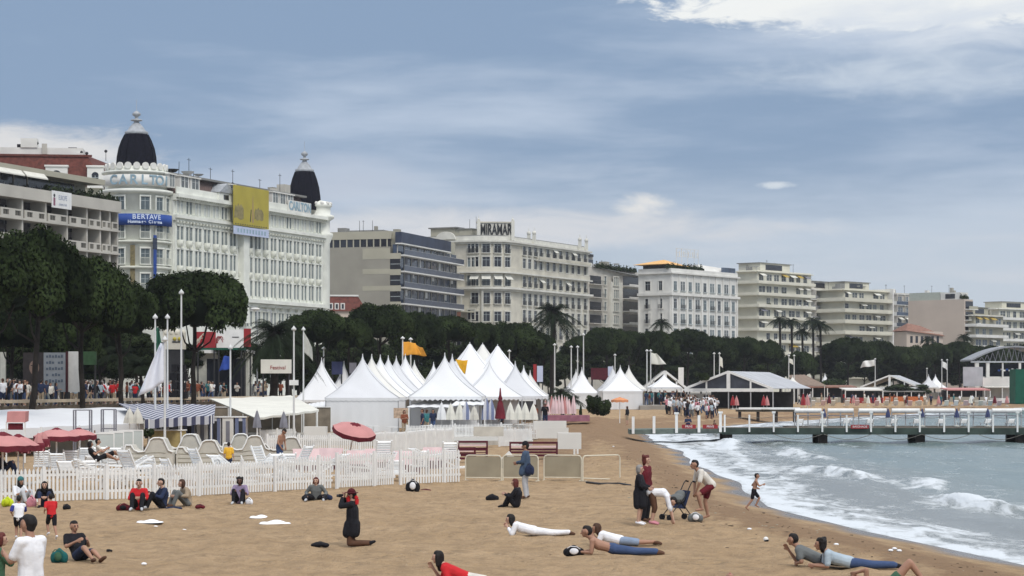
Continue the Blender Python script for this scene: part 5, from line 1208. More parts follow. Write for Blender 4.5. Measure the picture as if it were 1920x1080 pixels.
hoarding(364, 460, 652.5, 656, 184, 'green fascia strip above the cream kiosk', M_green, legs=False, cat='fascia', name='fascia')
r_, w_, z0_, z1_, o_ = hoarding(489, 546, 674, 700, 168, 'white banner with small red lettering between the palms', M_fabric2); text('Festival', .42, M_red, o_, (.15, -.02, (z0_ + z1_) / 2 - .1), (R(90), 0, 0), ext=.005)
hoarding(622, 642, 678, 702, 214, 'dark blue hoarding behind the gap left of the tent row', M_bluef); hoarding(655, 668, 680, 700, 214, 'grey-blue hoarding behind the nearest tent', M_greyf)
def poster():
    r, w, z0, z1, o = hoarding(43, 122, 661, 735, 146, 'big poster with a dark-haired face and grey text panel behind the crowd', mat('poster_grey', (.20, .22, .24), .7, .1)); H = z1 - z0
    b = MB(); b.box(-w, -w * .02, -.02, -.004, z0, z1, mat('poster_dark', (.025, .02, .02), .7, .3)); ob = b.build('dark_picture', o)
    f = MB(); fx = -w * .46
    sk = mat('poster_skin', (.17, .115, .09), .7, .25, 1.5); f.lathe([(.01, 0), (.34, 0)], sk, (0, 0, 0), 20); vs = [(fx + x * 1.0, -.03, z0 + H * .62 + y * 1.45) for x, y, _ in f.v]; f2 = MB(); f2.add(vs, f.f, sk); f2.build('face', ob)
    e = MB()
    for s in (-1, 1): e.box(fx + s * .17 - .07, fx + s * .17 + .07, -.04, -.031, z0 + H * .66, z0 + H * .68, M_black)
    e.box(fx - .12, fx + .12, -.04, -.031, z0 + H * .48, z0 + H * .50, mat('poster_lip', (.25, .07, .06), .7)); e.box(fx - .02, fx + .05, -.04, -.031, z0 + H * .55, z0 + H * .64, mat('poster_nose', (.22, .12, .08), .7)); e.build('features', ob)
    t = MB()
    for k in range(5):
        for j in range(6):
            if (k * j) % 4 != 3: t.box(w * .1 + j * w * .14, w * .1 + j * w * .14 + w * .1, -.015, -.004, z1 - .35 - k * .42, z1 - .2 - k * .42 + .05 * (j % 2), mat('poster_ink', (.07, .09, .12), .7))
    t.build('text_block', o)
poster()
hoarding(127, 149, 659, 735, 146.5, 'narrow white poster panel right of the face poster', mat('poster_white', (.55, .56, .55), .7, .08)); hoarding(123.2, 126.6, 659, 735, 146.2, 'dark red strip between the face poster and the white panel', mat('dark_red_strip', (.05, .01, .015), .7), cat='panel')
hoarding(150, 180, 659, 684, 150, 'green panel framed in white behind the promenade crowd', mat('green_poster', (.03, .07, .03), .8, .3))
hoarding(0, 10, 660, 720, 160, 'cream panel at the left edge behind the pine trunk', mat('poster_cream', (.45, .45, .40), .8, .1))
hoarding(1000, 1006, 683, 716, 232, 'dark red upright banner right of the tent group', M_red); hoarding(1007, 1018, 686, 716, 232, 'pale grey upright banner beside the dark red one', M_ltblue)
hoarding(1108, 1142, 690, 712, 330, 'maroon hoarding behind the small group of tents', M_maroonw); hoarding(1140, 1150, 687, 705, 300, 'pale upright box above the tents of the small group', M_ltblue)
hoarding(1272, 1282, 689, 726, 320, 'white pillar kiosk with dark slot behind the pines', M_white); hoarding(1702, 1726, 694, 712, 470, 'pale blue poster between the far pine trunks', M_ltblue); hoarding(1726, 1736, 694, 714, 470, 'grey poster beside the pale blue one', M_grey)
def carved_sign():
    root = empty('carved_sign', (PX(325, 172), 172, PZF), 0, 'cream plaster sign with curly top and gold letters among the left poles', 'sign'); z0, z1 = PZ(655, 172) - PZF, PZ(616, 172) - PZF
    b = MB(); b.box(-.85, .95, 0, .5, z0, z1 - .35, M_mira)
    for k in range(4): b.ball((-.6 + k * .42, .25, z1 - .35), .32, M_mira, 10)
    b.ball((-.75, .25, z1), .28, M_mira, 8); b.box(-.7, .8, .1, .4, 0, z0, M_dark); b.build('board', root)
    g = MB(); g.ball((.1, -.02, (z0 + z1) / 2), .16, M_yellow, 8); g.ball((.5, -.02, (z0 + z1) / 2), .16, M_yellow, 8); g.box(-.1, .7, -.05, -.004, (z0 + z1) / 2 - .28, (z0 + z1) / 2 - .2, M_dark); g.build('gold_ornament', root)
carved_sign()
def statue_tower():
    root = empty('lighting_tower', (PX(334, 168), 168, PZF - 2.2), 0, 'black speaker and lamp tower standing among the flagpoles before the lone round-topped pine', 'lighting tower'); b = MB()
    for sx in (-.45, .45):
        for sy in (0, .9): b.tube((sx, sy, 0), (sx, sy, 5.2), .04, .04, M_dark, 5)
    for k in range(8): b.bar((-.45, 0, .3 + k * .6), (.45, 0, .9 + k * .6), .04, .04, M_dark)
    b.build('truss', root); c = MB()
    for k, z in enumerate((5.0, 4.3, 3.6, 2.9)): c.box(-.5 - .12 * (k % 2), -.03, -.25, .6, z - .3, z + .25, M_black); c.box(.05, .55 + .15 * (k % 2), -.25, .6, z - .35, z + .2, M_black)
    c.build('speakers', root)
statue_tower()
# stage at far right
def stage():
    d = 400; x0 = PX(1826, d); zb = .6; root = empty('stage', (x0, d, zb), 0, 'open-air stage with arched truss roof at the far right', 'stage'); L = PX(1990, d) - x0; z = lambda v: PZ(v, d) - zb
    r = MB(); n = 14
    def arch(t): return z(677) + (z(651) - z(677)) * math.sin(math.pi * t) ** 1.0
    for i in range(n):
        a, b = i / n, (i + 1) / n; r.hexa([(L * a - .5, 0, arch(a)), (L * b - .5, 0, arch(b)), (L * a - .5, 10, arch(a)), (L * b - .5, 10, arch(b)), (L * a - .5, 0, arch(a) + .3), (L * b - .5, 0, arch(b) + .3), (L * a - .5, 10, arch(a) + .3), (L * b - .5, 10, arch(b) + .3)], mat('stage_roof', (.27, .28, .30), .6, .2))
    r.build('roof', root); t = MB()
    t.box(-.5, L, .1, .5, z(680), z(677), M_steel)
    for i in range(16): t.bar((L * i / 16, .3, z(677)), (L * (i + .5) / 16, .3, arch((i + .5) / 16)), .08, .08, M_greyf); t.bar((L * (i + .5) / 16, .3, arch((i + .5) / 16)), (L * (i + 1) / 16, .3, z(677)), .08, .08, M_greyf)
    t.build('roof_truss', root)
    for u, w in ((1829, .7), (1850, .6), (1880, .2), (1911, .4)): MB().box(PX(u, d) - x0, PX(u, d) - x0 + w, .2, .8, 0, z(680), M_whiteb).build('column', root)
    l = MB()
    for k in range(9): l.box(PX(1874 + k * 5, d) - x0, PX(1874 + k * 5, d) - x0 + .35, 1, 1.4, z(696) + .2 * (k % 2), z(693) + .2 * (k % 2), M_white if k % 3 else M_blueban)
    l.build('lamps', root); MB().box(PX(1832, d) - x0, L, 8.8, 9, 0, z(682), mat('stage_backcloth', (.03, .035, .05), .8, .3)).build('backcloth', root)
    MB().box(PX(1832, d) - x0, L, .9, 8.5, 0, z(706), M_whiteb).build('platform', root)
    hoarding(1806, 1843, 688, 724, 396, 'large grey-white screen at the left foot of the stage', M_greyroof, zb=.6)
    hoarding(1843, 1890, 708, 724, 394, 'long white panel in front of the stage', M_whiteb, zb=.6, legs=False)
    r2, w2, a2, b2, o2 = hoarding(1904, 1960, 692, 757, 330, 'tall dark green box at the right edge before the stage', M_green, zb=PZ(757, 330), legs=False, thick=4)
stage()
# ------------------------------------------------------------------ flagpoles and flags
def flagpole(u, d, v0, label, r=.055, v1=None, ball=True, group='flagpoles', m=None, zb=None):
    x = PX(u, d); zb = gz(x, d) if zb is None else zb; h = PZ(v0, d) - zb; root = empty('flagpole', (x, d, zb), 0, label, 'flagpole', group)
    MB().tube((0, 0, 0), (0, 0, h), r * 1.25, r * .8, m or M_pole, 8).build('pole', root)
    if ball: b = MB(); b.lathe([(.001, 0), (r * 2.6, .03), (r * 2.6, .12), (r, .22), (.001, .3)], m or M_pole, (0, 0, h), 8); b.build('cap', root)
    return root
poles = [(291, 118, 598, 'pole with the dark green flag at far left of the pole group'), (314, 120, 598, 'pole second in the left group, right of the green flag'), (309, 108, 640, 'short pole that carries the big white flag'), (340, 116, 552, 'tallest pole, between the white flag and the round-topped pine'),
         (432, 122, 655, 'pole with the blue flag in front of the cream kiosk'), (551, 124, 620, 'pole with a small box halfway up, left of the tents'), (569, 150, 620, 'pole with the grey-white pennant left of the tents'),
         (755, 205, 636, 'left pole of the orange flags above the tent row'), (770, 208, 638, 'right pole of the orange flags above the tent row'), (607, 215, 655, 'short grey pole behind the leftmost tent'),
         (1040, 250, 648, 'pole left of the row of four between tent groups'), (1071, 262, 652, 'second pole of the row of four between tent groups'), (1083, 268, 652, 'third pole of the row of four between tent groups'), (1094, 262, 629, 'tallest pole of the row of four between tent groups'),
         (1153, 290, 667, 'lone short pole above the small tent group'), (1213, 275, 659, 'left pole beside the sand-coloured flag'), (1220, 276, 659, 'pole carrying the sand-coloured flag'), (1339, 320, 664, 'left pole of a pair behind the grey marquee'), (1349, 322, 664, 'right pole of a pair behind the grey marquee'),
         (1479, 340, 668, 'left pole of a pair right of the grey marquee'), (1489, 342, 668, 'right pole of a pair right of the grey marquee'), (1641, 400, 674, 'pole with the long white flag beyond the pier'), (1766, 410, 676, 'left pole of the far pair with a white flag'), (1776, 412, 676, 'right pole of the far pair with a white flag'), (955, 240, 660, 'short white pole tip right of the blunt-topped tents'), (1738, 430, 692, 'thin pole above the two small far tents')]
PO = {}
for u, d, v, l in poles: PO[u] = flagpole(u, d, v, 'white ' + l if not l.startswith(('short', 'thin', 'lone')) else l, r=.055 if d < 200 else .08)
MB().box(-.25, .25, -.2, .2, 3.6, 3.9, M_white).build('box', PO[551])
def flag(label, d, top, pts, m, seed=0, wave=.12, cat='flag', name='flag'):
    """pts: outline corners (u,v): hoist top, hoist bottom, fly bottom, fly top"""
    V = [P(u, v, d) for u, v in pts]; o = V[0].copy(); b = MB()
    def fn(i, j):
        p = (V[0].lerp(V[3], i)).lerp(V[1].lerp(V[2], i), j) - o; p.y += wave * (i ** .7) * math.sin(i * 9 + j * 3 + seed) + .3 * i; p.z += wave * .4 * math.sin(i * 7 + seed) * i; return p
    b.grid(fn, 18, 10, m); ob = b.build(name, None, o); sol = ob.modifiers.new('thickness', 'SOLIDIFY'); sol.thickness = .01; return tag(ob, label, cat)
flag('big limp white flag hanging diagonally at the left pole group', 108, 0, [(308, 640), (309, 716), (256, 746), (300, 646)], mat('flag_white', (.74, .77, .84), .8, .05, .8, bump=.3, bscale=2), 1, .2)
flag('dark green flag wrapped round the far left pole', 118, 0, [(293, 612), (293, 660), (303, 662), (297, 616)], mat('flag_green', (.02, .10, .06), .8, .2), 2)
flag('royal blue flag hanging before the cream kiosk', 122, 0, [(432, 668), (431, 692), (408, 696), (418, 668)], mat('flag_blue', (.03, .07, .30), .8, .2), 3)
flag('grey-white pennant left of the tents', 150, 0, [(570, 622), (570, 660), (586, 676), (584, 650)], mat('flag_grey', (.42, .42, .38), .8, .15), 4)
flag('orange flag flying right from the left orange-flag pole', 205, 0, [(756, 641), (756, 667), (790, 664), (778, 642)], M_orange, 5, .2); flag('long pointed orange flag overlapping the first one', 208, 0, [(771, 642), (771, 664), (800, 668), (792, 652)], mat('orange_flag_dark', (.52, .24, .03), .8, .12), 6, .2)
flag('round-cornered yellow-orange flag between the tent peaks', 172, 0, [(854, 674), (862, 690), (872, 703), (877, 676)], mat('flag_yellow', (.70, .38, .02), .8, .15), 7, .1)
flag('sand-coloured pointed flag over the small tents', 276, 0, [(1221, 661), (1221, 683), (1250, 684), (1232, 664)], M_fabric2, 8, .2); flag('long white flag beyond the pier', 400, 0, [(1640, 674), (1640, 686), (1614, 690), (1618, 678)], M_white, 9, .3)
flag('white flag hanging on the far right pair of poles', 410, 0, [(1767, 677), (1767, 688), (1777, 694), (1776, 682)], M_white, 10, .2); flag('small beige flag on the pole pair behind the grey marquee', 322, 0, [(1350, 668), (1350, 686), (1356, 690), (1355, 672)], M_fabric2, 11, .1); flag('small pale flag right of the grey marquee', 340, 0, [(1480, 672), (1480, 680), (1488, 684), (1487, 674)], M_fabric2, 12, .1)
def street_lamp(u, d, v, label):
    x = PX(u, d); h = PZ(v, d) - PZF; root = empty('street_lamp', (x, d, PZF), 0, label, 'street lamp', 'street lamps'); MB().tube((0, 0, 0), (0, 0, h), .09, .05, M_steel, 8).build('post', root)
    MB().bar((0, 0, h), (-1.2, 0, h + .15), .06, .06, M_steel).build('arm', root); MB().ball((-1.4, 0, h + .12), .28, M_whiteb, 8, sx=1.6, sz=.5).build('lamp_head', root)
street_lamp(508, 190, 582, 'tall grey street lamp in front of the white hotel facade'); street_lamp(482, 200, 576, 'grey street lamp left of the taller one, its head before the hotel')
# ------------------------------------------------------------------ the pier
def pier():
    d = 143; x0, x1 = PX(1180, d), PX(2120, d); zt = .72; root = empty('pier', (x0, d, 0), R(-1.5), 'long wooden pier on dark piles over the surf with white posts', 'pier'); L = x1 - x0
    k = MB(); k.box(6.2, L, 0, 4, zt - .14, zt, M_wood); k.box(6.2, L, -.12, -.004, zt - .42, zt + .02, M_pierside); k.box(6.2, L, 4.004, 4.1, zt - .4, zt, M_pierside); k.build('deck', root)
    g = MB(); g.hexa([(0, 0, .30), (6.2, 0, zt - .35), (0, 3.6, .30), (6.2, 3.6, zt - .35), (0, 0, .62), (6.2, 0, zt - .01), (0, 3.6, .62), (6.2, 3.6, zt - .01)], mat('gangway_green_grey', (.13, .16, .14), .8, .2)); g.build('gangway', root)
    for u in (1365, 1543, 1725, 1912, 2095):
        x = PX(u, d) - x0
        for y in (.3, 3.5): MB().box(x - .3, x + .3, y, y + .45, -2.0, zt - .145, M_pile).build('pile', root)
    us = [1187, 1226, 1268, 1310, 1350, 1358] + [1404 + 45.3 * i for i in range(16)]
    for i, u in enumerate(us):
        x = PX(u, d) - x0; big = u in (1268, 1350) or (i > 5 and i % 2); zb_ = zt - .25 + (0 if u > 1355 else -(1358 - u) / 170 * .12); ht = 1.25 if big else 1.15; w = .09 if u < 1355 else .055
        m = MB(); m.box(x - w, x + w, -.25, -.13, zb_, zb_ + ht, M_white); 
        if big: m.box(x - w - .06, x + w + .06, -.3, -.08, zb_ + ht, zb_ + ht + .13, M_white)
        o = m.build('railing_post', root)
    r = MB(); xs = [PX(u, d) - x0 for u in us[5:]]
    for a, b in zip(xs[:-1], xs[1:]): r.path([(a + (b - a) * t, -.19, zt + .8 - .12 * math.sin(math.pi * t)) for t in (0, .25, .5, .75, 1)], .014, M_ropem, 4)
    for u0, u1 in ((1449, 1540), (1543, 1632), (1640, 1725), (1725, 1815), (1830, 1912)): r.path([(PX(u0, d) - x0 + (PX(u1, d) - PX(u0, d)) * t, -.15, zt - .40 - .35 * math.sin(math.pi * t)) for t in np.linspace(0, 1, 8)], .02, M_ropem, 4)
    r.build('ropes', root)
    for u0, u1, t in ((1275, 1304, 'PRIVE'), (1314, 1345, 'PRIVE'), (1590, 1626, 'BAIGNADE')):
        a, b = PX(u0, d) - x0 + .1, PX(u1, d) - x0; s = MB(); s.box(a, b, -.34, -.28, zt - .02, zt + .24, M_red); o = s.build('sign', None); o.location = root.location; o.rotation_euler = root.rotation_euler
        tag(o, {1275: 'left small red notice with white letters low on the pier gangway', 1314: 'right small red notice with white letters low on the pier gangway', 1590: 'red notice with white letters on the pier edge over the water'}[u0], 'sign'); text(t, .2, M_white, o, ((a + b) / 2, -.345, zt + .11), (R(90), 0, 0), ext=.003)
pier()
def pontoon():
    """second pontoon with white sunbeds and furled blue parasols behind the pier"""
    d = 196; x0 = PX(1480, d); L = PX(2060, d) - x0; zt = PZ(800, d); root = empty('pontoon', (x0, d, 0), 0, 'second pontoon behind the pier carrying white sunbeds', 'pontoon'); MB().box(0, L, 0, 5, zt - .3, zt, M_wood).build('deck', root)
    for k in range(8): MB().box(.6 + k * L / 8, .95 + k * L / 8, .3, .6, -2, zt - .31, M_pile).build('pile', root)
    return x0, d, zt, L
pon = pontoon()
def sunbed_proto(m=M_plastic, back=.55):
    root = empty('sun_lounger', (0, 0, 0)); f = MB(); f.box(0, 1.9, -.33, -.28, .26, .32, m); f.box(0, 1.9, .28, .33, .26, .32, m)
    for k in range(9): f.box(.68 + k * .135, .76 + k * .135, -.28, .28, .27, .305, m)
    f.build('seat_frame', root); b = MB(); c, s = math.cos(back), math.sin(back)
    for y in (-.31, .27): b.bar((.65, y + .02, .3), (.65 - .75 * c, y + .02, .3 + .75 * s), .05, .05, m)
    for k in range(7): t = .08 + k * .1; b.bar((.65 - t * c, -.28, .3 + t * s), (.65 - t * c, .28, .3 + t * s), .02, .07, m, up=(c, 0, s))
    b.build('backrest', root)
    for x, y in ((.35, -.3), (.35, .26), (1.65, -.3), (1.65, .26)): MB().box(x, x + .06, y, y + .05, 0, .26, m).build('leg', root)
    return root
SB = sunbed_proto(); SB2 = sunbed_proto(back=1.15)
sb_used = [False, False]
def sunbed(x, y, z, rz, label, group, k=0, tilt=(0, 0)):
    src = (SB, SB2)[k]; o = src if not sb_used[k] else copy_tree(src); sb_used[k] = True; o.location = (x, y, z); o.rotation_euler = (tilt[0], tilt[1], rz)
    tag(o, label, 'sun lounger', group); return o
for k in range(13): sunbed(pon[0] + 1.2 + k * pon[3] / 13, pon[1] + 1.5 + .3 * (k % 2), pon[2], R(90 + (k * 37) % 11 - 5), 'white sun lounger on the pontoon behind the pier, ' + nth(k) + ' from the left', 'sun loungers on the second pontoon')
def closed_parasol(u, d, v0, v1, m, label, group, zb=None, w=None, hem=None):
    x = PX(u, d); zb = gz(x, d) if zb is None else zb; zt = PZ(v0, d) - zb; zl = PZ(v1, d) - zb; w = w or .16; root = empty('closed_parasol', (x, d, zb), 0, label, 'parasol', group)
    MB().tube((0, 0, 0), (0, 0, zt + .08), .025, .02, M_white, 6).build('pole', root); b = MB(); n = 12; vs = []
    for r, z in ((.03, zt), (w * .45, zt - (zt - zl) * .25), (w * .8, zt - (zt - zl) * .6), (w, zl), (w * .5, zl + .02)):
        for i in range(n): a = 2 * math.pi * i / n; q = r * (1 + .28 * (i % 2)); vs.append((q * math.cos(a), q * math.sin(a), z))
    b.add(vs, [(j * n + i, j * n + (i + 1) % n, (j + 1) * n + (i + 1) % n, (j + 1) * n + i) for j in range(4) for i in range(n)], m); b.build('canopy', root)
    if hem: h = MB(); h.lathe([(w * 1.15, zl), (w * 1.2, zl + .2), (w * 1.05, zl + .3), (w, zl + .3)], hem, (0, 0, 0), 12); h.build('hem', root)
    MB().lathe([(.001, 0), (.28, 0), (.28, .08), (.04, .12)], M_grey, (0, 0, 0), 12).build('base', root); return root
for k, u in enumerate((1545, 1665, 1729, 1794, 1852)): closed_parasol(u, 196, 766, 783, M_bluef, 'furled dark blue parasol on the pontoon, ' + nth(k) + ' from the left', 'furled parasols on the pontoon', pon[2], .2)
def rolled(u0, u1, d, v, label):
    x0, x1 = PX(u0, d), PX(u1, d); z = PZ(v, d); b = MB(); b.tube((0, 0, 0), (x1 - x0, 0, 0), .22, .22, M_white, 10); b.box(0, x1 - x0, -.3, .3, -.5, -.42, M_greyf)
    for k in (0, .5, 1): b.box((x1 - x0) * k - .05, (x1 - x0) * k + .05, -.05, .05, pon[2] - z, -.15, M_steel)
    tag(b.build('rolled_mattress', None, (x0, d, z)), label, 'mattress roll', 'rolled white mattresses on the pontoon')
for k, (a, b) in enumerate(((1490, 1540), (1552, 1600), (1610, 1662), (1672, 1724), (1734, 1790), (1800, 1850), (1860, 1915))): rolled(a, b, 199, 770, 'long white mattress roll on a rack behind the pier, ' + nth(k) + ' from the left')
# low jetty with pink parasols left of the pontoon
def low_jetty():
    d = 222; x0, x1 = PX(1385, d), PX(1500, d); z = PZ(766, d); b = MB(); b.box(0, x1 - x0, 0, 3, z - .35, z, M_wood); b.box(0, x1 - x0, -.1, -.003, z - .1, z + .12, M_white); 
    for k in range(4): b.box(k * 1.9, k * 1.9 + .3, .2, .5, -2, z - .351, M_pile)
    tag(b.build('jetty', None, (x0, d, 0)), 'short dark jetty with white edge behind the pier', 'jetty'); return z
zj = low_jetty()
for k, (u, v0) in enumerate(((1374, 742), (1381, 743), (1432, 742), (1438, 743), (1506, 738), (1514, 739))): closed_parasol(u, 222, v0, 760, M_pinkf if k % 2 else M_red, 'furled pink-red parasol behind the pier, ' + nth(k) + ' of the six from the left', 'furled pink parasols behind the pier', PZ(768, 222), .24)
for k, (u, d) in enumerate(((1555, 330), (1600, 330), (1648, 320), (1700, 330), (1760, 320), (1820, 310), (1865, 300), (1888, 300), (1628, 300))): closed_parasol(u, d, 742, 756, (M_maroon, M_pinkf, M_fabric2)[k % 3], 'tiny furled parasol on the far beach, ' + nth(k) + ' from the left', 'furled parasols on the far beach', PZ(762, d), .25)
def sunbed_row(k, u0, u1, d):
    b = MB(); x0, x1 = PX(u0, d), PX(u1, d); n = int((x1 - x0) / 1.6); z = max(gz((x0 + x1) / 2, d), PZ(758, d) - .4)
    for i in range(n):
        x = i * 1.6; o = empty('sun_lounger', (x0 + x, d + (i % 3) * 1.2, z), 0, 'tiny pale sun lounger on the far beach, %s from the left in the %s row' % (nth(i), names[k]), 'sun lounger', 'sun loungers on the far beach')
        MB().box(0, .6, 0, 1.8, .2, .3, (M_white, M_pinkw, M_fabric2)[(i + k) % 3]).build('mattress', o); MB().hexa([(0, -.1, .3), (.6, -.1, .3), (0, 0, .3), (.6, 0, .3), (0, -.5, .9), (.6, -.5, .9), (0, -.4, .95), (.6, -.4, .95)], (M_white, M_pinkw, M_fabric2)[(i + k) % 3]).build('backrest', o)
for k, (a, b, d) in enumerate(((1520, 1640, 300), (1640, 1760, 310), (1770, 1900, 300), (1530, 1700, 340), (1700, 1900, 345))): sunbed_row(k, a, b, d)
# ------------------------------------------------------------------ picket fences and barriers
def picket(A, B, h, label, gap=.125, pw=.07, posts=None, seed=1):
    A = Vector(A); B = Vector(B); Lh = (B - A).length; root = empty('picket_fence', (A.x, A.y, 0), math.atan2(B.y - A.y, B.x - A.x), label, 'fence'); n = int(Lh / gap); r = random.Random(seed); m = MB(); t = (B - A) / Lh
    for k in range(n):
        x = (k + .5) * gap; g = gz(A.x + t.x * x, A.y + t.y * x); hh = h + .02 * math.sin(x * .7) + r.uniform(-.012, .012); sk = r.uniform(-.008, .008)
        m.prism([(x - pw / 2, -.012), (x + pw / 2, -.012), (x + pw / 2, .012), (x - pw / 2, .012)], g + .03, g + hh - .05, M_white)
        m.add([(x - pw / 2, -.012, g + hh - .05), (x + pw / 2, -.012, g + hh - .05), (x + pw / 2, .012, g + hh - .05), (x - pw / 2, .012, g + hh - .05), (x + sk, -.012, g + hh + .03), (x + sk, .012, g + hh + .03)], [(0, 1, 4), (2, 3, 5), (1, 2, 5, 4), (3, 0, 4, 5)], M_white)
    m.build('pickets', root); rl = MB()
    g0, g1 = gz(A.x, A.y), gz(B.x, B.y)
    for z in (.25, h - .22): rl.hexa([(0, .013, g0 + z), (Lh, .013, g1 + z), (0, .05, g0 + z), (Lh, .05, g1 + z), (0, .013, g0 + z + .08), (Lh, .013, g1 + z + .08), (0, .05, g0 + z + .08), (Lh, .05, g1 + z + .08)], M_white)
    rl.build('rails', root)
    for x in (posts or np.arange(0, Lh + .1, 2.0)): g = gz(A.x + t.x * x, A.y + t.y * x); MB().box(x - .05, x + .05, -.08, .0, g - .2, g + h + .1, M_white).build('post', root)
    return root
def GP(u, d): return (PX(u, d), d, 0)
picket(GP(-40, 63.6), GP(285, 66.5), 1.0, 'white picket fence at left, behind the sitting group', seed=1)
picket(GP(287, 66.5), GP(512, 71), 1.02, 'white picket fence section behind the red-shirted sitter and his neighbours', seed=2)
picket(GP(514, 71.2), GP(624, 73.2), 1.08, 'white picket fence section with pink lounger cushions showing through', seed=3)
picket(GP(630, 73.4), GP(742, 76), 1.14, 'white picket fence gate section between two thick posts', seed=4)
picket(GP(750, 76.2), GP(864, 78), 1.16, 'white picket fence end section beside the wire barriers', seed=5)
picket(GP(500, 103), GP(700, 108), 1.1, 'second white picket fence behind the bare-chested man', seed=6)
picket(GP(700, 108), GP(852, 124), 1.1, 'second white picket fence passing behind the tipped pink parasol', seed=7)
picket(GP(762, 134), GP(1018, 142), 1.0, 'far white picket fence in front of the closed cream parasols', seed=8)
picket(GP(935, 124), GP(1000, 128), 1.0, 'short white picket fence behind the maroon slatted rack', seed=9)
picket(GP(486, 122), GP(556, 126), 1.0, 'low white picket fence under the cream awning', seed=10)
def barrier(u0, u1, d0, d1, label, mesh=True, curved=False, h=.95):
    A = Vector(GP(u0, d0)); B = Vector(GP(u1, d1)); Lh = (B - A).length; g = gz(A.x, A.y); root = empty('crowd_barrier', (A.x, A.y, g), math.atan2(B.y - A.y, B.x - A.x), label, 'barrier', 'cream tube barriers'); f = MB()
    f.path([(.02, 0, 0), (.02, 0, h - .12), (.06, 0, h - .03), (.14, 0, h), (Lh - .14, 0, h), (Lh - .06, 0, h - .03), (Lh - .02, 0, h - .12), (Lh - .02, 0, 0 if not curved else .1)], .024, M_creamtube, 8)
    f.tube((.02, 0, .12), (Lh - .02, 0, .12 if not curved else .02), .02, .02, M_creamtube, 8)
    for q in (.04, Lh - .04): f.bar((q, -.22, .015), (q, .22, .015), .035, .03, M_creamtube)
    f.build('frame', root)
    if mesh: m = MB(); m.box(.05, Lh - .05, -.008, .008, .15, h - .04, mat('fine_mesh_infill', (.33, .29, .21), .9, .12, 1.5)); m.build('mesh_panel', root)
barrier(872, 941, 79.5, 79, 'cream tube barrier with mesh, next to the end of the picket fence'); barrier(942, 1010, 79, 78.6, 'cream tube barrier with mesh, behind the man in the blue jacket'); barrier(1019, 1091, 80, 79.6, 'cream tube barrier with mesh, right of the standing man'); barrier(1092, 1163, 79.4, 80.5, 'cream tube barrier without mesh, last at right, sunk in the sand', False, True)
b = MB(); b.path([(PX(1100, 77), 77, .05), (PX(1125, 76), 76, .04), (PX(1160, 76), 76, .05), (PX(1182, 75), 75, .03)], .045, M_dark, 6); tag(b.build('driftwood', None), 'long dark stick lying on the sand by the right barrier', 'stick')
# ------------------------------------------------------------------ furniture of the left beach club
def parasol(u, d, vt, rad, label, top, hem, rise=.42, tilt=(0, 0), group=None, zb=None, ln=None):
    x = PX(u, d); zb = gz(x, d) if zb is None else zb; zt = PZ(vt, d) - zb; root = empty('parasol', (x, d, zb), 0, label, 'parasol', group); root.rotation_euler = (tilt[0], tilt[1], 0)
    MB().tube((0, 0, 0), (0, 0, zt + .05), .035, .028, M_plastic, 8).build('pole', root); n = 8; b = MB()
    def ring(r, z, sc=0): return [(r * math.cos(2 * math.pi * i / (n * 2)) * (1 if i % 2 == 0 else 1 - sc), r * math.sin(2 * math.pi * i / (n * 2)) * (1 if i % 2 == 0 else 1 - sc), z - (0 if i % 2 == 0 else sc * .35)) for i in range(n * 2)]
    vs = ring(.04, zt) + ring(rad * .5, zt - rise * .36, .03) + ring(rad, zt - rise, .06); k = n * 2
    b.add(vs, [(j * k + i, j * k + (i + 1) % k, (j + 1) * k + (i + 1) % k, (j + 1) * k + i) for j in range(2) for i in range(k)], top, True); b.build('canopy', root)
    h = MB(); vs = ring(rad, zt - rise, .06) + [(x_, y_, z_ - .17 - (.04 if i % 2 else 0)) for i, (x_, y_, z_) in enumerate(ring(rad * 1.01, zt - rise, .06))]; h.add(vs, [(i, (i + 1) % k, k + (i + 1) % k, k + i) for i in range(k)], hem); h.build('fringe', root)
    c = MB(); c.lathe([(.05, zt + .03), (rad * .34, zt - .09), (rad * .36, zt - .17)], hem, (0, 0, 0), 16); c.build('vent_cap', root)
    return root
parasol(5, 71, 811, .95, 'open pink parasol with maroon fringe, cut by the left edge', M_pinkf, M_maroon); parasol(34, 74, 815, .75, 'open pink parasol with maroon fringe, second from the left edge', M_pinkf, M_maroon, .36)
parasol(106, 84, 803, .92, 'open pink parasol beside the pair of furled ones', M_pinkf, M_maroon, .30); parasol(148, 86, 803, .72, 'small open pink parasol overlapping its left neighbour', M_pinkf, M_maroon, .26)
g = parasol(668, 92, 800, .95, 'tipped-over pink parasol with maroon rim above the second picket fence', M_pinkf, M_maroon, .3); g.location = P(652, 866, 92); g.rotation_euler = (R(16), R(13), 0)
for c_ in g.children:
    pass
for k, (u0, u1, v0) in enumerate(((138, 168, 769), (190, 214, 768))):
    d = 101 + k; x0, x1 = PX(u0, d), PX(u1, d); h = PZ(v0, d); root = empty('tube_rack', (x0, d, 0), 0, 'dark grey empty tube rack before the long white awning, %s one' % ('left', 'right')[k], 'rack'); w = x1 - x0; f = MB()
    for y in (0, .5):
        for x in (0, w): f.box(x - .03, x + .03, y - .03, y + .03, 0, h, M_greyf)
        for z in (h, h * .62): f.bar((0, y, z), (w, y, z), .045, .045, M_greyf)
    f.build('frame', root)
parasol(1162, 186, 745, .75, 'flat faded orange parasol by the small tents', mat('orange_parasol', (.62, .26, .12), .8, .12), mat('orange_parasol', (.62, .26, .12)), .22)
for k, u in enumerate((243, 258)): closed_parasol(u, 106, 766, 794, M_creamcush, 'furled beige parasol at the end of the long white awning, %s one' % ('left', 'right')[k], 'furled beige parasols', w=.26)
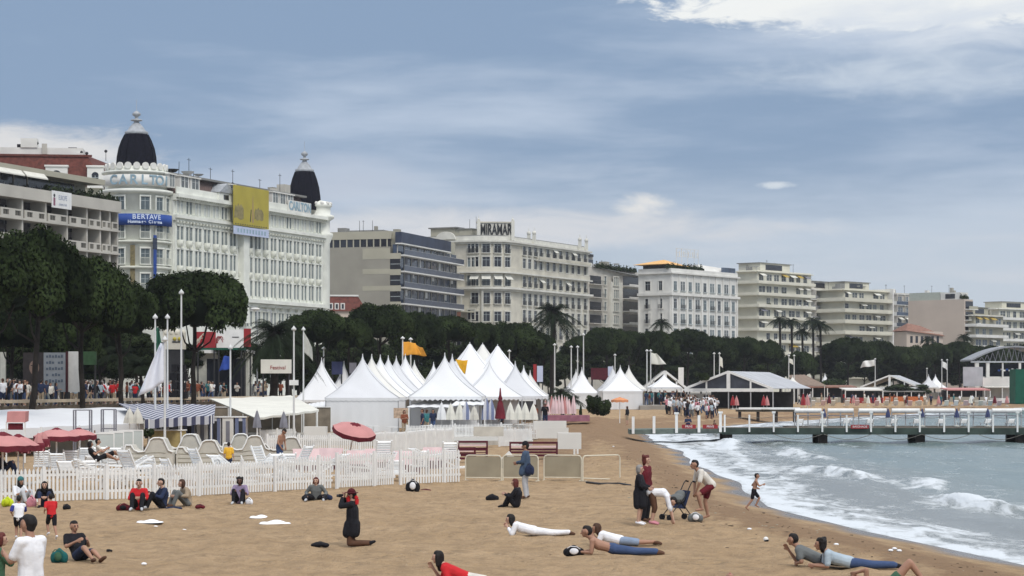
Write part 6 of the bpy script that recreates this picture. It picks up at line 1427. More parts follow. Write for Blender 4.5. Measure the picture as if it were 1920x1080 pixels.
closed_parasol(72, 76, 812, 846, M_pinkf, 'furled pink parasol with maroon hem, left one of the pair', 'furled pink parasols', w=.2, hem=M_maroon); closed_parasol(82, 78, 810, 838, M_pinkf, 'furled pink parasol with maroon hem, right one of the pair', 'furled pink parasols', w=.2, hem=M_maroon); closed_parasol(44, 75, 824, 850, M_pinkf, 'furled maroon-hemmed parasol under the left open parasol', 'furled pink parasols', w=.2, hem=M_maroon)
for u, v0, v1, d, l in ((482, 770, 802, 112, 'left'), (532, 772, 802, 113, 'right')): closed_parasol(u, d, v0, v1, M_greyf, 'furled grey-violet parasol under the cream awning, %s one' % l, 'furled grey parasols', w=.2)
for i, (u, v0, m_) in enumerate(((845, 757, M_fabric2), (862, 756, M_fabric2), (874, 753, M_stripe2), (828, 755, M_fabric), (889, 762, M_creamcush), (912, 746, M_stripe2), (921, 748, M_stripe2), (957, 755, M_fabric2), (972, 757, M_fabric2), (985, 755, M_fabric2), (1000, 757, M_fabric2))): closed_parasol(u, 140, v0, 787, m_, 'tall furled cream parasol before the tents, ' + nth(i) + ' in the row', 'furled cream parasols before the tents', w=.3)
b = MB(); x_, z_ = PX(938, 138), PZ(785, 138); b.lathe([(.36, 0), (.30, .45), (.17, 1.0), (.10, 1.2), (.16, 1.25), (.08, 1.5), (.04, 1.95), (.001, 2.0)], M_maroon, (0, 0, 0), 14); tag(b.build('furled_parasol', None, (x_, 138, z_)), 'tall furled dark maroon parasol before the tents', 'parasol')
r5 = random.Random(5)
for i in range(15):
    u = 1022 + i * 3.9 + r5.uniform(-2, 2); closed_parasol(u, 160 + r5.uniform(-3, 3), 747 + r5.uniform(-6, 7), 776, M_pinkw if i % 3 else M_pinkf, 'pale pink furled parasol stored beside the mound, ' + nth(i) + ' from the left', 'stored pink parasols beside the mound', PZ(786, 160), .17)
b = MB(); b.box(0, 3.4, 0, 1.4, 0, .45, mat('mauve_tarp', (.30, .13, .17), .85, .2)); tag(b.build('tarpaulin', None, (PX(1018, 155), 155, PZ(785, 155) - .2)), 'mauve tarpaulin under the stored pink parasols', 'tarpaulin')
# pink-red folding cabin at left
def cabin():
    d = 98; x0, x1 = PX(12, d), PX(47, d); z = lambda v: PZ(v, d); root = empty('bathing_cabin', (x0, d, 0), 0, 'pink and maroon canvas bathing cabin on white legs at left', 'cabin'); w = x1 - x0
    MB().hexa([(0, 0, z(792)), (w, 0, z(792)), (0, .7, z(790)), (w, .7, z(790)), (.02, .1, z(772)), (w, .1, z(772)), (0, .8, z(771)), (w, .8, z(771))], M_pinkf).build('canopy', root); MB().box(.06, w - .12, .05, .12, z(806), z(793.5), M_maroon).build('seat_cloth', root)
    for x in (0, w): MB().box(x - .03, x + .03, -.05, .02, 0, z(792), M_white).build('leg', root)
    MB().box(0, w, -.05, .02, z(793), z(791.9), M_white).build('crossbar', root)
cabin()
# cream mattress stacks: a wavy row
def mattress_stack(u0, d, label, k):
    prof = [(0, .72), (.08, .98), (.30, .98), (.42, .80), (.60, .72), (.85, .74), (.98, .95), (1.08, 1.18), (1.22, 1.26), (1.48, 1.27), (1.62, 1.22), (1.72, 1.02), (1.84, .78), (2.0, .72)]
    x = PX(u0, d); z = gz(x, d); root = empty('mattress_stack', (x, d, z), R(3 + k), label, 'mattress stack', 'stacks of cream lounger mattresses'); b = MB(); sc = 1.08 + .07 * math.sin(k * 2.3); n = len(prof); D = 1.7
    top = [(px, pz * sc) for px, pz in prof]; vs = [(px, 0, pz) for px, pz in top] + [(px, 0, .1) for px, pz in top] + [(px, D, pz) for px, pz in top] + [(px, D, .1) for px, pz in top]
    b.add(vs, [(i, i + n, i + n + 1, i + 1) for i in range(n - 1)] + [(2 * n + i, 2 * n + i + 1, 3 * n + i + 1, 3 * n + i) for i in range(n - 1)] + [(i, i + 1, 2 * n + i + 1, 2 * n + i) for i in range(n - 1)] + [(0, 2 * n, 3 * n, n), (n - 1, 2 * n - 1, 4 * n - 1, 3 * n - 1)], M_creamcush); b.build('mattresses', root)
    e = MB(); e.path([(px, -.03, pz + .01) for px, pz in top], .035, M_white, 6); e.build('white_edge', root); l = MB()
    for q in range(4): l.path([(px, -.015, .2 + q * .15 + .12 * pz * (q / 4)) for px, pz in top[1:-1:2]], .012, M_tan2, 4)
    l.build('seams', root)
for k, (u, d_) in enumerate(((232, 88), (296, 92), (330, 89), (392, 93), (416, 90), (486, 92))): mattress_stack(u, d_, 'wavy-topped stack of cream lounger mattresses, ' + nth(k) + ' from the left', k)
# glass wind screens left of the stacks
for k in range(4):
    u = 166 + k * 19; d = 96 + k * 2; x = PX(u, d); root = empty('wind_screen', (x, d, 0), R(12), 'pale glass wind screen with white frame, ' + nth(k) + ' from the left', 'wind screen', 'glass wind screens'); h = PZ(812 - k * 2, d)
    f = MB(); f.box(0, .05, 0, .05, 0, h, M_white); f.box(1.1, 1.15, 0, .05, 0, h, M_white); f.box(.05, 1.1, 0, .05, h - .05, h, M_white); f.build('frame', root); gm = MATS.get('pane') or mat('pane', (.50, .54, .52), .15, .08, 1, spec=.5); MB().box(.05, 1.1, .015, .03, .1, h - .05, gm).build('pane', root)
# changing cabins and striped curtains below the striped awning
for k in range(5):
    u = 345 + k * 24; d = 121; x = PX(u, d); root = empty('changing_cabin', (x, d, 0), 0, 'changing cabin with striped curtain under the striped awning, ' + nth(k) + ' from the left', 'changing cabin', 'striped changing cabins'); h = PZ(783, d); MB().box(0, .62, 0, .8, 0, h, M_whiteb if k % 2 else M_stripe2).build('curtain', root); MB().box(.2, .42, -.02, -.004, .2, h - .2, M_dark if k % 2 == 0 else M_greyf).build('opening', root); MB().box(-.05, .67, -.05, .85, h, h + .07, M_white).build('roof', root)
def bar_counter(u0, u1, d, h, m, label, top=M_white):
    x0, x1 = PX(u0, d), PX(u1, d); root = empty('bar_counter', (x0, d, gz(x0, d)), 0, label, 'counter'); w = x1 - x0; MB().box(0, w, 0, .7, 0, h, m).build('front', root); MB().box(-.05, w + .05, -.08, .75, h, h + .06, top).build('worktop', root); b = MB(); r = random.Random(int(u0))
    for k in range(int(w / .5)): b.tube((.2 + k * .5, .3, h + .06), (.2 + k * .5, .3, h + .06 + r.uniform(.12, .3)), .05, .04, r.choice([M_dark, M_white, M_terra]), 6)
    tag(b.build('bottles', root), kind='stuff')
bar_counter(90, 160, 112, 1.1, M_fabric2, 'pale beach-bar counter under the long white awning'); bar_counter(276, 345, 112, 1.15, mat('ochre_counter', (.38, .30, .13), .8, .2), 'yellowish counter under the striped awning'); bar_counter(168, 205, 108, 1.0, M_navy, 'dark teal counter behind the glass screens'); bar_counter(206, 240, 108, 1.05, mat('orange_board', (.42, .18, .05), .8, .2), 'counter with orange board under the long white awning')
def wallbox(u0, u1, v0, v1, d, m, label, name='screen_wall', cat='screen', thick=.15, ribs=0):
    x0, x1 = PX(u0, d), PX(u1, d); z0, z1 = min(PZ(v1, d), 9), PZ(v0, d); root = empty(name, (x0, d, z0), 0, label, cat); MB().box(0, x1 - x0, 0, thick, 0, z1 - z0, m).build('panel', root)
    if ribs: b = MB(); [b.box((x1 - x0) * k / ribs, (x1 - x0) * k / ribs + .05, -.05, -.003, 0, z1 - z0, M_white) for k in range(ribs + 1)]; b.box(0, x1 - x0, -.06, .1, z1 - z0, z1 - z0 + .06, M_white); b.build('frame', root)
    return root
wallbox(-60, 160, 790, 820, 118, M_fabric2, 'plain pale back wall of the beach bar under the long awning', ribs=9); wallbox(270, 400, 778, 822, 126, M_dark, 'dark back wall under the striped awning', ribs=6); wallbox(400, 620, 764, 815, 150, M_parapet_d, 'shadowed back wall under the cream awning', ribs=8); wallbox(780, 1000, 752, 788, 172, mat('tent_shade_panel', (.05, .05, .055), .9, .4), 'dark panel standing in for the shade under the open tents', ribs=10)  # the panel behind the tents is dark in place of their shade
wallbox(738, 766, 765, 784, 146, mat('patterned_board', (.45, .33, .24), .8, .35, 6), 'patterned display board beside the nearest tent', cat='board'); wallbox(570, 612, 800, 822, 112, M_whiteb, 'white chest by the second picket fence', 'storage_box', 'chest', .7)
# white boards and covers at the end of the club
for k, (u0, u1, v0, v1, d, l) in enumerate(((1000, 1062, 789, 806, 132, 'long white board fence panel at the end of the club, upper'), (1006, 1066, 802, 822, 122, 'long white board fence panel at the end of the club, middle'), (1046, 1090, 812, 842, 108, 'white cloth-covered block at the sea end of the club'), (888, 944, 800, 818, 122, 'cream board panel behind the maroon rack'))): wallbox(u0, u1, v0, v1, d, M_whiteb if k < 3 else M_creamcush, l, 'board_panel' if k != 2 else 'covered_block', 'board' if k != 2 else 'block', .12 if k != 2 else .9)
MB_ = MB(); 
for k, (u, d) in enumerate(((1077, 110), (1083, 112))): b = MB(); b.box(-.05, .05, -.05, .05, 0, 1.0, M_white); tag(b.build('fence_post', None, (PX(u, d), d, gz(PX(u, d), d))), 'short white post on the covered block, %s one' % ('left', 'right')[k], 'post')
# maroon racks / slatted benches
def maroon_rack(u0, u1, d, h, label, slats=3, k=0):
    x0, x1 = PX(u0, d), PX(u1, d); w = x1 - x0; root = empty('slatted_bench', (x0, d, gz(x0, d)), R(k * 4), label, 'bench'); f = MB()
    for x in (0, w - .08): f.box(x, x + .08, 0, .08, 0, h, M_maroonw); f.box(x, x + .08, .5, .58, 0, h * .6, M_maroonw)
    f.box(.081, w - .081, 0, .06, h - .1, h - .001, M_maroonw); f.box(.081, w - .081, 0, .06, .15, .25, M_maroonw); f.box(0, w, .59, .63, h * .5, h * .6, M_maroonw); f.build('frame', root)
    s = MB()
    for q in range(slats): z = .3 + q * (h - .45) / slats; s.box(.081, w - .081, .015, .045, z, z + (h - .45) / slats * (.72 if q % 2 == k % 2 else .35), (M_pinkw if q == slats - 1 else M_maroonw))
    s.build('slats', root); c = MB(); c.box(.082, w - .082, .09, .5, h * .55, h * .6, M_maroonw); c.build('seat', root)
maroon_rack(955, 1046, 103, .86, 'maroon slatted bench with one pink board right of the standing man'); maroon_rack(858, 915, 102, .88, 'maroon slatted frame stacked beside the end of the picket fence', 4, 1); maroon_rack(838, 892, 98, .72, 'lower maroon slatted frame in front of its taller neighbour', 5, 0)
b = MB(); b.bar((0, 0, .05), (.55, 0, .55), .08, .5, M_white); b.bar((.02, -.02, .0), (.42, -.02, .36), .1, .5, M_black); tag(b.build('folded_lounger', None, (PX(938, 92), 92, gz(0, 92))), 'black and white folded lounger leaning by the maroon bench', 'lounger')
# jumble of white plastic loungers behind the near fence
r6 = random.Random(66)
for k in range(34):
    t = k / 33; u = 150 + t * 690 + r6.uniform(-10, 10); d = 69.5 + t * 11.5 + r6.uniform(0, 5); x = PX(u, d)
    sunbed(x, d, gz(x, d) + (.0 if k % 3 else .38), R(r6.uniform(-40, 220)), 'white plastic lounger in the heap behind the picket fence, ' + nth(k) + ' from the left', 'white loungers heaped behind the near fence', k % 2, (0, R(r6.uniform(-6, 6))))
for k in range(12):
    u = 75 + k * 14 + r6.uniform(-4, 4); d = 78 + r6.uniform(0, 12); x = PX(u, d); sunbed(x, d, gz(x, d), R(90 + r6.uniform(-20, 20)), 'white plastic lounger under the pink parasols, ' + nth(k) + ' from the left', 'white loungers under the pink parasols', (k + 1) % 2)
for k in range(6):
    u = 545 + k * 48 + r6.uniform(-8, 8); d = 86 + r6.uniform(0, 5); x = PX(u, d); root = empty('cushion', (x, d, gz(x, d)), R(r6.uniform(-20, 20)), 'pale pink lounger cushion standing behind the fence, ' + nth(k) + ' from the left', 'cushion', 'pink cushions behind the fence'); b = MB(); b.grid(lambda i, j: (i * 1.1, .3 * j + .03 * math.sin(i * 12), .35 + .55 * j), 10, 4, M_pinkw); b.grid(lambda i, j: (1.1 - i * 1.1, .3 * j + .08, .35 + .55 * j), 10, 4, M_pinkw); b.build('cover', root); MB().box(0, 1.1, -.05, .35, 0, .34, M_maroonw).build('base', root)
# white round tables and chairs in the middle
for k, (u, d) in enumerate(((660, 128), (700, 132), (735, 130), (590, 126), (800, 134), (950, 136), (975, 138), (1010, 140))):
    x = PX(u, d); root = empty('cafe_table', (x, d, gz(x, d) + .3), 0, 'small white round table on the club terrace, ' + nth(k) + ' from the left', 'table', 'white tables on the club terrace'); MB().lathe([(.001, .72), (.4, .72), (.4, .75), (.001, .75)], M_white, (0, 0, 0), 14).build('tabletop', root); MB().tube((0, 0, 0), (0, 0, .72), .03, .03, M_white, 6).build('leg', root)
b = MB(); b.box(-20, 1.2, 0, 45, 0, .3, mat("terrace_boards", (.42, .40, .36), .8, .15)); tag(b.build('terrace_floor', None, (0, 127, -.02)), kind='structure')
def teal_shrub():
    for k, (u, v, l) in enumerate(((898, 784, 'dark'), (960, 786, 'light'))): pass
# white round thing (mascot head) left out on purpose; towels and litter on the sand
def towel(pts, d, label, m=M_litter, name='crumpled_sheet', h=.055, cat='sheet'):
    us = [p[0] for p in pts]; x0, x1 = PX(min(us), d), PX(max(us), d); w = x1 - x0; b = MB()
    def fn(i, j): e = math.sin(math.pi * i) ** .5 if 0 < i < 1 else 0; return (w * i, (j - .5) * .7 * (.25 + .75 * e), h * e * math.sin(math.pi * j) * (.6 + .8 * abs(math.sin(i * 5 + j * 2 + w))) + .012)
    b.grid(fn, 22, 10, m); tag(b.build(name, None, (x0, d, gz(x0, d) - .004)), label, cat)
towel([(256, 0), (306, 0)], DG(982), 'white crumpled sheet alone on the sand at left'); towel([(468, 0), (506, 0)], DG(969), 'small white crumpled sheet, upper of the two in the middle'); towel([(486, 0), (545, 0)], DG(981), 'long white crumpled sheet, lower of the two in the middle', h=.07)
for k, (u, v, l) in enumerate(((292, 991, 'faint white scrap under the left sheet'), (270, 1059, 'small white scrap near the teal rucksack'), (1568, 1023, 'white scrap behind the lying couple'), (1670, 1032, 'left one of three white scraps by the waterline'), (1677, 1026, 'middle one of three white scraps by the waterline'), (1686, 1031, 'right one of three white scraps by the waterline'), (1405, 993, 'pale scrap beyond the small ball'), (1150, 843, 'pale scrap on the slope by the barrier'), (345, 996, 'pale pebble-like scrap in mid sand'))):
    d = DG(v); b = MB(); b.ball((0, 0, .025), .05, M_litter, 8, sx=1.2, sz=.6); tag(b.build('paper_scrap', None, (PX(u, d), d, gz(PX(u, d), d))), l, 'litter', 'white scraps on the sand')
b = MB(); d = DG(1016); b.ball((0, 0, .06), .06, M_white, 10); b.ball((0.01, -.01, .035), .058, M_black, 10, sz=.6); tag(b.build('ball', None, (PX(1436, d), d, gz(PX(1436, d), d))), 'small black and white ball on the sand', 'ball')
# ------------------------------------------------------------------ people
# A pose is a set of joints (forward x, left y, up z, metres, for a 1.75 m adult). Tapered limbs are laid
# along the joints and fused into one continuous skin by a voxel remesh; clothes and hair are children.
SKIN = [mat('skin_tan', (.36, .20, .135), .6, .08, 6), mat('skin_fair', (.50, .31, .23), .6, .08, 6), mat('skin_dark', (.13, .07, .05), .6, .1, 6)]
HAIRB = mat('hair_black', (.012, .010, .010), .7, .3, 20); HAIRN = mat('hair_brown', (.06, .028, .015), .7, .3, 20); HAIRR = mat('hair_reddish', (.10, .022, .018), .7, .3, 20); HAIRG = mat('hair_grey', (.25, .24, .23), .8, .2, 20)
CL = {}
def cloth(name, c): 
    if name not in CL: CL[name] = mat('cloth_' + name, c, .9, .12, 4, bump=.3, bscale=12)
    return CL[name]
c_white = cloth('white', (.78, .79, .82)); c_red = cloth('red', (.52, .02, .025)); c_black = cloth('black', (.010, .010, .014)); c_navy = cloth('navy', (.02, .03, .07)); c_jean = cloth('jeans', (.045, .075, .16)); c_pjean = cloth('pale_jeans', (.22, .28, .38))
c_blue = cloth('slate_blue', (.055, .085, .14)); c_greyt = cloth('grey', (.14, .15, .15)); c_lgrey = cloth('light_grey', (.45, .46, .48)); c_tan = cloth('tan', (.35, .28, .20)); c_yel = cloth('yellow', (.75, .42, .04)); c_lil = cloth('lilac', (.28, .22, .33)); c_teal = cloth('teal', (.04, .16, .17)); c_pblue = cloth('pale_blue', (.38, .46, .52)); c_offw = cloth('off_white', (.66, .63, .57)); c_green = cloth('green', (.05, .12, .07)); c_brown = cloth('brown', (.10, .05, .03)); c_royal = cloth('royal', (.03, .04, .22)); c_pinkc = cloth('pink', (.60, .25, .30)); c_maroon = cloth('maroon', (.12, .012, .02)); c_or = cloth('rust', (.20, .06, .03))
BASE = dict(pelvis=(0, 0, .95), chest=(.01, 0, 1.28), neck=(0, 0, 1.47), head=(.02, 0, 1.62), shL=(0, .18, 1.41), elL=(-.03, .25, 1.13), haL=(.06, .26, .88), hipL=(0, .09, .91), knL=(.03, .10, .50), anL=(-.03, .11, .09), toL=(.14, .13, .035))
def pose(sym=True, **k):
    p = dict(BASE); p.update(k)
    for a in ('sh', 'el', 'ha', 'hip', 'kn', 'an', 'to'):
        if a + 'R' not in p: x, y, z = p[a + 'L']; p[a + 'R'] = (x, -y, z)
    return p
def shl(ch, nk, s=.18, d=.05): # shoulders just under the neck
    c, n = Vector(ch), Vector(nk); q = n.lerp(c, .30); return (q.x, s, q.z)
PEND = []
def capsule(m, p0, p1, r0, r1, n=10):
    m.tube(p0, p1, r0, r1, m.skin, n); m.ball(tuple(p0), r0, m.skin, 8); m.ball(tuple(p1), r1, m.skin, 8)
def chain(m, pts, rs):
    for a, b, r0, r1 in zip(pts[:-1], pts[1:], rs[:-1], rs[1:]): capsule(m, a, b, r0, r1)
def person(u=None, d=None, label='', P_=None, head=0, h=1.75, shirt=None, sleeves=1, pants=None, plen=2, hair=HAIRB, hstyle='short', skin=0, shoes=None, coat=None, coatlen=.55, group=None, loc=None, vox=.013, z=None, cat='person', face=(1, 0, 0), hat=None, fingers=True, sleeve_col=None):
    P_ = P_ or pose(); k = h / 1.75; J = {a: Vector(v) for a, v in P_.items()}; sk = SKIN[skin]; m = MB(); m.skin = sk
    fw = Vector(P_.get('face', face)).normalized()
    sp = (J['neck'] - J['pelvis']).normalized(); lat = (J['shL'] - J['shR']).normalized(); fr = lat.cross(sp).normalized()
    w1 = J['pelvis'].lerp(J['chest'], .45)
    for s in (-1, 0, 1):
        chain(m, [J['pelvis'] + lat * .065 * s, w1 + lat * .055 * s, J['chest'] + lat * .075 * s, J['neck'].lerp(J['chest'], .35) + lat * .07 * s], [.105, .095, .105, .075])
    capsule(m, J['neck'].lerp(J['chest'], .2), J['head'].lerp(J['neck'], .45), .062, .052)
    hd = (J['head'] - J['neck']).normalized(); hu = (hd - fw * hd.dot(fw)); hu = hu.normalized() if hu.length > .2 else (Vector((0, 0, 1)) - fw * fw.z).normalized(); hl = hu.cross(fw).normalized(); H = J['head']
    m.ball(tuple(H + hu * .03 - fw * .012), .092, sk, 12); m.ball(tuple(H + hu * .02 + fw * .018), .080, sk, 12); capsule(m, H + fw * .035 - hu * .035, H + fw * .045 - hu * .062, .056, .040); capsule(m, H - fw * .02 - hu * .06, H + hu * .01, .055, .07)
    capsule(m, H + fw * .092 + hu * .012, H + fw * .108 - hu * .022, .012, .019)          # nose
    for s in (-1, 1): capsule(m, H + hl * .088 * s + hu * .018 - fw * .012, H + hl * .090 * s - hu * .022 - fw * .008, .020, .014)  # ears
    for s in ('L', 'R'):
        sd = 1 if s == 'L' else -1
        capsule(m, J['neck'].lerp(J['chest'], .3), J['sh' + s], .062, .062); chain(m, [J['sh' + s], J['el' + s], J['ha' + s]], [.056, .041, .027])
        ha, el = J['ha' + s], J['el' + s]; a = (ha - el).normalized(); pn = P_.get('palm' + s); nrm = Vector(pn).normalized() if pn else (lat * -sd); nrm = (nrm - a * nrm.dot(a)); nrm = nrm.normalized() if nrm.length > .1 else a.orthogonal().normalized(); wd = a.cross(nrm).normalized() * sd
        pc = ha + a * .05
        for o in (-.024, 0, .024): capsule(m, ha + wd * o * .6, ha + a * .085 + wd * o, .017, .015)
        if fingers:
            for o, l in ((-.033, .062), (-.011, .076), (.012, .080), (.034, .070)):
                b0 = ha + a * .085 + wd * o; b1 = b0 + a * l * .55 + nrm * .006; b2 = b1 + a * l * .42 + nrm * l * .35; capsule(m, b0, b1, .0105, .0098); capsule(m, b1, b2, .0098, .0088)
            t0 = ha + a * .03 + wd * .028; t1 = t0 + a * .03 + wd * .03 + nrm * .012; capsule(m, t0, t1, .014, .012); capsule(m, t1, t1 + a * .028 + nrm * .01, .012, .010)
        hp, kn, an, to = J['hip' + s], J['kn' + s], J['an' + s], J['to' + s]
        capsule(m, J['pelvis'], hp, .10, .092); chain(m, [hp, kn, kn.lerp(an, .3), an], [.088, .056, .056, .036]); ft = (to - an).normalized(); capsule(m, an - ft * .03, an.lerp(to, .55), .036, .036); capsule(m, an.lerp(to, .5), to, .036, .026)
    if loc is None:
        zz = gz(PX(u, d), d) if z is None else z; loc = (PX(u, d), d, zz)
    me = m.mesh('person'); o = bpy.data.objects.new('person', me); COL.objects.link(o); o.location = loc; o.rotation_euler = (0, 0, R(head)); o.scale = (k, k, k); tag(o, label, cat, group)
    feat = [(H + fw * .092 + hl * s * .034 + hu * .022, .016, 1) for s in (-1, 1)] + [(H + fw * .095 - hu * .052 + hl * q, .013, 2) for q in (-.014, 0, .014)] + [(H + fw * .085 + hl * s * .034 + hu * .040, .012, 1) for s in (-1, 1)]
    PEND.append((o, vox, feat))
    def sub(name, fill, mt, v=.016, sm=3):
        q = MB(); q.skin = mt; fill(q); c = q.build(name, o); PEND.append((c, v, None)); return c
    if shirt:
        def f(q):
            for s in (-1, 0, 1): chain(q, [J['pelvis'].lerp(J['chest'], -.05) + lat * .065 * s, w1 + lat * .058 * s, J['chest'] + lat * .078 * s, J['neck'].lerp(J['chest'], .36) + lat * .072 * s], [.120, .116, .122, .088])
            for s in ('L', 'R'):
                capsule(q, J['neck'].lerp(J['chest'], .36), J['sh' + s], .074, .076)
                if sleeves >= .4: chain(q, [J['sh' + s], J['sh' + s].lerp(J['el' + s], min(1, sleeves))], [.072, .064])
                if sleeves > 1: chain(q, [J['el' + s], J['el' + s].lerp(J['ha' + s], sleeves - 1)], [.060, .046])
        sub('shirt', f, shirt)
    if sleeve_col:
        def f(q):
            for s in ('L', 'R'): capsule(q, J['sh' + s].lerp(J['el' + s], .25), J['sh' + s].lerp(J['el' + s], .85), .080, .070)
        sub('sleeves', f, sleeve_col)
    if pants:
        def f(q):
            for s in (-1, 1): capsule(q, J['pelvis'] + lat * .062 * s, J['pelvis'].lerp(J['chest'], .2) + lat * .055 * s, .117, .108)
            for s in ('L', 'R'):
                hp, kn, an = J['hip' + s], J['kn' + s], J['an' + s]; capsule(q, J['pelvis'], hp, .11, .104)
                if plen <= 1: capsule(q, hp, hp.lerp(kn, plen), .102, .102 - .02 * plen)
                else: chain(q, [hp, kn, kn.lerp(an, plen - 1)], [.101, .074, .062])
        sub('trousers' if plen > 1 else 'shorts', f, pants)
    if coat:
        def f(q):
            for s in (-1, 0, 1): chain(q, [J['pelvis'] + lat * .07 * s, w1 + lat * .066 * s, J['chest'] + lat * .082 * s, J['neck'].lerp(J['chest'], .3) + lat * .07 * s], [.142, .136, .132, .090])
            for s in ('L', 'R'): chain(q, [J['sh' + s], J['el' + s], J['el' + s].lerp(J['ha' + s], .85)], [.080, .066, .052]); capsule(q, J['neck'].lerp(J['chest'], .3), J['sh' + s], .08, .08)
            mid = (J['knL'] + J['knR']) / 2; e = J['pelvis'].lerp(mid, coatlen * 1.6)
            for s in (-1, 1):
                for y in (-.04, .05): capsule(q, J['pelvis'] + lat * .07 * s + fr * y, e + lat * .11 * s + fr * y * 1.6, .135, .12)
        sub('coat', f, coat)
    if hair:
        def f(q):
            q.ball(tuple(H + hu * .056 - fw * .034), .088, hair, 12); q.ball(tuple(H + hu * .076 + fw * .006), .072, hair, 12); capsule(q, H + hu * .03 - fw * .045, H - hu * .03 - fw * .045, .088, .065)
            if hstyle in ('long', 'bob', 'curly'):
                for s in (-1, 1): capsule(q, H + hu * .04 + hl * s * .05 - fw * .02, H - hu * (.06 if hstyle != 'long' else .13) + hl * s * .062 - fw * .03, .060, .05)
                capsule(q, H - fw * .05, H - hu * (.10 if hstyle != 'long' else .20) - fw * .055, .08, .06)
            if hstyle == 'curly':
                r = random.Random(3)
                for i in range(16): a = r.uniform(0, 6.28); q.ball(tuple(H + hu * r.uniform(0, .13) + hl * math.cos(a) * .09 - fw * (abs(math.sin(a)) * .09)), .045, hair, 6)
        sub('hair', f, hair, .012)
    if hat:
        q = MB(); ax = hu; q.ball(tuple(H + hu * .075 - fw * .005), .105, hat[0], 12); 
        if hat[1] == 'cap': q.hexa([tuple(H + hu * .07 + fw * (.05 + .13 * i) + hl * s * .07 + hu * .012 * t) for t in (0, 1) for i in (0, 1) for s in (-1, 1)], hat[0])
        elif hat[1] == 'brim': q.tube(tuple(H + hu * .065), tuple(H + hu * .08), .17, .16, hat[0], 16)
        q.build('hat', o)
    if shoes:
        for s in ('L', 'R'):
            an, to = J['an' + s], J['to' + s]; ft = (to - an).normalized(); q = MB(); q.skin = shoes; capsule(q, an - ft * .035 - Vector((0, 0, .02)), an.lerp(to, .55), .046, .044); capsule(q, an.lerp(to, .5), to + ft * .01, .044, .034); c = q.build('shoe', o); PEND.append((c, .014, None))
    return o
# ---- poses
STAND = pose()
WALK = pose(knL=(.20, .10, .52), anL=(.22, .10, .10), toL=(.38, .11, .06), knR=(-.05, -.10, .50), anR=(-.30, -.10, .14), toR=(-.16, -.11, .04), elL=(-.14, .24, 1.16), haL=(-.08, .25, .92), elR=(.08, -.24, 1.16), haR=(.22, -.22, .98))
ARMF = pose(elL=(.10, .24, 1.16), haL=(.32, .12, 1.20), elR=(.08, -.24, 1.15), haR=(.30, -.08, 1.22))
def sit(kn=(.36, .15, .46), an=(.52, .14, .09), ch=(-.06, 0, .44), nk=(-.02, 0, .62), hd=(.05, 0, .765), el=(.12, .26, .34), ha=(.33, .15, .42), pel=(0, 0, .12), **k):
    to = (an[0] + .16, an[1] + .03, max(.035, an[2] - .05)); q = dict(pelvis=pel, chest=ch, neck=nk, head=hd, shL=shl(ch, nk), elL=el, haL=ha, hipL=(pel[0] + .02, .095, pel[2] - .01), knL=kn, anL=an, toL=to); q.update(k); return pose(**q)
SIT = sit(); SITHUG = sit(ch=(.04, 0, .42), nk=(.12, 0, .58), hd=(.20, 0, .70), ha=(.42, .06, .34)); SITX = sit(kn=(.30, .30, .20), an=(.36, .02, .08), toL=(.40, -.10, .05))
RECL = sit(pel=(0, 0, .12), ch=(-.22, 0, .38), nk=(-.30, 0, .55), hd=(-.26, 0, .70), kn=(.42, .10, .22), an=(.80, .09, .07), el=(-.12, .26, .30), ha=(.10, .13, .42), toL=(.92, .12, .12), knR=(.38, -.10, .30), anR=(.78, -.09, .07), toR=(.93, -.12, .08))
PRONE = pose(pelvis=(0, 0, .125), chest=(.30, 0, .20), neck=(.46, 0, .34), head=(.55, 0, .45), shL=(.42, .18, .28), elL=(.44, .22, .055), haL=(.66, .08, .06), hipL=(-.03, .09, .115), knL=(-.45, .10, .075), anL=(-.86, .10, .07), toL=(-1.0, .12, .035))
PRONE2 = pose(pelvis=(0, 0, .125), chest=(.30, 0, .19), neck=(.46, 0, .30), head=(.56, 0, .38), shL=(.42, .18, .26), elL=(.50, .22, .055), haL=(.62, .06, .22), elR=(.48, -.22, .055), haR=(.62, -.06, .22), hipL=(-.03, .09, .115), knL=(-.45, .09, .075), anL=(-.84, .04, .09), toL=(-.97, .04, .05), anR=(-.84, -.10, .07), toR=(-.96, -.12, .04))
SIDE = pose(pelvis=(0, .04, .15), chest=(.30, 0, .26), neck=(.45, 0, .38), head=(.55, 0, .50), shL=(.38, .17, .32), shR=(.42, -.17, .30), elL=(.28, .25, .10), haL=(.42, .10, .06), elR=(.52, -.22, .055), haR=(.66, -.10, .30), hipL=(-.03, .10, .16), hipR=(-.03, -.07, .13), knL=(-.42, .12, .12), anL=(-.82, .10, .08), toL=(-.93, .10, .04), knR=(-.44, -.06, .08), anR=(-.85, -.04, .07), toR=(-.98, -.05, .04))
KNEEL = pose(pelvis=(0, 0, .52), chest=(.0, 0, .85), neck=(0, 0, 1.04), head=(.03, 0, 1.18), shL=(0, .18, .98), elL=(.24, .20, .94), haL=(.22, .07, 1.14), hipL=(0, .09, .48), knL=(.05, .10, .065), anL=(-.40, .10, .07), toL=(-.50, .10, .10), anR=(-.40, -.10, .07), toR=(-.50, -.10, .10))
BEND = pose(pelvis=(-.02, 0, .86), chest=(.30, 0, .86), neck=(.46, 0, .74), head=(.55, 0, .62), shL=(.42, .18, .76), elL=(.50, .20, .45), haL=(.56, .10, .16), hipL=(0, .09, .83), knL=(.08, .10, .45), anL=(0, .11, .09), toL=(.16, .12, .035), face=(.5, 0, -.85))
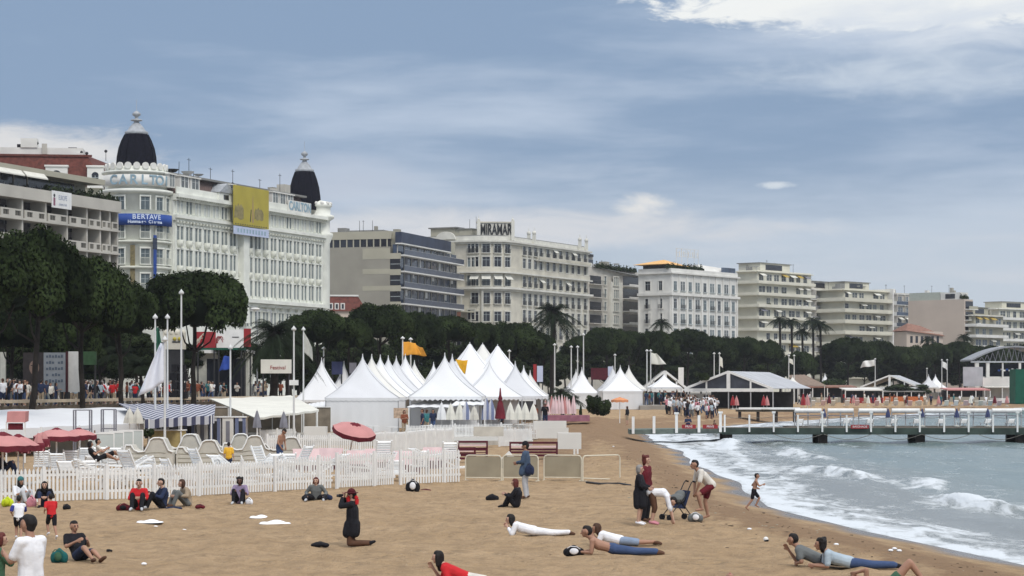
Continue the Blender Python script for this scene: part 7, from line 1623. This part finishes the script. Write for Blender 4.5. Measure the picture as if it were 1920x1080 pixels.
LEAN = pose(pelvis=(-.10, 0, .92), chest=(.14, 0, 1.16), neck=(.27, 0, 1.30), head=(.36, 0, 1.43), shL=(.22, .18, 1.26), elL=(.30, .24, .98), haL=(.36, .14, .74), hipL=(-.08, .09, .88), knL=(.30, .13, .66), anL=(.20, .12, .28), toL=(.36, .13, .26), knR=(.02, -.10, .48), anR=(-.06, -.11, .09), toR=(.11, -.13, .035), elR=(.26, -.24, .97), haR=(.30, -.16, .72))
RUN = pose(pelvis=(.02, 0, .93), chest=(.09, 0, 1.25), neck=(.12, 0, 1.43), head=(.16, 0, 1.58), shL=(.11, .18, 1.36), elL=(-.06, .26, 1.16), haL=(.14, .24, 1.06), elR=(.24, -.22, 1.15), haR=(.40, -.14, 1.20), knL=(.26, .09, .58), anL=(.10, .09, .26), toL=(.24, .10, .18), knR=(-.08, -.09, .50), anR=(-.34, -.09, .16), toR=(-.22, -.10, .05))
def at(u, v): return u, DG(v)
A = lambda u, v, *a, **k: person(u, DG(v), *a, **k)
# ---- the people on the near sand, left to right
o = person(58, 28.2, 'man in a white T-shirt seen from behind in the bottom left corner', pose(elL=(.12, .22, 1.16), haL=(.34, .10, 1.24), elR=(.08, -.24, 1.13), haR=(.30, -.12, 1.16), head=(.05, 0, 1.62)), 150, 1.78, c_white, .75, c_navy, 2, HAIRB, 'short', 0, c_brown, vox=.010); o.scale = (1.08, 1.08, 1.02)
person(-4, 30.5, 'person in green half cut by the bottom left corner, rust-coloured hair', pose(head=(.06, 0, 1.60), elL=(.20, .20, 1.20), haL=(.30, .05, 1.42)), 20, 1.42, c_green, 1.3, c_black, 2, HAIRR, 'bob', 1)
A(35, 1019, 'boy in a white football shirt with blue sleeves, turning away by the man in white', RUN, 100, 1.10, c_white, .5, c_black, .7, HAIRB, 'short', 0, c_white, sleeve_col=c_royal)
for nm in ('L', 'R'):
    pass
A(97, 1012, 'boy in a red shirt and black shorts running near the yellow and pink bags', RUN, 118, 1.08, c_red, .75, c_black, .8, HAIRB, 'short', 0, c_white)
person(37, 63.2, 'woman in a white top and pale teal headscarf sitting against the fence at far left', SIT, -40, 1.6, c_white, 1, c_lgrey, 1.8, HAIRB, 'long', 0, hat=(c_teal, 'x'))
person(84, 61.6, 'crouching woman with long dark hair and dark clothes beside the pink bag', SITHUG, -80, 1.6, c_black, 1.8, c_navy, 1.4, HAIRB, 'long', 1, c_black)
A(150, 1050, 'man in a dark top reclining on the sand beside the teal rucksack', RECL, -52, 1.66, c_black, .7, c_navy, .8, HAIRB, 'short', 0, c_brown)
person(261, 61.0, 'person in a bright red shirt sitting against the fence', sit(ch=(-.02, 0, .44), ha=(.25, .05, .36)), -88, 1.72, c_red, 1.2, c_black, 2, HAIRB, 'short', 1, c_lgrey)
person(304, 61.2, 'dark-haired sitter in navy between the red shirt and the tan-shirted reader', SIT, -150, 1.7, c_navy, 1.7, c_black, 2, HAIRB, 'short', 1, c_lgrey)
person(352, 61.8, 'brown-haired sitter in a tan top reading, right of the navy sitter', SITHUG, -150, 1.68, c_tan, 1.6, c_greyt, 2, HAIRN, 'bob', 1, c_brown)
person(450, 63.5, 'small sitter in a lilac top and black trousers alone before the fence', SIT, -92, 1.55, c_lil, 1, c_black, 2, HAIRB, 'curly', 2, c_lgrey)
person(593, 66, 'brown-haired person slumped on a spread dark jacket at the fence', sit(ch=(.04, 0, .36), nk=(.08, 0, .52), hd=(.12, 0, .66), kn=(.28, .34, .16), an=(.55, .28, .08), el=(.02, .34, .26), ha=(.25, .30, .18)), -90, 1.6, c_greyt, 1.8, c_black, 2, HAIRR, 'bob', 1, c_lgrey)
A(661, 1023, 'woman in a long black coat kneeling to take a photograph, red scarf', KNEEL, 172, 1.64, None, 1, c_brown, 2, HAIRB, 'short', 1, c_black, c_black, .30, hat=(cloth('dark_red_hat', (.08, .01, .015)), 'brim'), vox=.010)
person(986, 66.6, 'man in a slate blue jacket and dark cap standing by the wire barriers', pose(elL=(.06, .22, 1.15), haL=(.28, .08, 1.12), elR=(.04, -.24, 1.14), haR=(.26, -.10, 1.10)), 168, 1.77, None, 1, c_lgrey, 2, HAIRB, 'short', 0, c_brown, c_blue, .20, hat=(c_black, 'cap'), vox=.011)
person(968, 61.6, 'woman in black with reddish hair sitting at the standing man\'s feet', sit(kn=(.22, .16, .32), an=(.36, .12, .08)), 165, 1.62, c_black, 1.9, c_black, 2, HAIRR, 'long', 1, c_black)
person(1199, 54.0, 'woman in a long black dress with a grey headscarf standing, white shoes', pose(elL=(.10, .22, 1.14), haL=(.30, .12, 1.10), haR=(.28, -.10, 1.08), elR=(.10, -.22, 1.14)), -15, 1.52, None, 1, None, 1, HAIRG, 'bob', 1, c_white, c_black, .52, vox=.011)
person(1211, 55.2, 'tall woman with reddish-brown hair in a dark red top behind the woman in black', STAND, -30, 1.72, c_maroon, 1.6, c_black, 2, HAIRR, 'curly', 1, c_brown)
q = MB(); q.hexa([(x, y, z) for z, s in ((.95, .10), (1.45, .12)) for y in (-.21, -.17) for x in (-s + .1, s + .1)], M_white); 
person(1222, 54.2, 'woman bending down to the sand in a white top, right beside the woman in black', BEND, -8, 1.66, c_white, 1.2, c_brown, 1.3, HAIRB, 'short', 1, c_pinkc)
person(1326, 56.2, 'man in an off-white T-shirt leaning forward with one foot raised by the stroller', LEAN, -165, 1.76, c_offw, .85, c_maroon, .7, HAIRB, 'short', 0)
person(1413, 62.8, 'bare-chested boy in black shorts walking at the edge of the surf', RUN, -5, 1.14, None, 1, c_black, .75, HAIRB, 'short', 0)
A(1000, 1004, 'person in all-white clothes lying face down propped on elbows in mid beach', PRONE2, 178, 1.72, c_white, 1.7, c_white, 2, HAIRB, 'bob', 1, c_brown)
A(1150, 1040, 'bare-chested man in blue jeans lying on his front beside a dark bag', PRONE, 176, 1.80, None, 1, c_jean, 2, HAIRB, 'short', 0, c_brown, vox=.011)
A(1162, 1024, 'person in a white top and pale denim shorts lying behind the bare-chested man', PRONE2, 174, 1.62, c_white, 1, c_pjean, .9, HAIRN, 'bob', 0, c_brown)
person(874, 37.8, 'woman in a red top and pale shorts propped on one elbow at the bottom edge', SIDE, 168, 1.66, c_red, .8, c_offw, .9, HAIRB, 'long', 1, vox=.011)
person(1536, 41.4, 'man in a dark grey T-shirt lying on his side at lower right', SIDE, 155, 1.72, c_greyt, .7, c_black, 2, HAIRB, 'short', 0, vox=.011)
person(1592, 40.9, 'curly-haired person in pale grey T-shirt and jeans lying face down beside the dark-shirted man', PRONE, 179, 1.76, c_pblue, .8, c_jean, 2, HAIRB, 'curly', 0, c_black, vox=.011)
person(1672, 36.9, 'sunbather at the bottom edge with knees drawn up, only arm and knee showing', pose(pelvis=(0, 0, .12), chest=(.34, 0, .12), neck=(.52, 0, .13), head=(.64, 0, .16), face=(0, 0, 1), shL=(.46, .18, .13), elL=(.46, .22, .36), haL=(.62, .10, .30), elR=(.30, -.28, .06), haR=(.10, -.24, .05), hipL=(-.02, .09, .12), knL=(-.32, .11, .48), anL=(-.60, .11, .08), toL=(-.75, .12, .035)), 175, 1.7, None, 1, c_green, .3, HAIRN, 'short', 0)
person(1375, 36.4, 'brown-haired person at the bottom edge of whom only the top of the head shows', pose(pelvis=(0, 0, .12), chest=(.30, 0, .12), neck=(.48, 0, .13), head=(.60, 0, .18), face=(0, 0, 1), shL=(.42, .18, .13), elL=(.30, .28, .06), haL=(.10, .24, .05), hipL=(-.02, .09, .12), knL=(-.42, .11, .12), anL=(-.82, .11, .07), toL=(-.85, .12, .17)), 90, 1.7, c_greyt, 1, c_navy, 2, HAIRN, 'short', 0)
person(524, 88, 'bare-chested man in blue shorts walking head down behind the fence', pose(chest=(.08, 0, 1.26), neck=(.15, 0, 1.42), head=(.24, 0, 1.54), shL=(.12, .18, 1.36), elL=(.10, .24, 1.10), haL=(.20, .16, .90), face=(.7, 0, -.7)), -30, 1.72, None, 1, c_jean, .7, HAIRB, 'short', 0, z=.12)
person(429, 78, 'child in a yellow shirt seen from behind over the picket fence', STAND, 80, 1.22, c_yel, .8, c_navy, 1, HAIRB, 'short', 1, z=.25)
person(2, 72, 'person in dark clothes sitting under the leftmost pink parasol', SIT, 0, 1.7, c_black, 1.5, c_navy, 2, HAIRB, 'short', 0, z=.5)
person(182, 84, 'dark-haired sunbather reclining on a lounger under the pink parasols', RECL, 20, 1.7, c_black, .5, c_black, .8, HAIRB, 'bob', 0, z=.55); person(196, 85, 'second sunbather reclining right behind the first one', RECL, 20, 1.7, c_offw, .5, c_black, .8, HAIRB, 'short', 0, z=.62)
person(160, 127.5, 'person sitting on the promenade parapet above the long white awning', SIT, -30, 1.7, c_black, 1.6, c_tan, 2, HAIRB, 'short', 0, c_black, loc=(prom_x(127.5) + .05, 127.5, PZF + .43))
# ---- things they carry or keep beside them
def bag(u, v, w, h, label, m, m2=None, d=None, cat='bag', name='bag', dp=.28):
    d = d or DG(v); x = PX(u, d); b = MB(); q = MB(); q.skin = m
    for sx, sz, rr in ((-.28, .3, .5), (.28, .3, .5), (0, .62, .42), (-.1, .35, .55), (.15, .4, .5)): b.ball((sx * w, .03 * sz, h * sz * .9), h * rr * .72, m, 12, sx=w / h * .62, sy=dp / h * .8)
    root = b.build(name, None, (x, d, gz(x, d))); tag(root, label, cat); PEND.append((root, .02, None))
    s = MB(); s.path([(-w * .3, -dp * .42, h * .62), (-w * .16, -dp * .48, h * .78), (w * .12, -dp * .5, h * .74), (w * .28, -dp * .42, h * .55)], .009, m2 or M_dark, 6); s.build('strap', root)
    if m2: f = MB(); f.ball((0, -dp * .42, h * .38), h * .26, m2, 10, sx=w / h * .8, sy=.35); f.build('pocket', root)
    return root
c_lime = cloth('lime', (.52, .62, .02)); c_tealb = cloth('teal_bag', (.01, .10, .10))
bag(14, 0, .38, .34, 'lime yellow bag on the sand at the far left of the fence', c_lime, c_lime, 62.5); bag(59, 0, .30, .42, 'pink bag between the teal-hatted and the crouching woman', c_pinkc, None, 61.8); bag(125, 0, .24, .20, 'small black bag right of the crouching woman', c_black, None, 60.8)
bag(111, 1055, .36, .34, 'teal rucksack beside the reclining man', c_tealb, c_green, cat='rucksack', name='rucksack'); bag(205, 1032, .16, .07, 'pair of dark sandals beyond the reclining man\'s feet', c_black, None, cat='sandals', name='sandals', dp=.12)
bag(232, 0, .46, .26, 'dark red bundle left of the red-shirted sitter', c_maroon, c_black, 60.8, cat='bundle', name='bundle'); bag(326, 0, .5, .12, 'flat navy blanket heap between two sitters', c_navy, None, 60.7, cat='blanket', name='blanket'); bag(375, 0, .30, .16, 'dark red cloth heap at the right of the sitting trio', c_maroon, None, 61, cat='cloth', name='cloth'); bag(467, 0, .24, .26, 'white carrier bag right of the lilac sitter', c_white, None, 63.2)
bag(774, 0, .50, .50, 'round dark rucksack with a white front at the foot of the fence', c_black, c_white, 71.5, cat='rucksack', name='rucksack'); bag(798, 0, .40, .10, 'dark red strap heap right of the round rucksack', c_maroon, None, 72, cat='cloth', name='cloth')
bag(600, 1026, .42, .15, 'black bag flat on the sand left of the kneeling photographer', c_black); bag(923, 0, .42, .24, 'black bag left of the sitting woman in black', c_black, None, 65); bag(1076, 1040, .46, .26, 'black bag with a white cloth before the bare-chested man', c_black, c_white); bag(1304, 0, .42, .30, 'grey-blue bundled bag right of the stroller', c_greyt, c_white, 55.6); bag(1527, 0, .34, .10, 'purple-blue towel end at the bottom edge below the couple', c_royal, None, 36.9, cat='towel', name='towel')
o = bag(993, 0, .30, .42, 'dark shoulder bag hanging at the standing man\'s hip', c_navy, None, 66.35); o.location.z = .78
o = bag(580, 0, .5, .26, 'dark jacket spread left of the slumped person', c_black, None, 66.2, cat='jacket', name='jacket'); bag(612, 0, .40, .24, 'dark jacket sleeve heap right of the slumped person', c_navy, None, 66.2, cat='jacket', name='jacket')
q = MB(); q.path([(-.08, 0, .0), (-.10, 0, .14), (.02, .02, .20), (.10, 0, .10), (.09, 0, -.02)], .045, c_red, 8); o = q.build('scarf', None, (PX(661, DG(1023)), DG(1023) - .02, .93)); tag(o, 'red scarf round the kneeling photographer\'s neck', 'scarf')
q = MB(); q.box(-.05, .05, -.04, .04, -.035, .035, M_black); q.tube((-.05, 0, 0), (-.10, 0, 0), .03, .03, M_dark, 8); tag(q.build('camera', None, (PX(661, DG(1023)) - .25, DG(1023), 1.10)), 'black camera held up by the kneeling woman', 'camera')
def stroller():
    d = 56; root = empty('stroller', (PX(1270, d), d, gz(PX(1270, d), d)), R(20), 'dark folding stroller piled with clothes beside the bending woman', 'stroller'); f = MB()
    for y in (-.22, .22): f.path([(-.32, y, .12), (.12, y, .62), (.30, y, .98), (.34, y, 1.02)], .014, M_dark, 6); f.path([(.30, y, .12), (-.05, y, .58)], .014, M_dark, 6); f.path([(.34, y, 1.02), (.42, y, 1.0)], .024, M_black, 6)
    f.path([(-.32, -.22, .14), (-.32, .22, .14)], .012, M_dark, 6); f.path([(.30, -.22, .14), (.30, .22, .14)], .012, M_dark, 6); f.build('frame', root)
    s = MB(); s.hexa([(-.22, -.2, .34), (.14, -.2, .30), (-.22, .2, .34), (.14, .2, .30), (-.24, -.2, .42), (.16, -.2, .42), (-.24, .2, .42), (.16, .2, .42)], c_navy); s.hexa([(.08, -.2, .34), (.14, -.2, .34), (.08, .2, .34), (.14, .2, .34), (.24, -.2, .78), (.29, -.2, .76), (.24, .2, .78), (.29, .2, .76)], c_navy); s.build('seat', root)
    h = MB(); h.ball((-.04, -.05, .56), .2, c_greyt, 10, sx=1.1, sz=.7); h.ball((.12, .08, .62), .17, c_pblue, 10); h.ball((-.15, .08, .52), .14, c_black, 10); o = h.build('heap_of_clothes', root); PEND.append((o, .02, None))
    for x in (-.33, .31):
        for y in (-.24, .24): w = MB(); w.tube((x, y - .02, .08), (x, y + .02, .08), .08, .08, M_black, 14); w.build('wheel', root)
stroller()
# ---- fuse skins and clothes
def fuse(tasks):
    for o, v, _ in tasks:
        r = o.modifiers.new('r', 'REMESH'); r.mode = 'VOXEL'; r.voxel_size = v; r.use_smooth_shade = True; s = o.modifiers.new('s', 'SMOOTH'); s.factor = .5; s.iterations = 3 if v > .011 else 4
    dg = bpy.context.evaluated_depsgraph_get()
    for o, v, feat in tasks:
        old = o.data; mats = [m for m in old.materials]; me = bpy.data.meshes.new_from_object(o.evaluated_get(dg)); o.modifiers.clear(); me.materials.clear(); me.materials.append(mats[0])
        me.polygons.foreach_set('use_smooth', np.ones(len(me.polygons), bool)); me.polygons.foreach_set('material_index', np.zeros(len(me.polygons), 'i'))
        if feat:
            me.materials.append(M_black); me.materials.append(MATS.get('lips') or mat('lips', (.22, .07, .06), .6)); c = np.empty(len(me.polygons) * 3, 'f'); me.polygons.foreach_get('center', c); c = c.reshape(-1, 3); mi = np.zeros(len(c), 'i')
            for p, r, k in feat: mi[np.linalg.norm(c - np.array(p), axis=1) < r] = k
            me.polygons.foreach_set('material_index', mi)
        me.name = old.name; o.data = me; bpy.data.meshes.remove(old)
# ---- crowd prototypes, copied below
PR = []
CAL = pose(elL=(.10, .22, 1.14), haL=(.22, .08, 1.30), elR=(-.04, -.25, 1.13), haR=(.02, -.26, .88))
for k, (po, hs) in enumerate(((STAND, 'short'), (WALK, 'short'), (ARMF, 'bob'), (STAND, 'long'), (CAL, 'short'), (WALK, 'bob'))):
    PR.append(person(0, 10, 'x', po, 0, 1.75, c_white, (.75, 1.6, .8, 1.7, .7, 1.2)[k], c_navy, (2, 2, 2, 1.1, .9, 2)[k], HAIRB, hs, k % 2, None, vox=.022, loc=(0, -30, 0), fingers=True))
fuse(PEND)
used = set()
def crowd(x, y, z, label, group, k, rz, h, shirt, pants, hair, skin):
    src = PR[k]
    o = src if k not in used else src.copy()
    if k in used:
        COL.objects.link(o)
        for ch in src.children: c = ch.copy(); COL.objects.link(c); c.parent = o
    used.add(k); o.location = (x, y, z); o.rotation_euler = (0, 0, rz); s = h / 1.75; o.scale = (s, s, s); tag(o, label, 'person', group)
    def sm(ob, m): ob.material_slots[0].link = 'OBJECT'; ob.material_slots[0].material = m
    sm(o, SKIN[skin])
    for c in o.children:
        n = c.name.split('.')[0]; sm(c, shirt if n == 'shirt' else hair if n == 'hair' else pants)
SH = [('white', c_white), ('white', c_white), ('black', c_black), ('red', c_red), ('light grey', c_lgrey), ('navy', c_navy), ('tan', c_tan), ('white', c_offw), ('teal', c_teal), ('black', c_black), ('pale blue', c_pblue), ('rust', c_or), ('dark', c_brown), ('white', c_white), ('grey', c_greyt), ('navy', c_navy), ('white', c_offw)]
HR = [HAIRB, HAIRB, HAIRN, HAIRB, HAIRG]
rc = random.Random(12)
def run(n, group, place, prefix, suffix, ks=(0, 1, 2, 3, 4, 5), wl=None):
    L = sorted([place(i) for i in range(n)], key=lambda p: p[0] / p[1])
    for i, (x, y, z) in enumerate(L):
        sh = rc.choice(wl or SH); crowd(x, y, z, prefix % sh[0] + nth(i) + suffix, group, rc.choice(ks), rc.uniform(0, 6.28), rc.uniform(1.55, 1.86), sh[1], rc.choice([c_navy, c_black, c_jean, c_tan, c_greyt]), rc.choice(HR), rc.choice([0, 0, 1, 1, 2]))
def prom(i, n, y0, y1, o0=.7, o1=6):
    y = y0 + (y1 - y0) * (i + rc.uniform(.1, .9)) / n; return (prom_x(y) - rc.uniform(o0, o1), y, PZF)
run(110, 'crowd on the promenade', lambda i: prom(i, 110, 126, 160, .6, 3.6), 'stroller in %s behind the parapet under the pines, ', ' from left')
run(84, 'crowd on the promenade by the flagpoles', lambda i: prom(i, 84, 161, 204, .6, 5), 'stroller in %s on the promenade by the flagpoles, ', ' from left')
WL = [('white', c_white), ('white', c_white), ('white', c_offw), ('light grey', c_lgrey), ('white', c_white), ('black', c_black), ('pale blue', c_pblue), ('pink', c_pinkc)]
def bc(i):
    u = 1246 + rc.random() ** .9 * 98; d = rc.uniform(215, 252) ; x = PX(u, d); return (x, d, gz(x, d) + .002)
run(84, 'crowd waiting on the beach', bc, 'person in %s in the beach crowd behind the pier, ', ' from left', wl=WL)
DL = [('black', c_black), ('navy', c_navy), ('dark', c_brown), ('teal', c_teal), ('rust', c_or)]
def bc2(i): u = 1200 + rc.random() * 85; d = rc.uniform(254, 262); x = PX(u, d); return (x, d, gz(x, d) + .5)
b = MB(); b.box(0, PX(1292, 258) - PX(1196, 258), -5, 6, -1, .5, M_pave); tag(b.build('sand_terrace', None, (PX(1196, 258), 258, gz(PX(1240, 258), 258))), kind='structure')
run(16, 'people under the dark-edged canopy', bc2, 'person in %s standing under the dark-edged canopy, ', ' from left', wl=DL)
def bc3(i): u = (1176, 1340, 1290, 1022, 1003, 942, 800, 792, 812, 758)[i]; d = (180, 170, 168, 150, 148, 140, 138, 137, 140, 136)[i]; x = PX(u, d); return (x, d, gz(x, d) + (.3 if u < 1050 else 0))
run(10, None, bc3, 'lone figure in %s among the tents and the mound, ', ' from left', wl=DL)
def bc4(i): u = 1440 + i * 14 + rc.uniform(-5, 5); d = rc.uniform(310, 370); x = PX(u, d); return (x, d, max(gz(x, d), PZ(757, d) - .3))
run(30, 'people on the far beach', bc4, 'tiny figure in %s on the far beach, ', ' from left')
for k, s in enumerate(PR):
    if k not in used:
        for c in list(s.children): bpy.data.objects.remove(c)
        bpy.data.objects.remove(s)
# ---- turn every lettering curve into a mesh
tx = [o for o in bpy.data.objects if o.type == 'FONT']; dg = bpy.context.evaluated_depsgraph_get()
for o in tx:
    me = bpy.data.meshes.new_from_object(o.evaluated_get(dg)); n = bpy.data.objects.new('lettering', me); COL.objects.link(n); n.parent = o.parent; n.matrix_basis = o.matrix_basis.copy()
for o in tx: bpy.data.objects.remove(o)
# ------------------------------------------------------------------ the air
hz = MB(); m_hz = bpy.data.materials.new('haze_air'); m_hz.use_nodes = True; _n = m_hz.node_tree; _n.nodes.clear()
_v = _n.nodes.new('ShaderNodeVolumePrincipled'); _v.inputs['Density'].default_value = .00011; _v.inputs['Color'].default_value = (.88, .92, 1, 1); _v.inputs['Anisotropy'].default_value = .1
_o = _n.nodes.new('ShaderNodeOutputMaterial'); _n.links.new(_v.outputs[0], _o.inputs['Volume'])
hz.box(-1300, 3400, -450, 3600, -4.0, 60, m_hz); tag(hz.build('haze'), kind='stuff')
